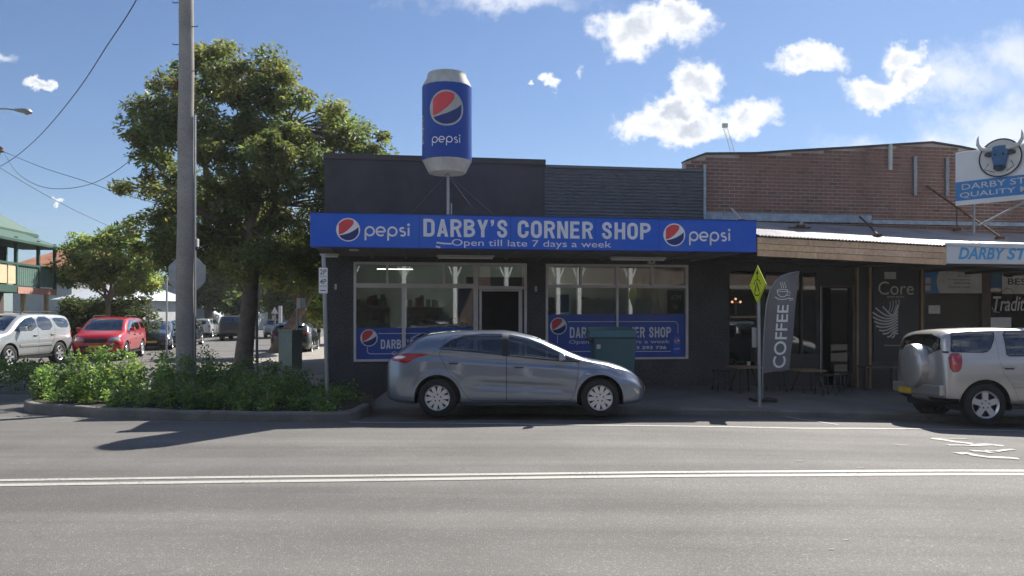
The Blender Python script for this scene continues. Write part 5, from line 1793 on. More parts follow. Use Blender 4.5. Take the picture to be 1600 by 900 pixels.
def wheel_parts(T, x, y, r, wd, style, parent=None, k=0):
    """tyre and rim; outer face towards -y when sgn<0"""
    sg = -1 if y < 0 else 1
    ri = r * .66
    yo = y + sg * wd / 2; yi = y - sg * wd / 2
    m_ = MB()
    P = [(ri * .97, yi), (r * .93, yi), (r * .985, yi + sg * .02), (r, yi + sg * .04), (r, yo - sg * .04), (r * .985, yo - sg * .018), (r * .92, yo + sg * .002), (ri * 1.06, yo + sg * .004), (ri * 1.0, yo - sg * .012), (ri * .97, yo - sg * .05)]
    m_.lathe([(a, b) for a, b in P], 40, (x, 0, r), 'y', cap=False)
    w = T.part('wheel', m_, 'rubber', smooth=.8)
    m_ = MB()
    m_.lathe([(ri * .96, yi + sg * .03), (ri * .96, yo - sg * .02), (ri * 1.0, yo - sg * .004), (ri * .975, yo + sg * .003), (ri * .9, yo - sg * .014), (ri * .86, yo - sg * .03)], 40, (x, 0, r), 'y', cap=False)
    f0, f1 = yo - sg * .035, yo - sg * .012

    def spoke(an, r0, r1, w0, w1):
        c, s_ = math.cos(an), math.sin(an)
        pts = []
        for rr, ww in ((r0, w0), (r1, w1)):
            for e in (-1, 1):
                pts.append((x + rr * c - e * ww * s_, r + rr * s_ + e * ww * c))
        a_, b_, c_, d_ = pts
        lo = [(p[0], f0, p[1]) for p in (a_, c_, d_, b_)]; hi = [(p[0], f1 + (0 if i in (1, 2) else sg * .0), p[1]) for i, p in enumerate((a_, c_, d_, b_))]
        m_.hexa(lo + hi)
    if style == 'ten':
        for j in range(10):
            an = 2 * math.pi * j / 10 + .1
            spoke(an, ri * .2, ri * .93, .026, .036)
    elif style == 'five':
        for j in range(5):
            an = 2 * math.pi * j / 5 + math.pi / 2
            spoke(an, ri * .15, ri * .93, .045, .05)
    else:
        for j in range(6):
            spoke(2 * math.pi * j / 6, ri * .15, ri * .93, .035, .03)
    m_.lathe([(0, f1 + sg * .002), (ri * .36, f1 + sg * .001), (ri * .46, f0)], 20, (x, 0, r), 'y')
    T.part('rim', m_, 'alloy', w, smooth=.5)
    m_ = MB()
    for j in range(5):
        an = 2 * math.pi * j / 5 + .3
        m_.lathe([(0, f1 + sg * .0035), (.013, f1 + sg * .003)], 10, (x + ri * .27 * math.cos(an), 0, r + ri * .27 * math.sin(an)), 'y', cap=False)
    T.part('wheel_nuts', m_, 'black', w, kind='stuff')
    m_ = MB(); m_.lathe([(0, yo - sg * .07), (ri * .95, yo - sg * .07)], 30, (x, 0, r), 'y')
    T.part('brake_disc', m_, 'black', w)
    return w


def arch_liner(m_, x, r, ra, y0, y1, a0=-14, a1=194, n=22):
    vs = []
    for i in range(n + 1):
        an = R(a0 + (a1 - a0) * i / n)
        vs += [(x + ra * math.cos(an), y0, r + ra * math.sin(an)), (x + ra * math.cos(an), y1, r + ra * math.sin(an))]
    m_.add(vs, [(2 * i, 2 * i + 1, 2 * i + 3, 2 * i + 2) for i in range(n)])
    m_.add([vs[2 * i] for i in range(n + 1)], [tuple(range(n + 1))])


def make_car(label, spec, paint, loc, rot, scale=1.0, nst=90, group=None, tilt=0.0, style='ten', name='parked_car', cat='car', seg=(4, 12, 10, 8), glass='carglass'):
    T = Thing(name, label, cat, (0, 0, 0), WORLD, group)
    S = spec
    bm = car_body_bm(S['rows'], nst, seg, S.get('crease'))
    lay = bm.faces.layers.int.new('reg')
    rid = 1; regs = []
    wr = S['wheel_r']; ra = S['arch_r']
    wmin = S['halfw'] * .5
    # openings
    for cx in (0.0, S['wb']):
        circ = [(cx + ra * math.cos(2 * math.pi * i / 30), wr + ra * math.sin(2 * math.pi * i / 30)) for i in range(30)]
        cut_region(bm, lay, 999, circ, (0, 2), lambda c: abs(c.y) > wmin)
    for (nm, poly, ax, flt, mat, inset) in S['regions']:
        k = cut_region(bm, lay, rid, poly, ax, flt)
        regs.append((rid, nm, mat, inset)); rid += 1
    bm.verts.index_update(); bm.normal_update()
    gl = {'glass': glass}
    for (r_, nm, mat, inset) in regs:
        # split left and right for side pieces: one mesh per side
        sides = {}
        fl = [f for f in bm.faces if f[lay] == r_]
        both = any(f.calc_center_median().y > .25 for f in fl) and any(f.calc_center_median().y < -.25 for f in fl) and not any(abs(f.calc_center_median().y) < .12 for f in fl)
        if both:
            for f in fl:
                if f.calc_center_median().y > 0: f[lay] = r_ + 500
            ids = (r_, r_ + 500)
        else: ids = (r_,)
        for i_ in ids:
            me = region_mesh(bm, lay, i_, nm, (0, 0, 0), inset)
            if me is None: continue
            mt = [gl.get(mat, mat) if mat != 'PAINT' else paint]
            if inset: mt.append('black')
            T.part(nm, me, mt)
    me = region_mesh(bm, lay, 0, 'body', (0, 0, 0))
    T.part('body', me, paint)
    bm.free()
    # liners, cabin
    for cx in (0.0, S['wb']):
        for sg in (-1, 1):
            m_ = MB(); arch_liner(m_, cx, wr, ra + .002, sg * S['halfw'] * .45, sg * (S['halfw'] - .015)); T.part('wheel_arch_liner', m_, 'black')
    m_ = MB(); c0, c1, cz = S['cabin']
    m_.box(c0, c1, -S['halfw'] * .78, S['halfw'] * .78, S['floor'], cz)
    T.part('cabin_floor', m_, 'dark')
    for sx in S['seats']:
        for sy in (-.36, .36):
            m_ = MB(); z_ = cz
            m_.box(sx - .05, sx + .07, sy - .23, sy + .23, z_ - .1, z_ + .26)
            m_.box(sx - .05, sx + .03, sy - .11, sy + .11, z_ + .30, z_ + .44); m_.box(sx - .01, sx + .005, sy - .06, sy + .06, z_ + .26, z_ + .3)
            T.part('seat', m_, 'seat', bevel=.02)
    for cx in (0.0, S['wb']):
        for sg in (-1, 1):
            wheel_parts(T, cx, sg * (S['halfw'] - S['tyre_w'] / 2 - .012), wr, S['tyre_w'], style)
    # mirrors
    for sg in (-1, 1):
        mx, my, mz = S['mirror']
        mx, mz = mx + .0, mz + .02
        m_ = MB(); m_.hexa([(mx - .06, sg * (my + .0), mz - .075), (mx + .07, sg * my, mz - .05), (mx + .04, sg * (my + .17), mz - .05), (mx - .06, sg * (my + .2), mz - .07),
                            (mx - .05, sg * my, mz + .06), (mx + .05, sg * my, mz + .05), (mx + .02, sg * (my + .16), mz + .06), (mx - .06, sg * (my + .19), mz + .095)])
        T.part('side_mirror', m_, paint, bevel=.02)
    for (hx_, hz_) in S['handles']:
        for sg in (-1, 1):
            yy_ = S['handle_y']
            m_ = MB(); m_.box(hx_ - .09, hx_ + .09, sg * yy_ - .012, sg * yy_ + .022 * (1 if sg > 0 else -1) + (.012 if sg < 0 else 0), hz_ - .014, hz_ + .014)
            T.part('door_handle', m_, paint, bevel=.006)
            m_ = MB(); m_.box(hx_ - .07, hx_ + .07, sg * yy_ - .009, sg * yy_ + .009, hz_ - .036, hz_ - .016); T.part('handle_shadow', m_, 'black')  # black strip stands for the shadow under the handle
    S.get('extra', lambda T_, p_: None)(T, paint)
    T.e.location = loc
    T.e.rotation_euler = (tilt, 0, rot)
    T.e.scale = (scale, scale, scale)
    return T


def pxs(lst, k, dx, gz=0.0):
    return [((px - 800) * k + dx, EYE - (py - HZ) * k + gz) for px, py in lst]


side_f = lambda c: abs(c.y) > .42
hatch_rows = [
    (-.935, .44, .56, .60, .53, .74, .42, .83, .86), (-.90, .32, .70, .60, .67, .85, .52, .915, .935), (-.82, .26, .78, .62, .76, .93, .60, .99, 1.01),
    (-.70, .23, .835, .64, .81, .98, .64, 1.08, 1.105), (-.50, .21, .87, .66, .84, 1.02, .64, 1.205, 1.245), (-.34, .205, .885, .66, .85, 1.045, .63, 1.30, 1.35),
    (0, .20, .89, .66, .86, 1.055, .62, 1.36, 1.41), (.5, .19, .888, .64, .862, 1.03, .615, 1.385, 1.44), (1.0, .19, .887, .62, .86, .99, .61, 1.38, 1.445),
    (1.5, .19, .887, .60, .858, .95, .61, 1.30, 1.365), (1.9, .19, .887, .60, .855, .92, .63, 1.165, 1.22), (2.25, .19, .89, .59, .85, .895, .68, 1.015, 1.06),
    (2.5, .19, .89, .58, .83, .875, .69, .935, .965), (2.8, .19, .885, .56, .79, .83, .62, .885, .91), (3.1, .20, .865, .54, .72, .755, .5, .80, .83),
    (3.28, .22, .80, .50, .64, .66, .42, .70, .73), (3.38, .26, .69, .46, .55, .58, .36, .61, .635), (3.44, .33, .50, .45, .42, .52, .3, .55, .56)]
hk, hd_ = .0106, 1.24
win_front = pxs([(790, 521), (806, 523), (822, 528.5), (844.5, 537.8), (870.4, 550.8), (886, 558.5), (903, 565), (902, 567.5), (876, 566.5), (840, 563.3), (824, 561.5), (790, 557.5)], hk, hd_)
win_rear = pxs([(684, 547.5), (693, 541), (703.6, 533.5), (723.8, 525.5), (752.5, 521.2), (785, 520.8), (785, 557), (741, 552.3), (712, 549.8)], hk, hd_)
def clampz(poly, zmax): return [(x, min(z, zmax(x))) for x, z in poly]
ztopf = lambda x: float(pchip([r[0] for r in sorted(hatch_rows)], [r[7] for r in sorted(hatch_rows)], [x])[0]) - .006
win_front = clampz(win_front, ztopf); win_rear = clampz(win_rear, ztopf)
fd = lambda x: x
door_front = [(1.125, 1.50), (1.125, .27), (2.15, .27), (2.235, .36), (2.28, .6), (2.31, .905), (2.36, .93), (2.0, 1.5)]
door_rear = [(.02, 1.02), (.10, .88), (.16, .74), (.30, .60), (.42, .42), (.50, .30), (.56, .27), (1.122, .27), (1.122, 1.50), (.2, 1.5)]
door_filter = lambda c: abs(c.y) > .42 and c.z < float(np.interp(c.x, [0, .5, 1, 1.5, 1.9, 2.3, 2.6], [1.30, 1.36, 1.365, 1.285, 1.15, 1.0, .9]))


def hatch_extra(T, paint):
    # black lower rear bumper, spoiler, plate, aerial, exhaust
    m_ = MB(); m_.hexa([(-.47, -.55, 1.275), (-.28, -.57, 1.37), (-.28, .57, 1.37), (-.47, .55, 1.275), (-.50, -.50, 1.295), (-.28, -.55, 1.392), (-.28, .55, 1.392), (-.50, .50, 1.295)])
    T.part('roof_spoiler', m_, paint, bevel=.008)
    m_ = MB(); m_.box(-.905, -.875, -.26, .26, .62, .73); T.part('number_plate', m_, 'numberplate')
    m_ = MB(); m_.box(3.475, 3.49, -.24, .24, .38, .48); T.part('number_plate', m_, 'numberplate')
    for sg in (-1, 1):
        m_ = MB(); m_.box(2.42, 2.50, sg * .889 - .003, sg * .889 + .003, .70, .713); T.part('side_badge', m_, 'alloy')
        m_ = MB(); m_.tube([(-.25, sg * .855, .205), (-.10, sg * .86, .20)], .005, 4)
    m_ = MB(); m_.box(.42, 2.24, -.885, -.86, .185, .235); m_.box(.42, 2.24, .86, .885, .185, .235); T.part('sill', m_, 'black', bevel=.01)


def sstep(x, a, b):
    t = min(1, max(0, (x - a) / (b - a))); return t * t * (3 - 2 * t)


def hatch_crease(x, y, z):
    """a sharp shoulder line and a scooped lower door, as pressed into the sheet metal"""
    if y < .45: return 0.0
    zl = float(np.interp(x, [-.7, 0, 1.2, 2.3, 3.0], [.955, .945, .865, .80, .72]))
    d = .020 * sstep(z, zl - .012, zl + .016) * (1 - sstep(z, zl + .06, zl + .13)) * sstep(x, -.6, -.1) * (1 - sstep(x, 2.4, 3.0))
    zc = float(np.interp(x, [.3, 2.3], [.56, .46]))
    d += .030 * math.exp(-((z - zc) / .075) ** 2) * sstep(x, .38, .8) * (1 - sstep(x, 2.0, 2.3))
    for cx in (0.0, 2.65):     # flared arches
        rr = math.hypot(x - cx, z - .315)
        d -= .014 * math.exp(-((rr - .40) / .035) ** 2)
    return d


hatch_rows = [((-.3 + (r[0] + .3) * .90), *r[1:]) if r[0] < -.3 else r for r in hatch_rows]
hatch = dict(rows=hatch_rows, crease=hatch_crease, wheel_r=.315, arch_r=.380, wb=2.65, halfw=.89, tyre_w=.205, cabin=(-.3, 2.45, .84), floor=.3, seats=(.2, 1.15), mirror=(2.03, .86, .965), handles=((.26, .90), (1.33, .835)), handle_y=.872,
             regions=[
                 ('pillar_trim', [(1.150, 1.0), (1.150, 1.368), (1.066, 1.368), (1.066, 1.0)], (0, 2), side_f, 'black', None),
                 ('side_window', win_front, (0, 2), side_f, 'glass', (.012, -.004)),
                 ('side_window', win_rear, (0, 2), side_f, 'glass', (.012, -.004)),
                 ('windshield', [(1.60, -.54), (1.64, -.2), (1.65, 0), (1.64, .2), (1.60, .54), (2.44, .665), (2.5, .3), (2.52, 0), (2.5, -.3), (2.44, -.665)], (0, 1), lambda c: c.z > .88, 'glass', (.018, -.004)),
                 ('rear_window', [(-.35, -.585), (-.33, 0), (-.35, .585), (-.73, .615), (-.79, .3), (-.80, 0), (-.79, -.3), (-.73, -.615)], (0, 1), lambda c: c.z > .97, 'glass', (.014, -.004)),
                 ('reversing_lamp', smooth_poly([(-.74, .985), (-.62, 1.005), (-.50, .99), (-.56, .955), (-.72, .95)], 1), (0, 2), lambda c: abs(c.y) > .40, 'clear_lens', None),
                 ('taillight', smooth_poly([(-.80, .99), (-.60, 1.045), (-.152, 1.035), (-.18, 1.013), (-.36, .965), (-.51, .867), (-.63, .90), (-.80, .93)], 1), (0, 2), lambda c: abs(c.y) > .40, 'red_lens', (.004, -.002)),
                 ('headlight', smooth_poly([(2.44, .885), (2.78, .86), (3.05, .77), (3.24, .655), (3.14, .63), (2.90, .74), (2.66, .815)], 1), (0, 2), lambda c: abs(c.y) > .34, 'clear_lens', (.004, -.002)),
                 ('fog_light', smooth_poly([(3.18, .46), (3.24, .49), (3.32, .40), (3.30, .34)], 1), (0, 2), lambda c: abs(c.y) > .4, 'clear_lens', (.004, -.002)),
                 ('grille', [(-.42, .36), (.42, .36), (.46, .46), (.34, .56), (-.34, .56), (-.46, .46)], (1, 2), lambda c: c.x > 3.3, 'black', (.01, -.02)),
                 ('rear_bumper_insert', [(-.7, .26), (.7, .26), (.66, .42), (-.66, .42)], (1, 2), lambda c: c.x < -.75, 'black', None),
                 ('door', door_front, (0, 2), door_filter, 'PAINT', (.006, -.003)),
                 ('door', door_rear, (0, 2), door_filter, 'PAINT', (.006, -.003)),
             ], extra=hatch_extra)

suv_rows = [
    (-.80, .50, .60, .72, .56, .98, .50, 1.15, 1.20), (-.77, .42, .77, .72, .74, 1.03, .58, 1.33, 1.38), (-.70, .38, .83, .74, .80, 1.06, .63, 1.465, 1.51), (-.55, .34, .86, .75, .83, 1.07, .65, 1.535, 1.58),
    (-.2, .32, .87, .76, .84, 1.07, .655, 1.565, 1.61), (.6, .31, .87, .76, .842, 1.06, .655, 1.58, 1.63), (1.2, .31, .87, .75, .842, 1.05, .65, 1.575, 1.63), (1.6, .31, .87, .74, .842, 1.04, .65, 1.53, 1.59),
    (1.95, .31, .87, .73, .84, 1.03, .66, 1.40, 1.46), (2.35, .31, .87, .72, .84, 1.02, .70, 1.17, 1.22), (2.6, .31, .87, .71, .82, 1.0, .70, 1.06, 1.10), (2.95, .31, .86, .70, .77, .95, .6, 1.01, 1.04),
    (3.15, .33, .82, .68, .70, .87, .52, .94, .965), (3.26, .36, .74, .64, .62, .78, .45, .83, .85), (3.32, .42, .58, .60, .5, .68, .38, .72, .74)]


def suv_extra(T, paint):
    for sg in (-1, 1):
        m_ = MB(); m_.tube([(-.3, sg * .56, 1.60), (-.2, sg * .56, 1.665), (1.4, sg * .56, 1.67), (1.55, sg * .56, 1.60)], .016, 8); T.part('roof_rail', m_, 'black', smooth=True)
        m_ = MB(); m_.box(.45, 2.05, sg * .87 - .012, sg * .87 + .012, .62, .70); T.part('side_moulding', m_, paint, bevel=.008)
    m_ = MB(); m_.box(3.345, 3.36, -.22, .22, .50, .60); T.part('number_plate', m_, 'numberplate')
    m_ = MB(); m_.box(.42, 2.05, -.868, .868, .27, .33); T.part('sill', m_, 'black')


def rav_extra(T, paint):
    for sg in (-1, 1):
        m_ = MB(); m_.box(.45, 2.05, sg * .87 - .012, sg * .87 + .012, .62, .70); T.part('side_moulding', m_, paint, bevel=.008)
    m_ = MB(); m_.box(.42, 2.05, -.868, .868, .27, .33); T.part('sill', m_, 'black')
    # spare wheel in its hard cover on the tailgate
    m_ = MB(); P = [(0, -1.105), (.20, -1.10), (.33, -1.08), (.375, -1.04), (.385, -.98), (.385, -.86), (.37, -.84), (0, -.84)]
    vs = []
    n_ = 44
    for r_, xx in P:
        for k in range(n_):
            an = 2 * math.pi * k / n_
            vs.append((xx + .24, -.02 + r_ * math.cos(an), .96 + r_ * math.sin(an)))
    m_.add(vs, [(i * n_ + k, i * n_ + (k + 1) % n_, (i + 1) * n_ + (k + 1) % n_, (i + 1) * n_ + k) for i in range(len(P) - 1) for k in range(n_)])
    sw = T.part('spare_wheel_cover', m_, paint, smooth=.6)
    m_ = MB(); m_.box(-.72, -.62, -.80, .80, .47, .66); T.part('rear_bumper', m_, paint, bevel=.03)
    m_ = MB(); m_.box(-.742, -.722, .10, .52, .47, .565); T.part('number_plate', m_, 'numberplate')
    m_ = MB(); m_.box(-.62, -.55, -.78, -.70, 1.195, 1.22); T.part('rear_trim', m_, 'black')


def suv_regions(rav=False):
    zt_w = 1.50
    R_ = [
        ('side_window', (smooth_poly([(1.15, 1.10), (1.15, 1.525), (1.55, 1.48), (1.80, 1.38), (2.22, 1.12), (2.22, 1.08)], 1) if not rav else [(1.16, 1.13), (1.16, 1.545), (1.55, 1.50), (1.80, 1.40), (2.24, 1.13), (2.24, 1.10)]), (0, 2), side_f, 'glass', (.014, -.004)),
        ('side_window', (smooth_poly([(.32, 1.11), (.40, 1.52), (1.09, 1.525), (1.09, 1.10)], 1) if not rav else [(.38, 1.17), (.39, 1.50), (.44, 1.555), (1.08, 1.56), (1.10, 1.54), (1.10, 1.14), (.42, 1.14)]), (0, 2), side_f, 'glass', (.014, -.004)),
        ('side_window', (smooth_poly([(-.60, 1.16), (-.55, 1.46), (.28, 1.50), (.18, 1.30), (.02, 1.15)], 1) if not rav else [(-.53, 1.22), (-.52, 1.27), (-.47, 1.50), (-.43, 1.535), (.20, 1.56), (.25, 1.54), (.22, 1.42), (.14, 1.27), (.07, 1.21), (.0, 1.195), (-.50, 1.20)]), (0, 2), side_f, 'glass', (.014, -.004)),
        ('windshield', [(1.70, -.56), (1.74, 0), (1.70, .56), (2.48, .68), (2.58, 0), (2.48, -.68)], (0, 1), lambda c: c.z > 1.05, 'glass', (.02, -.004)),
        ('rear_window', (smooth_poly([(-.56, 1.12), (.56, 1.12), (.50, 1.45), (-.50, 1.45)], 1) if not rav else smooth_poly([(-.70, 1.16), (.70, 1.16), (.60, 1.52), (-.60, 1.52)], 1)), (1, 2), lambda c: c.x < (-.46 if rav else -.58), 'glass', (.015, -.004)),
        ('taillight', smooth_poly([(-.56, .87), (-.57, 1.19), (-.36, 1.19), (-.36, 1.05), (-.41, .88)], 1) if rav else smooth_poly([(-.78, .84), (-.78, 1.08), (-.60, 1.08), (-.60, .84)], 1), (0, 2), lambda c: abs(c.y) > .6, 'red_lens', (.006, -.003)),
        ('headlight', smooth_poly([(.40, .74), (.42, .88), (.70, .91), (.80, .86), (.78, .76)], 1), (1, 2), lambda c: c.x > 2.9, 'clear_lens', (.005, -.003)),
        ('headlight', smooth_poly([(-.40, .74), (-.42, .88), (-.70, .91), (-.80, .86), (-.78, .76)], 1), (1, 2), lambda c: c.x > 2.9, 'clear_lens', (.005, -.003)),
        ('grille', [(-.36, .68), (.36, .68), (.38, .82), (-.38, .82)], (1, 2), lambda c: c.x > 3.1, 'black', (.012, -.015)),
        ('air_intake', [(-.5, .44), (.5, .44), (.55, .58), (-.55, .58)], (1, 2), lambda c: c.x > 3.1, 'black', None),
        ('lower_trim', [(-.82, .30), (-.82, .44), (-.42, .44), (-.42, .30)], (0, 2), lambda c: abs(c.y) > .3, 'black', None),
        ('door', [(1.12, 1.56), (1.12, .40), (2.02, .40), (2.12, .52), (2.30, .95), (2.32, 1.08), (1.9, 1.6)], (0, 2), lambda c: abs(c.y) > .45 and c.z < float(np.interp(c.x, [0, 1.2, 1.6, 1.95, 2.35], [1.545, 1.56, 1.51, 1.38, 1.13])), 'PAINT', (.006, -.004)),
        ('door', [(.24, 1.56), (.24, 1.10), (.30, .86), (.46, .62), (.56, .40), (1.112, .40), (1.112, 1.56)], (0, 2), lambda c: abs(c.y) > .45 and c.z < (1.575 if rav else 1.545), 'PAINT', (.006, -.004)),
    ]
    return R_


suv = dict(rows=suv_rows, wheel_r=.345, arch_r=.415, wb=2.49, halfw=.87, tyre_w=.215, cabin=(-.5, 2.35, .95), floor=.4, seats=(.3, 1.2), mirror=(2.0, .84, 1.13), handles=((.40, .96), (1.28, .95)), handle_y=.862, regions=suv_regions(), extra=suv_extra)
ravs = dict(suv); ravs['rows'] = [(r[0] * .82, *r[1:]) if r[0] < -.1 else r for r in suv_rows]; ravs['regions'] = suv_regions(True); ravs['extra'] = rav_extra

P_grey = carpaint('blue_grey_metallic', (0.24, 0.275, 0.335), metal=.68, rough=.29)
P_silver = carpaint('champagne_silver_metallic', (0.50, 0.485, 0.46), metal=.55, rough=.34)
P_red = carpaint('bright_red_paint', (0.52, 0.012, 0.02), metal=.1, rough=.3)
P_white = carpaint('pale_silver_white_paint', (0.42, 0.44, 0.44), metal=.3, rough=.3)
P_dark = carpaint('black_green_paint', (0.018, 0.028, 0.032), metal=.3, rough=.25)
P_navy = carpaint('dark_blue_black_paint', (0.014, 0.017, 0.026), metal=.3, rough=.25)
P_slate = carpaint('dark_slate_paint', (0.05, 0.06, 0.075), metal=.4, rough=.3)

make_car('grey blue five door hatchback parked side on in front of the corner shop', hatch, P_grey, (-1.215, 13.37, 0.0), 0.0, tilt=-.035, nst=120, seg=(4, 30, 10, 8), style='ten')
RX = 7.78
make_car('silver four wheel drive with covered spare wheel on its tailgate, parked before the butcher', ravs, P_silver, (RX, 13.45, g(RX, 12.6) + .012), 0.0, tilt=-.035, nst=90, style='five')
low = dict(nst=56, seg=(3, 8, 7, 5))
SH = R(-81.6)
make_car('bright red small SUV facing the street beyond the garden bed', suv, P_red, (-16.5, 32.3, -.10), SH + R(5), 1.04, style='five', **low)
make_car('pale silver four wheel drive cut off by the left edge beside the garden bed', suv, P_white, (-17.5, 28.1, -.10), R(-90), 1.13, style='six', **low)
farg = 'dark cars parked along the side street'
make_car('dark green saloon car parked behind the green cabinet', hatch, P_dark, (-9.9, 34.6, -.10), R(98), 1.0, group=farg, **low)
make_car('black SUV parked by the shop side wall beyond the cabinet', suv, P_navy, (-9.4, 43.5, -.10), SH, 1.0, group=farg, **low)
make_car('dark slate van-like SUV standing in the side street left of the tree trunk', suv, P_slate, (-18.8, 52.0, -.10), R(98), 1.05, group=farg, **low)
make_car('white car half hidden behind the dark SUV left of the tree trunk', suv, P_white, (-23.4, 58.0, -.10), R(98), .9, **low)
make_car('black hatchback just right of the red SUV', hatch, P_navy, (-18.8, 41.0, -.10), SH + R(10), 1.0, group=farg, **low)
make_car('dark green hatchback behind the utility pole', hatch, P_dark, (-19.0, 44.8, -.10), SH + R(4), 1.02, group=farg, **low)
make_car('white car glimpsed between tree trunk and dark saloon', hatch, P_white, (-17.8, 58.0, -.10), R(98), 1.0, **low)
# white ute across the street behind the viewpoint (mirrored in the butcher window)
make_car('white car parked on the near side of the street behind the viewpoint', hatch, P_white, (3.0, -6.0, 0), R(180), 1.0, **low)


# ------------------------------------------------------------------ foliage
def leaf_mesh(name, clumps, nper, size, seed, aspect=.34, droop=0.0, var=.35, hue=(1, 1, 1), warm=0.15):
    """clumps: (x,y,z,r); every leaf is a small pointed quad"""
    rg = np.random.default_rng(seed)
    C_ = np.array([c[:3] for c in clumps]); Rr = np.array([c[3] for c in clumps])
    n = len(clumps) * nper
    ci = np.repeat(np.arange(len(clumps)), nper)
    d = rg.normal(size=(n, 3)); d /= np.linalg.norm(d, axis=1)[:, None]
    rad = rg.random(n) ** .45
    sq = np.array([1, 1, .72])
    p = C_[ci] + d * sq * (Rr[ci] * rad)[:, None]
    a = rg.normal(size=(n, 3)); a[:, 2] = a[:, 2] * .55 - droop
    a = a * .8 + d * .7
    a /= np.linalg.norm(a, axis=1)[:, None]
    q = rg.normal(size=(n, 3)); q[:, 2] += .3
    b = np.cross(a, q); b /= np.linalg.norm(b, axis=1)[:, None]
    s = size * rg.uniform(.6, 1.35, n)
    L = a * s[:, None]; B_ = b * (s * aspect)[:, None]
    v = np.empty((n, 4, 3))
    v[:, 0] = p - L; v[:, 1] = p - L * .1 + B_; v[:, 2] = p + L; v[:, 3] = p - L * .1 - B_
    me = bpy.data.meshes.new(name)
    me.vertices.add(n * 4); me.loops.add(n * 4); me.polygons.add(n)
    me.vertices.foreach_set('co', v.reshape(-1))
    me.loops.foreach_set('vertex_index', np.arange(n * 4, dtype=np.int32))
    me.polygons.foreach_set('loop_start', np.arange(0, n * 4, 4, dtype=np.int32))
    me.polygons.foreach_set('loop_total', np.full(n, 4, dtype=np.int32))
    me.update(calc_edges=True)
    at = me.attributes.new('tint', 'FLOAT_COLOR', 'FACE')
    cv = rg.uniform(.75, 1.25, len(clumps))[ci] * rg.uniform(1 - var, 1 + var, n)
    w = rg.uniform(0, 1, len(clumps))[ci]
    col = np.ones((n, 4), np.float32)
    col[:, 0] = cv * hue[0] * (1 + warm * (w * 2 - .6)); col[:, 1] = cv * hue[1]; col[:, 2] = cv * hue[2]
    yl = rg.random(n) < .03
    col[yl, 0] *= 2.4; col[yl, 1] *= 1.6
    at.data.foreach_set('color', col.reshape(-1))
    return me


def limb(m_, p0, p1, r0, r1, rg, n=5, wob=.08, seg=7):
    pts = []; L = (Vector(p1) - Vector(p0)).length
    for i in range(n + 1):
        t = i / n
        p = Vector(p0).lerp(Vector(p1), t)
        if 0 < i < n: p += Vector((rg.uniform(-1, 1), rg.uniform(-1, 1), rg.uniform(-.4, .8))) * wob * L
        pts.append(p)
    rs = [r0 + (r1 - r0) * (i / n) for i in range(n + 1)]
    m_.tube(pts, rs, seg)
    return pts


def tree(label, base, blobs, trunk_r, n_cl, nper, lsize, seed, name='street_tree', mat='leaf', clump_r=(.45, .85), fork=None, group=None, hue=(1, 1, 1), lean=(0, 0), depth=None, cat='tree', hollow=.35, droop=.25):
    """blobs: ellipsoids (x,y,z,rx,ry,rz) that make the uneven crown"""
    rg = random.Random(seed)
    T = Thing(name, label, cat, base, WORLD, group)
    vol = [b[3] * b[4] * b[5] for b in blobs]
    cl = []
    tries = 0
    while len(cl) < n_cl and tries < n_cl * 30:
        tries += 1
        b = rg.choices(blobs, [v ** .8 for v in vol])[0]
        d = Vector((rg.gauss(0, 1), rg.gauss(0, 1), rg.gauss(0, 1))).normalized()
        rr = hollow + (1 - hollow) * rg.random() ** .5
        p = (b[0] + d.x * b[3] * rr, b[1] + d.y * b[4] * rr, b[2] + d.z * b[5] * rr)
        cl.append((*p, rg.uniform(*clump_r)))
    # trunk and limbs
    zf = fork if fork else base[2] + 2.4
    m_ = MB()
    x0, y0, z0 = base
    top = (x0 + lean[0], y0 + lean[1], zf)
    pts = [Vector((x0, y0, z0 - .1)), Vector((x0, y0, z0 + .15)), Vector((x0 + lean[0] * .3 + .03, y0, z0 + (zf - z0) * .4)), Vector(top)]
    m_.tube(pts, [trunk_r * 1.5, trunk_r * 1.12, trunk_r * .95, trunk_r * .85], 12)
    tk = T.part('trunk', m_, 'bark', smooth=True)
    m_ = MB()
    nl = 7
    limbs = []
    for i in range(nl):
        b = blobs[i % len(blobs)]
        e = (b[0] + rg.uniform(-.3, .3) * b[3], b[1] + rg.uniform(-.3, .3) * b[4], b[2] + rg.uniform(-.2, .3) * b[5])
        limbs.append(limb(m_, top, e, trunk_r * .6, trunk_r * .16, rg, 5, .06))
    for c in cl:
        # a twig from the nearest limb point
        if rg.random() < .6:
            best = min((q for L_ in limbs for q in L_[1:]), key=lambda q: (q - Vector(c[:3])).length)
            limb(m_, best, c[:3], trunk_r * .13, trunk_r * .04, rg, 2, .08, 4)
    T.part('branch', m_, 'bark', smooth=True)
    me = leaf_mesh('crown', [(c[0] - base[0], c[1] - base[1], c[2] - base[2], c[3]) for c in cl], nper, lsize, seed, hue=hue, droop=droop)
    T.part('crown', me, mat)
    return T


def blob(px, py, rx, ry, Y, ryd=None, dy=0.0):
    k = Y / FPX
    return ((px - 800) * k, Y + dy, EYE + (HZ - py) * k, rx * k, ryd if ryd else max(rx, ry) * k * .9, ry * k)


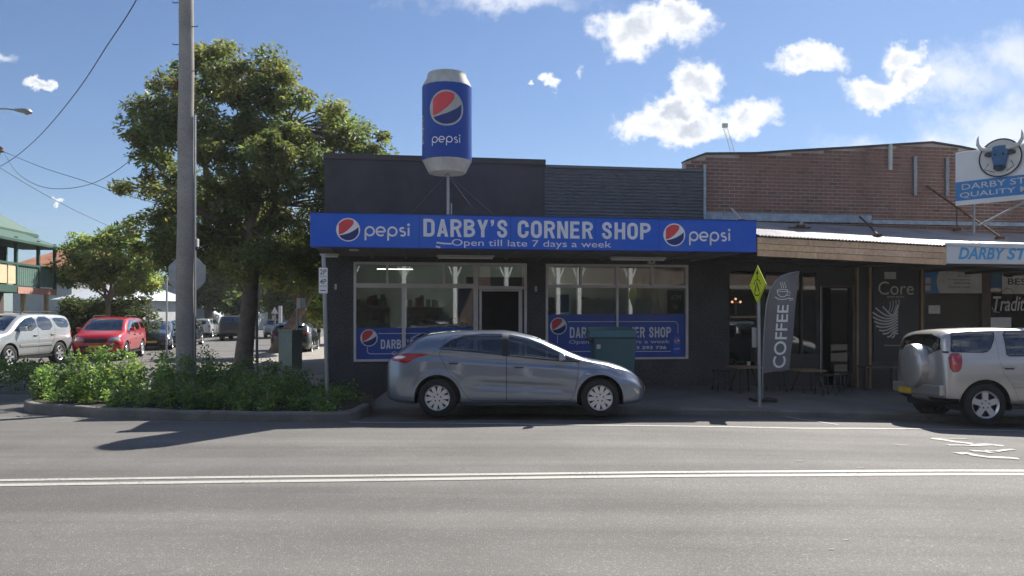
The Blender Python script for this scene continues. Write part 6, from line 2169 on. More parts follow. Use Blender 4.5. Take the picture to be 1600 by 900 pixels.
TY = 23.6
bl = [blob(372, 118, 88, 42, TY), blob(262, 130, 42, 36, TY, dy=.6), blob(300, 200, 78, 50, TY, dy=-.6), blob(232, 232, 42, 36, TY), blob(255, 305, 55, 55, TY, dy=.5),
      blob(450, 180, 86, 52, TY, dy=.4), blob(425, 260, 110, 55, TY, dy=-.9), blob(520, 215, 56, 46, TY), blob(568, 222, 34, 32, TY, dy=.8), blob(520, 290, 60, 50, TY, dy=.7),
      blob(350, 330, 100, 48, TY, dy=.6), blob(295, 385, 72, 40, TY, dy=-.3), blob(235, 360, 44, 40, TY, dy=.4), blob(450, 350, 70, 50, TY, dy=1.2), blob(400, 405, 70, 28, TY, dy=-.8), blob(470, 410, 46, 40, TY, dy=.9), blob(205, 300, 26, 30, TY, dy=.2)]
tb = ((380 - 800) * TY / FPX, TY, .01)
tree('big broad evergreen street tree with dense uneven crown left of the corner shop', tb, bl, .26, 470, 190, .084, 21, clump_r=(.27, .62), fork=3.1, lean=(.25, .1), hollow=.3)
# second, smaller tree on the left
Y2 = 36.0
bl = [blob(150, 395, 50, 30, Y2), blob(188, 368, 32, 22, Y2), blob(125, 425, 42, 24, Y2), blob(212, 405, 36, 34, Y2), blob(170, 435, 66, 24, Y2, dy=1), blob(225, 430, 28, 26, Y2)]
tree('smaller yellow green tree standing beyond the red SUV', ((168 - 800) * Y2 / FPX, Y2, 0), bl, .12, 150, 130, .11, 5, clump_r=(.28, .55), fork=2.3, hue=(1.45, 1.5, 1.3))
# hedge below it
rgh = random.Random(6)
Yh = 38.0
k_ = Yh / FPX
hc = [((rgh.uniform(100, 238) - 800) * k_, Yh + rgh.uniform(-.6, .6), EYE + (HZ - rgh.uniform(470, 520)) * k_, .5) for _ in range(110)]
T = Thing('hedge', 'dark clipped hedge below the yellow green tree', 'hedge', ((170 - 800) * k_, Yh, 0), WORLD)
o = T.part('foliage', leaf_mesh('foliage', [(c[0] - T.off[0], c[1] - T.off[1], c[2], c[3]) for c in hc], 70, .12, 8, hue=(.5, .55, .55)), 'leaf_bg')
m = MB()
for i in range(8):
    xx = (110 + i * 17 - 800) * k_; m.tube([(xx, Yh, 0), (xx + .1, Yh, 1.6)], .04, 5)
T.part('stem', m, 'bark')
# trees along and beyond the side street
bgt = [  # px, base depth, crown blobs(px,py,rx,ry), label
    (430, 33.5, [(450, 405, 44, 34), (480, 380, 40, 30), (415, 420, 38, 26), (505, 420, 30, 26), (470, 440, 40, 18)], .24, 'tree with leaning trunk behind the dark green saloon', (.9, .9, .8), (1.2, 0)),
    (325, 62, [(310, 430, 34, 30), (345, 415, 36, 30), (330, 455, 36, 20)], .3, 'dark tree beyond the slate SUV, left of the big trunk', (.6, .7, .7), (0, 0)),
    (395, 66, [(390, 440, 40, 30), (420, 425, 34, 30), (370, 470, 30, 18)], .3, 'dark tree far down the side street behind the big trunk', (.55, .62, .6), (0, 0)),
    (465, 60, [(470, 450, 34, 22), (450, 470, 30, 16)], .3, 'low dark tree far behind the green cabinet', (.6, .65, .6), (0, 0)),
    (497, 40, [(496, 462, 24, 26), (505, 485, 18, 18)], .1, 'bright leafy shrub against the shop side wall', (1.5, 1.5, 1.0), (0, 0)),
    (275, 70, [(265, 470, 34, 22), (292, 460, 26, 24)], .25, 'dark bushy tree beyond the stop sign', (.6, .7, .6), (0, 0)),
    (305, 90, [(300, 455, 60, 26), (360, 450, 60, 26)], .3, 'far tree closing the side street on the left', (.45, .55, .6), (0, 0)),
    (440, 95, [(420, 450, 60, 28), (490, 455, 50, 26)], .3, 'far tree closing the side street on the right', (.45, .55, .6), (0, 0)),
    (225, 90, [(215, 470, 50, 14), (170, 465, 50, 14)], .3, 'far low tree line top beyond the white cottage', (.6, .7, .65), (0, 0))]
for i, (px, Y, bb, tr, lab, hue, ln) in enumerate(bgt):
    tree(lab, ((px - 800) * Y / FPX, Y, -.05), [blob(*b, Y) for b in bb], tr, int(70), 90, .16 if Y < 50 else .30, 40 + i, mat='leaf_bg', clump_r=(.4, .75) if Y < 50 else (.8, 1.5), fork=2.0 if Y < 50 else 2.6, hue=hue, lean=ln, group='trees along the side street', droop=.1)

# garden bed shrubs: one mass of leafy shoots
def inbed(x, y):
    return inpoly(x, y, [(a, b) for a, b in bed])
rg = np.random.default_rng(17)
cl = []
while len(cl) < 540:
    x = rg.uniform(-9.4, -3.1); y = rg.uniform(12.4, 16.6)
    if not inbed(x, y + .0) or not inbed(x, y - .22) : continue
    # taller at the left, lower to the right and at the rim
    h_ = np.interp(x, [-9.5, -8.6, -7, -5.4, -4, -2.6], [.36, .74, .72, .55, .28, .14])
    rim = min(1.0, .45 + (y - np.interp(x, [-9.3, -7.6, -5.2, -2.5], [14.6, 13.4, 12.5, 12.4])) * .7)
    h_ *= rim * rg.uniform(.35, 1.35)
    for kz_ in (0.16, .5, .9):
        cl.append((x + rg.normal() * .05, y + rg.normal() * .05, .1 + h_ * kz_, .16 + .08 * rg.random()))
me = leaf_mesh('low_shrubs', [c for c in cl], 62, .038, 3, aspect=.42, var=.4, hue=(1.0, 1.0, .9), warm=.1)
me.materials.append(M['leaf_low'])
o = bpy.data.objects.new('low_shrubs', me); COL.objects.link(o); tag(o, kind='stuff')
m = MB()
rr_ = random.Random(5)
for i in range(300):
    c = cl[rr_.randrange(len(cl))]
    m.tube([(c[0], c[1], .08), (c[0] + rr_.uniform(-.1, .1), c[1] + rr_.uniform(-.1, .1), c[2] + .2)], .005, 3, cap=False)
o = single('shrub_stems', m, 'bark', kind='stuff')
# shrubs on the verge at the far left
cl = []
for _ in range(130):
    x = rg.uniform(-17.5, -10.2); y = rg.uniform(17.2, 19.2)
    cl.append((x, y, .1 + rg.uniform(.0, .45), .28))
me = leaf_mesh('verge_shrubs', cl, 70, .06, 9, hue=(.75, .85, .75)); me.materials.append(M['leaf_low'])
o = bpy.data.objects.new('verge_shrubs', me); COL.objects.link(o); tag(o, kind='stuff')

# ------------------------------------------------------------------ poles, signs, cabinets
PY = 15.5
ppx = lambda px, Y=PY: (px - 800) * Y / FPX
pzz = lambda py, Y: EYE + (HZ - py) * Y / FPX
T = Thing('utility_pole', 'tall weathered grey utility pole rising from the garden bed', 'pole', (ppx(288.5), PY, .05), WORLD)
m = MB()
pts = []; rs = []
for i in range(30):
    z = -.1 + i * 11.4 / 29
    f = z / 11.4
    pts.append((ppx(288.5) + (ppx(291.5) - ppx(288.5)) * min(z / 8, 1.3) + .006 * math.sin(z * 2.1), PY + .005 * math.cos(z * 1.3), z)); rs.append(.182 - .062 * f + .002 * math.sin(z * 5))
m.tube(pts, rs, 22)
T.part('pole_shaft', m, 'pole', smooth=True)
m = MB(); m.box(ppx(303.5), ppx(303.5) + .03, PY - .03, PY + .03, .3, pzz(180, PY)); T.part('cable_conduit', m, 'galv')
for (px, py, s_) in ((276, 6, -1), (307, 43, 1), (276, 71, -1), (307, 112, 1)):
    z = pzz(py, PY); xc = ppx(291)
    m = MB(); m.tube([(xc + s_ * .12, PY - .05, z), (xc + s_ * .25, PY - .05, z), (xc + s_ * .25, PY - .05, z + .03)], .009, 6); T.part('step_peg', m, 'rust')
m = MB(); m.box(ppx(292) - 1.1, ppx(292) + 1.1, PY - .22, PY - .12, 10.2, 10.32); T.part('crossarm', m, 'post_timber')
for dx in (-1.0, -.5, .5, 1.0):
    m = MB(); m.lathe([(.0, .16), (.04, .14), (.03, .1), (.05, .06), (.035, 0), (0, 0)], 10, (ppx(292) + dx, PY - .17, 10.325)); T.part('insulator', m, 'brown', smooth=True)
m = MB(); m.box(ppx(279.5) - .06, ppx(279.5), PY - .06, PY + .0, pzz(140, PY), pzz(128, PY)); T.part('bracket', m, 'rust')
m = MB(); m.box(ppx(303), ppx(309), PY - .02, PY + .08, pzz(386, PY), pzz(373, PY)); T.part('junction_box', m, 'offwhite', bevel=.01)

# stop sign seen from behind
SY = 17.1
T = Thing('stop_sign', 'octagonal sign seen from behind, half hidden by the utility pole', 'sign', (ppx(300, SY), SY, 0), WORLD)
cx_, cz_ = ppx(291, SY), pzz(428, SY)
R8 = (ppx(320, SY) - ppx(262, SY)) / 2 / math.cos(math.pi / 8)
m = MB(); m.prism([(cx_ + R8 * math.cos(R(22.5 + 45 * i)), cz_ + R8 * math.sin(R(22.5 + 45 * i))) for i in range(8)], SY + .04, SY + .045); T.part('sign_back', m, 'galv')
m = MB(); m.tube([(cx_ + .12, SY, -.1), (cx_ + .12, SY, cz_ + .2)], .03, 10); T.part('post', m, 'galv', smooth=True)

def signpost(label, px, Y, py_top, py_base, boards, cat='sign', r=.028, name='sign_post', pxt=None):
    x = ppx(px, Y); zb = pzz(py_base, Y)
    T_ = Thing(name, label, cat, (x, Y, zb), WORLD)
    m_ = MB(); m_.tube([(x, Y, zb), (ppx(pxt, Y) if pxt else x, Y, pzz(py_top, Y))], r, 10); T_.part('post', m_, 'galv', smooth=True)
    for (a, b, t, bb, mt, lab) in boards:
        m_ = MB(); m_.box(ppx(a, Y), ppx(b, Y), Y - .045, Y - .03, pzz(bb, Y), pzz(t, Y)); T_.part(lab, m_, mt, bevel=.003)
    return T_


YS = 13.6
T = signpost('white parking sign reading 2P over 4P at the corner of the shop', 512, YS, 397, 640, [(499, 512.6, 418.5, 458.5, 'white', 'sign_board')], pxt=505.5, r=.036)
mk = MB()
def pt_(s_, a, b, t, bb, bold=.0): put_text(mk, s_, ppx(a, YS), ppx(b, YS), pzz(bb, YS), pzz(t, YS), YS - .048, bold)
pt_('2P', 501, 511, 421, 429, .01); pt_('4P', 501, 511, 436, 444, .01); pt_('8:30-6 MON-FRI', 501, 511, 431, 433.5); pt_('8:30-12:30 SAT', 501, 511, 446, 448.5)
T.part('sign_lettering', mk, 'green_trim')
mk = MB(); mk.ribbon([(ppx(501.5, YS), pzz(454, YS)), (ppx(510, YS), pzz(454, YS))], .016, lambda u, v: (u, YS - .048, v)); T.part('arrow', mk, 'green_trim')
signpost('tall thin sign pole with pale board edge on, right of the big tree trunk', 401.5, 23.8, 444, 571, [(402.5, 408.5, 445, 467, 'panelwhite', 'sign_board')], r=.04)
signpost('thin sign pole with two pale boards behind the green cabinet', 465, 26.5, 465, 560, [(464, 470, 466, 482, 'panelwhite', 'sign_board'), (471, 478, 466, 481, 'flashing', 'sign_board')], r=.035)
YT = 40
T = signpost('small far triangular sign on a post left of the leaning trunk', 429, YT, 485, 512, [(425.5, 430, 493, 500, 'offwhite', 'sign_board')], r=.05)
m = MB(); m.prism([(ppx(424, YT), pzz(490, YT)), (ppx(435, YT), pzz(490, YT)), (ppx(429.5, YT), pzz(480, YT))], YT - .08, YT - .06); T.part('triangle_board', m, 'panelwhite')
T = Thing('white_post', 'thick pale post down the side street left of the leaning trunk', 'post', (ppx(438, 45), 45, -.1), WORLD)
m = MB(); m.tube([(ppx(438, 45), 45, -.1), (ppx(438, 45), 45, pzz(478, 45))], .1, 10); T.part('post', m, 'panelwhite', smooth=True)
T = Thing('yellow_marker', 'small yellow marker standing behind the big tree trunk', 'marker', (ppx(389, 25), 25, 0), WORLD)
m = MB(); m.box(ppx(387.6, 25), ppx(390.6, 25), 25, 25.05, pzz(507, 25), pzz(498, 25)); T.part('cap', m, 'hivis')
m = MB(); m.box(ppx(387.6, 25), ppx(390.6, 25), 25, 25.05, 0.0, pzz(507, 25)-.002); T.part('post', m, 'offwhite')
T = Thing('flag_pole', 'thin white pole standing left of the utility pole', 'pole', (ppx(260.5, 30), 30, 0), WORLD)
m = MB(); m.tube([(ppx(260.5, 30), 30, 0), (ppx(260.5, 30), 30, pzz(436, 30))], .04, 8); T.part('shaft', m, 'offwhite', smooth=True)

# green cabinet
CYY = 23.8
x0_, x1_, x2_ = ppx(435, CYY), ppx(457.5, CYY), ppx(465.5, CYY + .5)
T = Thing('electrical_cabinet', 'green painted metal street cabinet standing on the side footpath', 'cabinet', ((x0_ + x2_) / 2, CYY + .3, .01), WORLD)
zt6 = pzz(515.5, CYY)
th = R(20)
def rotc(pts, c=(x0_, CYY), a=R(-14)):
    return [(c[0] + (p[0]) * math.cos(a) - p[1] * math.sin(a), c[1] + p[0] * math.sin(a) + p[1] * math.cos(a)) for p in pts]
m = MB(); m.prism_z(rotc([(0, 0), (.47, 0), (.47, .62), (0, .62)]), .0, zt6 - .06); T.part('cabinet_body', m, 'box_green', bevel=.01)
m = MB(); m.prism_z(rotc([(-.02, -.02), (.49, -.02), (.49, .64), (-.02, .64)]), zt6 - .058, zt6); T.part('lid', m, 'box_green', bevel=.012)
m = MB(); m.prism_z(rotc([(.10, -.008), (.36, -.008), (.36, -.002), (.10, -.002)]), zt6 - .42, zt6 - .32); T.part('notice', m, 'galv')

# yellow-green pedestrian diamond
DY = 14.35
xd, zd = ppx(1182, DY), pzz(445, DY)
gb = fpz(xd, DY)
T = Thing('crossing_sign', 'fluorescent yellow green diamond pedestrian crossing sign on a leaning pole', 'sign', (ppx(1187, DY), DY, gb), WORLD)
m = MB(); m.tube([(ppx(1187, DY), DY, gb), (ppx(1184.5, DY), DY, pzz(420, DY))], .032, 12); T.part('post', m, 'galv', smooth=True)
DF = Frame(xd, DY - .05, R(-83))
hd2 = (pzz(415, DY) - pzz(475.5, DY)) / 2
def rdiam(h, y0, y1, r=.0):
    mm = MB(); mm.prism([(h, 0), (0, h), (-h, 0), (0, -h)], y0, y1)
    mm.v = [tuple(DF.world(a, b)[:2]) + (c + zd,) for a, b, c in mm.v]
    return mm
T.part('sign_board', rdiam(hd2, 0, .01), 'hivis')
m = MB()
mp_ = lambda u, v: tuple(DF.world(u, -.004)[:2]) + (zd + v,)
m.ribbon([(hd2 - .012, 0), (0, hd2 - .012), (-hd2 + .012, 0), (0, -hd2 + .012), (hd2 - .012, 0)], .014, mp_)
m.ribbon([(0, .11), (0, .22)], .03, mp_)
m.add([mp_(-.055, .20), mp_(.055, .20), mp_(0, .29)], [(0, 1, 2)])
# walking legs between curved lines
m.ribbon([(-.09, -.13), (-.06, -.04), (-.01, .05), (.03, -.04), (.09, -.13)], .035, mp_)
m.ribbon([(-.14, .0), (-.09, .07), (0, .10), (.09, .07), (.14, .0)], .022, mp_)
m.ribbon([(-.13, -.15), (-.06, -.20), (.06, -.20), (.13, -.15)], .02, mp_)
T.part('pictogram', m, 'black')
m = MB(); m.box(ppx(1176, DY), ppx(1189.5, DY), DY + .035, DY + .045, pzz(543, DY), pzz(512, DY)); T.part('small_board', m, 'galv')
m = MB(); m.box(ppx(1187, DY) - .22, ppx(1187, DY) + .18, DY - .15, DY + .15, gb, gb + .02); T.part('footing', m, 'concrete')

# coffee feather banner
BYY = 15.3
T = Thing('coffee_banner', 'grey feather banner lettered COFFEE with a cup drawing', 'banner', (ppx(1196, BYY), BYY, fpz(4.9, 15.3)), WORLD)
def bz(px, py): return (ppx(px, BYY), pzz(py, BYY))
left = [(1192, 583.5), (1193.5, 560), (1194.5, 530), (1196.5, 500), (1199, 475), (1204, 455), (1212, 440), (1222, 431), (1235, 426.5), (1249.5, 424)]
right = [(1232.5, 577.5), (1235, 555), (1238.5, 530), (1241, 505), (1243, 480), (1245, 462), (1246.5, 450), (1247.8, 440), (1248.8, 431), (1249.5, 424.3)]
m = MB()
n_ = 10
vs = []
L_ = [bz(*p) for p in left]; Rr = [bz(*p) for p in right]
for i in range(10):
    for k in range(n_ + 1):
        u = k / n_
        vs.append((L_[i][0] * (1 - u) + Rr[i][0] * u, BYY + .025 * math.sin(u * 5 + i * .5), L_[i][1] * (1 - u) + Rr[i][1] * u))
m.add(vs, [(i * (n_ + 1) + k, i * (n_ + 1) + k + 1, (i + 1) * (n_ + 1) + k + 1, (i + 1) * (n_ + 1) + k) for i in range(9) for k in range(n_)])
T.part('cloth', m, 'banner', smooth=True)
m = MB(); m.tube([(ppx(1192, BYY), BYY + .01, fpz(4.9, 15.3)), (L_[0][0], BYY + .01, L_[0][1])] + [(a - .012, BYY + .01, b) for a, b in L_[1:]], .012, 6); T.part('flexible_pole', m, 'galv', smooth=True)
m = MB(); m.box(ppx(1192, BYY) - .22, ppx(1192, BYY) + .22, BYY - .2, BYY + .2, fpz(4.9, 15.3), fpz(4.9, 15.3) + .05); T.part('base_plate', m, 'black')
# lettering runs up the banner, leaning with it
by_t = BYY - .035
v_, f_ = text_geo('COFFEE', .012, 0)
a_ = np.array(v_); mn, mx = a_[:, :2].min(0), a_[:, :2].max(0)
m = MB()
b0, b1 = bz(1206, 575), bz(1223, 476.5)     # bottom-left start, top
wl = ppx(1226, BYY) - ppx(1206, BYY)
pts = []
for (x, y, z) in v_:
    u = (x - mn[0]) / (mx[0] - mn[0]); w = (y - mn[1]) / (mx[1] - mn[1])
    # u runs upwards; letter tops face left
    pts.append((ppx(1226, BYY) + u * (ppx(1231.5, BYY) - ppx(1226, BYY)) - w * (wl - (wl * .12) * u), by_t, pzz(575, BYY) + u * (pzz(476.5, BYY) - pzz(575, BYY))))
m.add(pts, f_)
T.part('banner_lettering', m, 'white')
m = MB()
mpb = lambda u, v: (u, by_t, v)
cupx, cupz = bz(1222.5, 459)
m.ribbon([(cupx - .12, cupz + .07), (cupx - .10, cupz - .01), (cupx - .05, cupz - .06), (cupx + .03, cupz - .06), (cupx + .08, cupz - .01), (cupx + .10, cupz + .06)], .014, mpb)
m.ribbon([(cupx + .11 * math.cos(t) - .01, cupz + .065 + .022 * math.sin(t)) for t in np.linspace(0, 2 * math.pi, 20)], .012, mpb)
m.ribbon([(cupx + .09, cupz + .04), (cupx + .15, cupz + .03), (cupx + .13, cupz - .03), (cupx + .06, cupz - .035)], .013, mpb)
m.ribbon([(cupx - .16, cupz - .06), (cupx - .10, cupz - .105), (cupx + .02, cupz - .115), (cupx + .15, cupz - .08)], .015, mpb)
m.ribbon([(cupx + .13, cupz - .10), (cupx + .2, cupz - .09), (cupx + .2, cupz - .12), (cupx + .12, cupz - .13)], .012, mpb)
for dx in (-.04, .0, .045):
    m.ribbon([(cupx + dx + .014 * math.sin(t * 6), cupz + .11 + t * .12) for t in np.linspace(0, 1, 8)], .01, mpb)
T.part('cup_drawing', m, 'white')

# bin
BIY = 15.0
x0_, x1_ = ppx(919, BIY), ppx(995, BIY)
fl = fpz(2.0, BIY)
T = Thing('wheeled_bin', 'dark teal lidded rubbish skip standing behind the front of the hatchback', 'bin', ((x0_ + x1_) / 2, BIY, fl), WORLD)
zt7 = pzz(515.5, BIY); zl = pzz(528, BIY)
m = MB(); m.hexa([(x0_ + .16, BIY + .03, fl + .14), (x1_ - .08, BIY + .03, fl + .14), (x1_ - .08, BIY + .66, fl + .14), (x0_ + .16, BIY + .66, fl + .14),
                  (x0_ + .10, BIY - .02, zl), (x1_ - .0, BIY - .02, zl), (x1_ - .0, BIY + .72, zl), (x0_ + .10, BIY + .72, zl)])
T.part('bin_body', m, 'bin', bevel=.02)
m = MB(); m.hexa([(x0_ - .0, BIY - .05, zl + .002), (x1_ + .02, BIY - .05, zl + .002), (x1_ + .02, BIY + .75, zl + .002), (x0_ - .0, BIY + .75, zl + .002),
                  (x0_ + .04, BIY, zt7), (x1_ - .02, BIY, zt7), (x1_ - .02, BIY + .7, zt7 + .05), (x0_ + .04, BIY + .7, zt7 + .05)])
T.part('lid', m, 'bin', bevel=.015)
m = MB(); m.tube([(x0_ + .04, BIY - .06, zl - .03), (x0_ + .04, BIY + .3, zl - .03)], .05, 10); T.part('lid_pivot', m, 'black')
for sx in (x0_ + .25, x1_ - .2):
    m = MB(); m.lathe([(.0, 0), (.07, 0), (.07, .05), (0, .05)], 14, (sx, BIY + .05, fl + .07), 'y'); T.part('wheel', m, 'rubber')
m = MB(); a, b = ppx(932, BIY), ppx(938, BIY); m.box(a, b, BIY - .03, BIY - .022, pzz(545, BIY), pzz(538, BIY)); T.part('sticker', m, 'offwhite')

# ------------------------------------------------------------------ wires and far street lamp
def pxyz(px, py, Y): return ((px - 800) * Y / FPX, Y, pzz(py, Y))
def wire(label, pts, r):
    P = [Vector(pxyz(*p)) for p in pts]
    Q = []
    for i in range(len(P) - 1):
        p0 = P[max(i - 1, 0)]; p1 = P[i]; p2 = P[i + 1]; p3 = P[min(i + 2, len(P) - 1)]
        for k in range(6):
            t = k / 6
            Q.append(0.5 * ((2 * p1) + (p2 - p0) * t + (2 * p0 - 5 * p1 + 4 * p2 - p3) * t * t + (3 * p1 - p0 - 3 * p2 + p3) * t**3))
    Q.append(P[-1])
    T_ = Thing('overhead_wire', label, 'wire', tuple(Q[0]), WORLD, 'overhead wires on the left')
    m_ = MB(); m_.tube(Q, r, 5); T_.part('cable', m_, 'wire', smooth=True)


pt = ppx(292)
wire('thick overhead cable rising steeply from the left edge to the top of the picture', [(262, -105, 16), (213, 0, 18.3), (167, 72, 20.7), (120, 143, 24), (67, 207, 28.5), (27, 243, 33), (0, 260, 36), (-14, 266, 38)], .015)
wire('overhead wire falling gently from the insulator toward the big tree', [(5, 238, 38), (13, 240, 37.6), (67, 262, 35), (133, 283, 32), (187, 302, 30), (262, 322, 27)], .013)
wire('slack overhead wire hanging in a loop between insulator and big tree', [(7, 240, 38), (27, 270, 36), (60, 290, 34), (97, 295, 31.5), (140, 288, 29.5), (180, 268, 28), (230, 230, 26)], .013)
wire('overhead wire running down from the left edge behind the yellow green tree', [(-20, 248, 38), (0, 262, 39), (63, 300, 42), (120, 330, 46), (172, 354, 50)], .018)
T = Thing('utility_pole', 'pole with crossarm and insulator just showing at the left edge', 'pole', (ppx(-30, 38), 38, 0), WORLD)
m = MB(); m.tube([(ppx(-30, 38), 38, -.1), (ppx(-30, 38), 38, pzz(200, 38))], .16, 12); T.part('pole_shaft', m, 'pole', smooth=True)
m = MB(); m.box(ppx(-58, 38), ppx(4, 38), 37.75, 37.87, pzz(243, 38), pzz(238, 38)); T.part('crossarm', m, 'post_timber')
m = MB(); m.lathe([(0, .3), (.06, .28), (.12, .22), (.12, .1), (.16, .06), (.14, 0), (0, 0)], 12, (ppx(5, 38), 37.8, pzz(239, 38))); T.part('insulator', m, 'brown', smooth=True)
LY = 27
T = Thing('street_lamp', 'street lamp head on a curved arm reaching in from the left edge', 'street lamp', (ppx(-70, LY), LY, 0), WORLD)
m = MB(); m.tube([(ppx(-70, LY), LY, 0), (ppx(-70, LY), LY, pzz(215, LY))], [.12, .08], 12); T.part('post', m, 'galv', smooth=True)
m = MB(); m.tube([pxyz(*p, LY) for p in ((-70, 215), (-55, 185), (-30, 173), (0, 170), (12, 170), (24, 172))], .028, 8); T.part('arm', m, 'galv', smooth=True)
m = MB()
hc_ = pxyz(36, 173.5, LY)
vs = []; n_ = 12; sec = [(-.30, .02), (-.26, .06), (-.05, .10), (.15, .12), (.26, .09), (.31, .02)]
for dx, r_ in sec:
    for k in range(n_):
        an = 2 * math.pi * k / n_; vs.append((hc_[0] + dx, hc_[1] + r_ * 1.4 * math.cos(an), hc_[2] - dx * .12 + r_ * (.9 if math.sin(an) > 0 else .75) * math.sin(an)))
m.add(vs, [(i * n_ + k, i * n_ + (k + 1) % n_, (i + 1) * n_ + (k + 1) % n_, (i + 1) * n_ + k) for i in range(len(sec) - 1) for k in range(n_)] + [tuple(range(n_))[::-1], tuple((len(sec) - 1) * n_ + k for k in range(n_))])
T.part('lamp_head', m, 'galv', smooth=True)
m = MB(); m.lathe([(0, -.05), (.08, -.02), (.1, .02), (0, .02)], 14, (hc_[0] + .12, hc_[1], hc_[2] - .10)); T.part('lens', m, 'clear_lens', smooth=True)

# distant crane
CYr = 220.0
T = Thing('tower_crane', 'faint lattice crane jib far behind the brick building', 'crane', (ppx(1150, CYr), CYr, 0), WORLD)
m = MB()
a0_, b0_ = Vector(pxyz(1133, 198, CYr)), Vector(pxyz(1152, 262, CYr))
dr = (b0_ - a0_); ln = dr.length; dr.normalize(); pr_ = Vector((dr.z, 0, -dr.x)).normalized() * .55
for s_ in (-1, 1): m.tube([a0_ + pr_ * s_, b0_ + pr_ * s_], .06, 4)
ns = 12
for i in range(ns):
    p, q = a0_ + dr * ln * i / ns, a0_ + dr * ln * (i + 1) / ns
    m.tube([p + pr_, q - pr_], .045, 4); m.tube([p - pr_, q + pr_], .045, 4)
T.part('jib', m, 'galv')
m = MB(); m.tube([b0_, Vector((b0_.x, CYr, 0))], .8, 6); T.part('mast', m, 'galv')
m = MB(); m.box(a0_.x - .8, a0_.x + .7, CYr - .5, CYr + .5, a0_.z - .2, a0_.z + .9); T.part('jib_head', m, 'galv')

# ------------------------------------------------------------------ two storey verandah building, far left
V = Frame(ppx(25, 32), 32, R(8.4))
vb = Thing('verandah_building', 'two storey building with green iron roof and green railed upper verandah', 'building', (0, 0, 0), V)
zf = pzz(453, 32); zr = pzz(413, 32); ze = 4.78; zw = 5.45
m = MB(); m.box(-9.5, -2.2, -8, 3.7, 0, 5.5); vb.part('wall', m, 'brown')
m = MB(); m.box(-2.19, 0, -8, 3.7, zf - .05, zf + .1); vb.part('verandah_floor', m, 'green_trim')
m = MB(); m.box(.001, .06, .05, 3.7, zf - .14, zf + .14); vb.part('floor_beam', m, 'pink')
m = MB(); m.box(.001, .06, -8, -.05, zf - .1, zf + .2); vb.part('floor_beam', m, 'green_trim')
for i in range(10):
    m = MB(); m.box(-.03, .03, -.72 - i * .72, -.1 - i * .72, zf + .25, zr - .04); vb.part('balustrade_panel', m, 'cream')
for i in range(20):
    m = MB(); m.box(-.015, .015, .10 + i * .172, .235 + i * .172, zf + .2, zr - .02); vb.part('baluster', m, 'green_pale')
m = MB(); m.box(-.05, .07, -8, 3.7, zr - .02, zr + .07); vb.part('handrail', m, 'green_trim')
m = MB(); m.box(-2.1, -.06, 4.15, 3.7, zr - .02, zr + .07); vb.part('handrail', m, 'green_trim')
for (x_, y_) in ((0, 0), (0, -2.4), (0, 2.0), (0, 3.64), (-2.1, 3.64)):
    m = MB(); m.box(x_ - .06, x_ + .06, y_ - .06, y_ + .06, zf + .1, ze + .15); vb.part('verandah_post', m, 'green_trim')
for (x_, y_) in ((-.3, 1.3), (-.3, -1.8), (-.3, 3.5)):
    m = MB(); m.box(x_ - .08, x_ + .08, y_ - .08, y_ + .08, 0, zf - .06); vb.part('ground_post', m, 'cream')
m = MB()
m.add([(.3, -9, ze), (.3, 3.9, ze), (-1.5, 3.9, zw), (-1.5, -9, zw)], [(0, 1, 2, 3)])
m.add([(.3, -9, ze - .1), (.3, 3.9, ze - .1), (.3, 3.9, ze), (.3, -9, ze)], [(0, 1, 2, 3)])
m.add([(.3, 3.9, ze - .1), (-1.5, 3.9, ze - .1), (-1.5, 3.9, zw), (.3, 3.9, ze)], [(0, 1, 2, 3)])
m.add([(.3, -9, ze - .1), (.3, 3.9, ze - .1), (-1.5, 3.9, ze - .1), (-1.5, -9, ze - .1)], [(3, 2, 1, 0)])
vb.part('verandah_roof', m, 'green_roof')
m = MB()
za_, zp_ = 5.52, 8.7
m.add([(-1.4, -9, za_), (-1.4, 5.3, za_), (-5.8, .9, zp_), (-5.8, -4.6, zp_)], [(0, 1, 2, 3)])
m.add([(-1.4, 5.3, za_), (-10.2, 5.3, za_), (-5.8, .9, zp_)], [(0, 1, 2)])
m.add([(-10.2, -9, za_), (-1.4, -9, za_), (-5.8, -4.6, zp_)], [(0, 1, 2)])
m.add([(-10.2, 5.3, za_), (-10.2, -9, za_), (-5.8, -4.6, zp_), (-5.8, .9, zp_)], [(0, 1, 2, 3)])
m.add([(-1.4, -9, za_ - .16), (-1.4, 5.3, za_ - .16), (-1.4, 5.3, za_), (-1.4, -9, za_)], [(0, 1, 2, 3)])
m.add([(-1.4, 5.3, za_ - .16), (-10.2, 5.3, za_ - .16), (-10.2, 5.3, za_), (-1.4, 5.3, za_)], [(0, 1, 2, 3)])
vb.part('main_roof', m, 'green_roof')
for y_ in (-1.6, 1.4):
    m = MB(); m.box(-2.19, -2.15, y_ - .4, y_ + .4, zf + .5, zf + 2.0); vb.part('window', m, 'black')

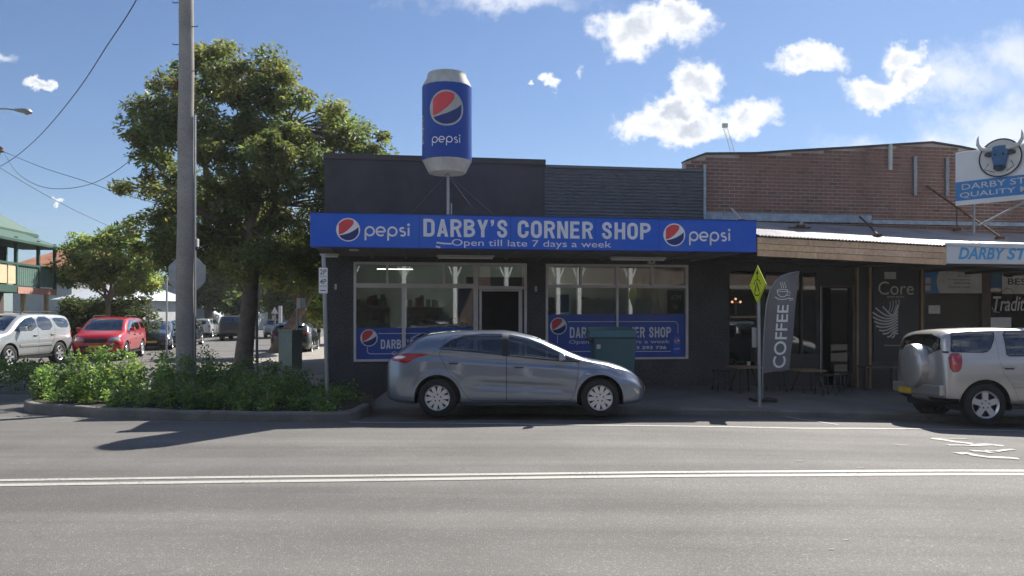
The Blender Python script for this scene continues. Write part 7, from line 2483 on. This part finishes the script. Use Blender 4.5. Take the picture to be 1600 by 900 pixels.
def house(label, px0, px1, Y, eave_py, ridge_py, wall, roof, depth=8, gable=False, name='house', windows=0):
    x0_, x1_ = ppx(px0, Y), ppx(px1, Y); ze_, zr_ = pzz(eave_py, Y), pzz(ridge_py, Y)
    T_ = Thing(name, label, 'house', ((x0_ + x1_) / 2, Y, 0), WORLD)
    m_ = MB(); m_.box(x0_, x1_, Y, Y + depth, -.1, ze_)
    if gable: m_.prism([(x0_, ze_), (x1_, ze_), ((x0_ + x1_) / 2, zr_)], Y, Y + .1)
    T_.part('wall', m_, wall)
    m_ = MB(); xm = (x0_ + x1_) / 2
    if gable:
        o_ = .35; t_ = .12
        for a, s_ in ((x0_ - o_, -1), (x1_ + o_, 1)):
            zz = ze_ - o_ * (zr_ - ze_) / ((x1_ - x0_) / 2)
            m_.hexa([(a, Y - .4, zz), (xm, Y - .4, zr_), (xm, Y + depth, zr_), (a, Y + depth, zz), (a, Y - .4, zz + t_), (xm, Y - .4, zr_ + t_), (xm, Y + depth, zr_ + t_), (a, Y + depth, zz + t_)])
    else:
        d2 = depth / 2
        m_.add([(x0_ - .4, Y - .4, ze_), (x1_ + .4, Y - .4, ze_), (x1_ - min(2, (x1_ - x0_) / 3), Y + d2, zr_), (x0_ + min(2, (x1_ - x0_) / 3), Y + d2, zr_)], [(0, 1, 2, 3)])
        m_.add([(x1_ + .4, Y - .4, ze_), (x1_ + .4, Y + depth, ze_), (x1_ - min(2, (x1_ - x0_) / 3), Y + d2, zr_)], [(0, 1, 2)])
        m_.add([(x0_ - .4, Y - .4, ze_), (x0_ - .4, Y + depth, ze_), (x0_ + min(2, (x1_ - x0_) / 3), Y + d2, zr_)], [(2, 1, 0)])
    T_.part('roof', m_, roof)
    for i in range(windows):
        xx = x0_ + (i + .5) * (x1_ - x0_) / windows
        m_ = MB(); m_.box(xx - .5, xx + .5, Y - .03, Y - .005, 1.0, 2.2); w_ = T_.part('window', m_, 'black')
        m_ = MB(); m_.box(xx - .56, xx + .56, Y - .05, Y - .032, .94, 1.0); m_.box(xx - .02, xx + .02, Y - .05, Y - .032, 1.0, 2.2); T_.part('frame', m_, 'offwhite', w_)
    return T_


house('house with rusty orange roof behind the green verandah building', 20, 112, 50, 418, 366, 'pale_wall', 'terracotta', 12)
house('long pale building with a white iron roof beyond the yellow green tree', 95, 190, 46, 468, 436, 'pale_wall', 'pale_roof', 10, windows=4)
T = house('white gabled cottage with cream awning right of the yellow green tree', 190, 246, 56, 487, 445, 'pale_wall', 'pale_roof', 12, gable=True, windows=2)
Yc = 55.5
m = MB(); m.hexa([(ppx(206, Yc), Yc - 1.6, pzz(500, Yc)), (ppx(244, Yc), Yc - 1.6, pzz(500, Yc)), (ppx(244, Yc), Yc + .4, pzz(486, Yc)), (ppx(206, Yc), Yc + .4, pzz(486, Yc)),
                  (ppx(206, Yc), Yc - 1.6, pzz(499, Yc)), (ppx(244, Yc), Yc - 1.6, pzz(499, Yc)), (ppx(244, Yc), Yc + .4, pzz(485, Yc)), (ppx(206, Yc), Yc + .4, pzz(485, Yc))])
T.part('awning', m, 'cream')
m = MB()
for px in (212, 216, 220, 224): 
    xx = ppx(px, 55.9); m.box(xx - .05, xx + .05, 55.88, 55.98, pzz(476, 56), pzz(462, 56))
T.part('gable_vent', m, 'galv')
house('pale house glimpsed between the trees beyond the slate SUV', 296, 372, 82, 475, 455, 'pale_wall', 'pale_roof', 10, windows=3)
house('low dark roofed house far down the side street', 380, 520, 100, 478, 462, 'brown', 'coping', 10, windows=3)
house('large roofed house beyond the stop sign', 235, 285, 70, 455, 432, 'pale_wall', 'coping', 10, windows=2)

# ------------------------------------------------------------------ buildings on the near side of the street, behind the viewpoint (mirrored in the windows)
T = Thing('white_verandah_house', 'terrace house with white bracketed balcony posts behind the viewpoint', 'house', (0, -6, 0), WORLD)
m = MB(); m.box(-16, 6, -12, -6.5, 0, 7.5); T.part('wall', m, 'brown')
m = MB(); m.hexa([(-16, -2.6, 4.4), (6, -2.6, 4.4), (6, -6.4, 5.2), (-16, -6.4, 5.2), (-16, -2.6, 4.5), (6, -2.6, 4.5), (6, -6.4, 5.3), (-16, -6.4, 5.3)]); T.part('verandah_roof', m, 'pale_roof')
# the place of each post follows from its mirror image in the shop window
nn_ = W.uy
for px in (470, 551, 631, 711, 791, 872, 905, 985):
    d = Vector(((px - 800) / FPX, 1, 0))
    lo_, hi_ = 20.0, 60.0
    for _ in range(50):
        t_ = (lo_ + hi_) / 2
        P = d * t_; Q = P - nn_ * (2 * (P - W.o).dot(nn_))
        if Q.y > -2.9: lo_ = t_
        else: hi_ = t_
    m = MB(); m.box(Q.x - .10, Q.x + .10, Q.y - .10, Q.y + .10, 0, 4.3)
    for s_ in (-1, 1):
        m.tube([(Q.x + s_ * .09, Q.y, 3.55), (Q.x + s_ * .22, Q.y, 3.8), (Q.x + s_ * .33, Q.y, 4.1), (Q.x + s_ * .36, Q.y, 4.3)], .04, 6)
    T.part('verandah_post', m, 'white')
for i in range(6):
    m = MB(); m.box(-14 + i * 3.4, -12.8 + i * 3.4, -6.48, -6.4, 1, 2.9); T.part('window', m, 'black')
house_r = Thing('brick_shop_row', 'row of shops with a parapet behind the viewpoint', 'building', (16, -6, 0), WORLD)
m = MB(); m.box(8, 70, -14, -7, -.4, 6.0); house_r.part('wall', m, 'brown')
m = MB(); m.box(8, 70, -6.99, -3.0, 3.1, 3.3); house_r.part('awning', m, 'soffit')
for i in range(5):
    m = MB(); m.box(9 + i * 4, 12 + i * 4, -6.98, -6.9, .6, 2.8); house_r.part('window', m, 'black')
sheet('near_footpath', [-80, -20, 0, 4, 8, 14, 30, 80], [-6.4, -3, 1.0], lambda x, y: gx(x) + .1, 'footpath')

# ------------------------------------------------------------------ air
m = MB(); m.box(-420, 420, -120, 520, -2.2, 62)  # thin volume added to lift the dark shade and veil the distance
hz_ = bpy.data.materials.new('fill_haze')
hz_.use_nodes = True
hz_.node_tree.nodes.clear()
_N = NT(hz_.node_tree)
_o = _N.n('ShaderNodeOutputMaterial')
_v = _N.n('ShaderNodeVolumePrincipled', {'Color': (0.93, 0.96, 1.0, 1), 'Density': 0.00045})
_v.inputs['Anisotropy'].default_value = 0.25
_N.link(_v.outputs[0], _o.inputs['Volume'])
single('fill_haze_volume', m, hz_, kind='stuff')
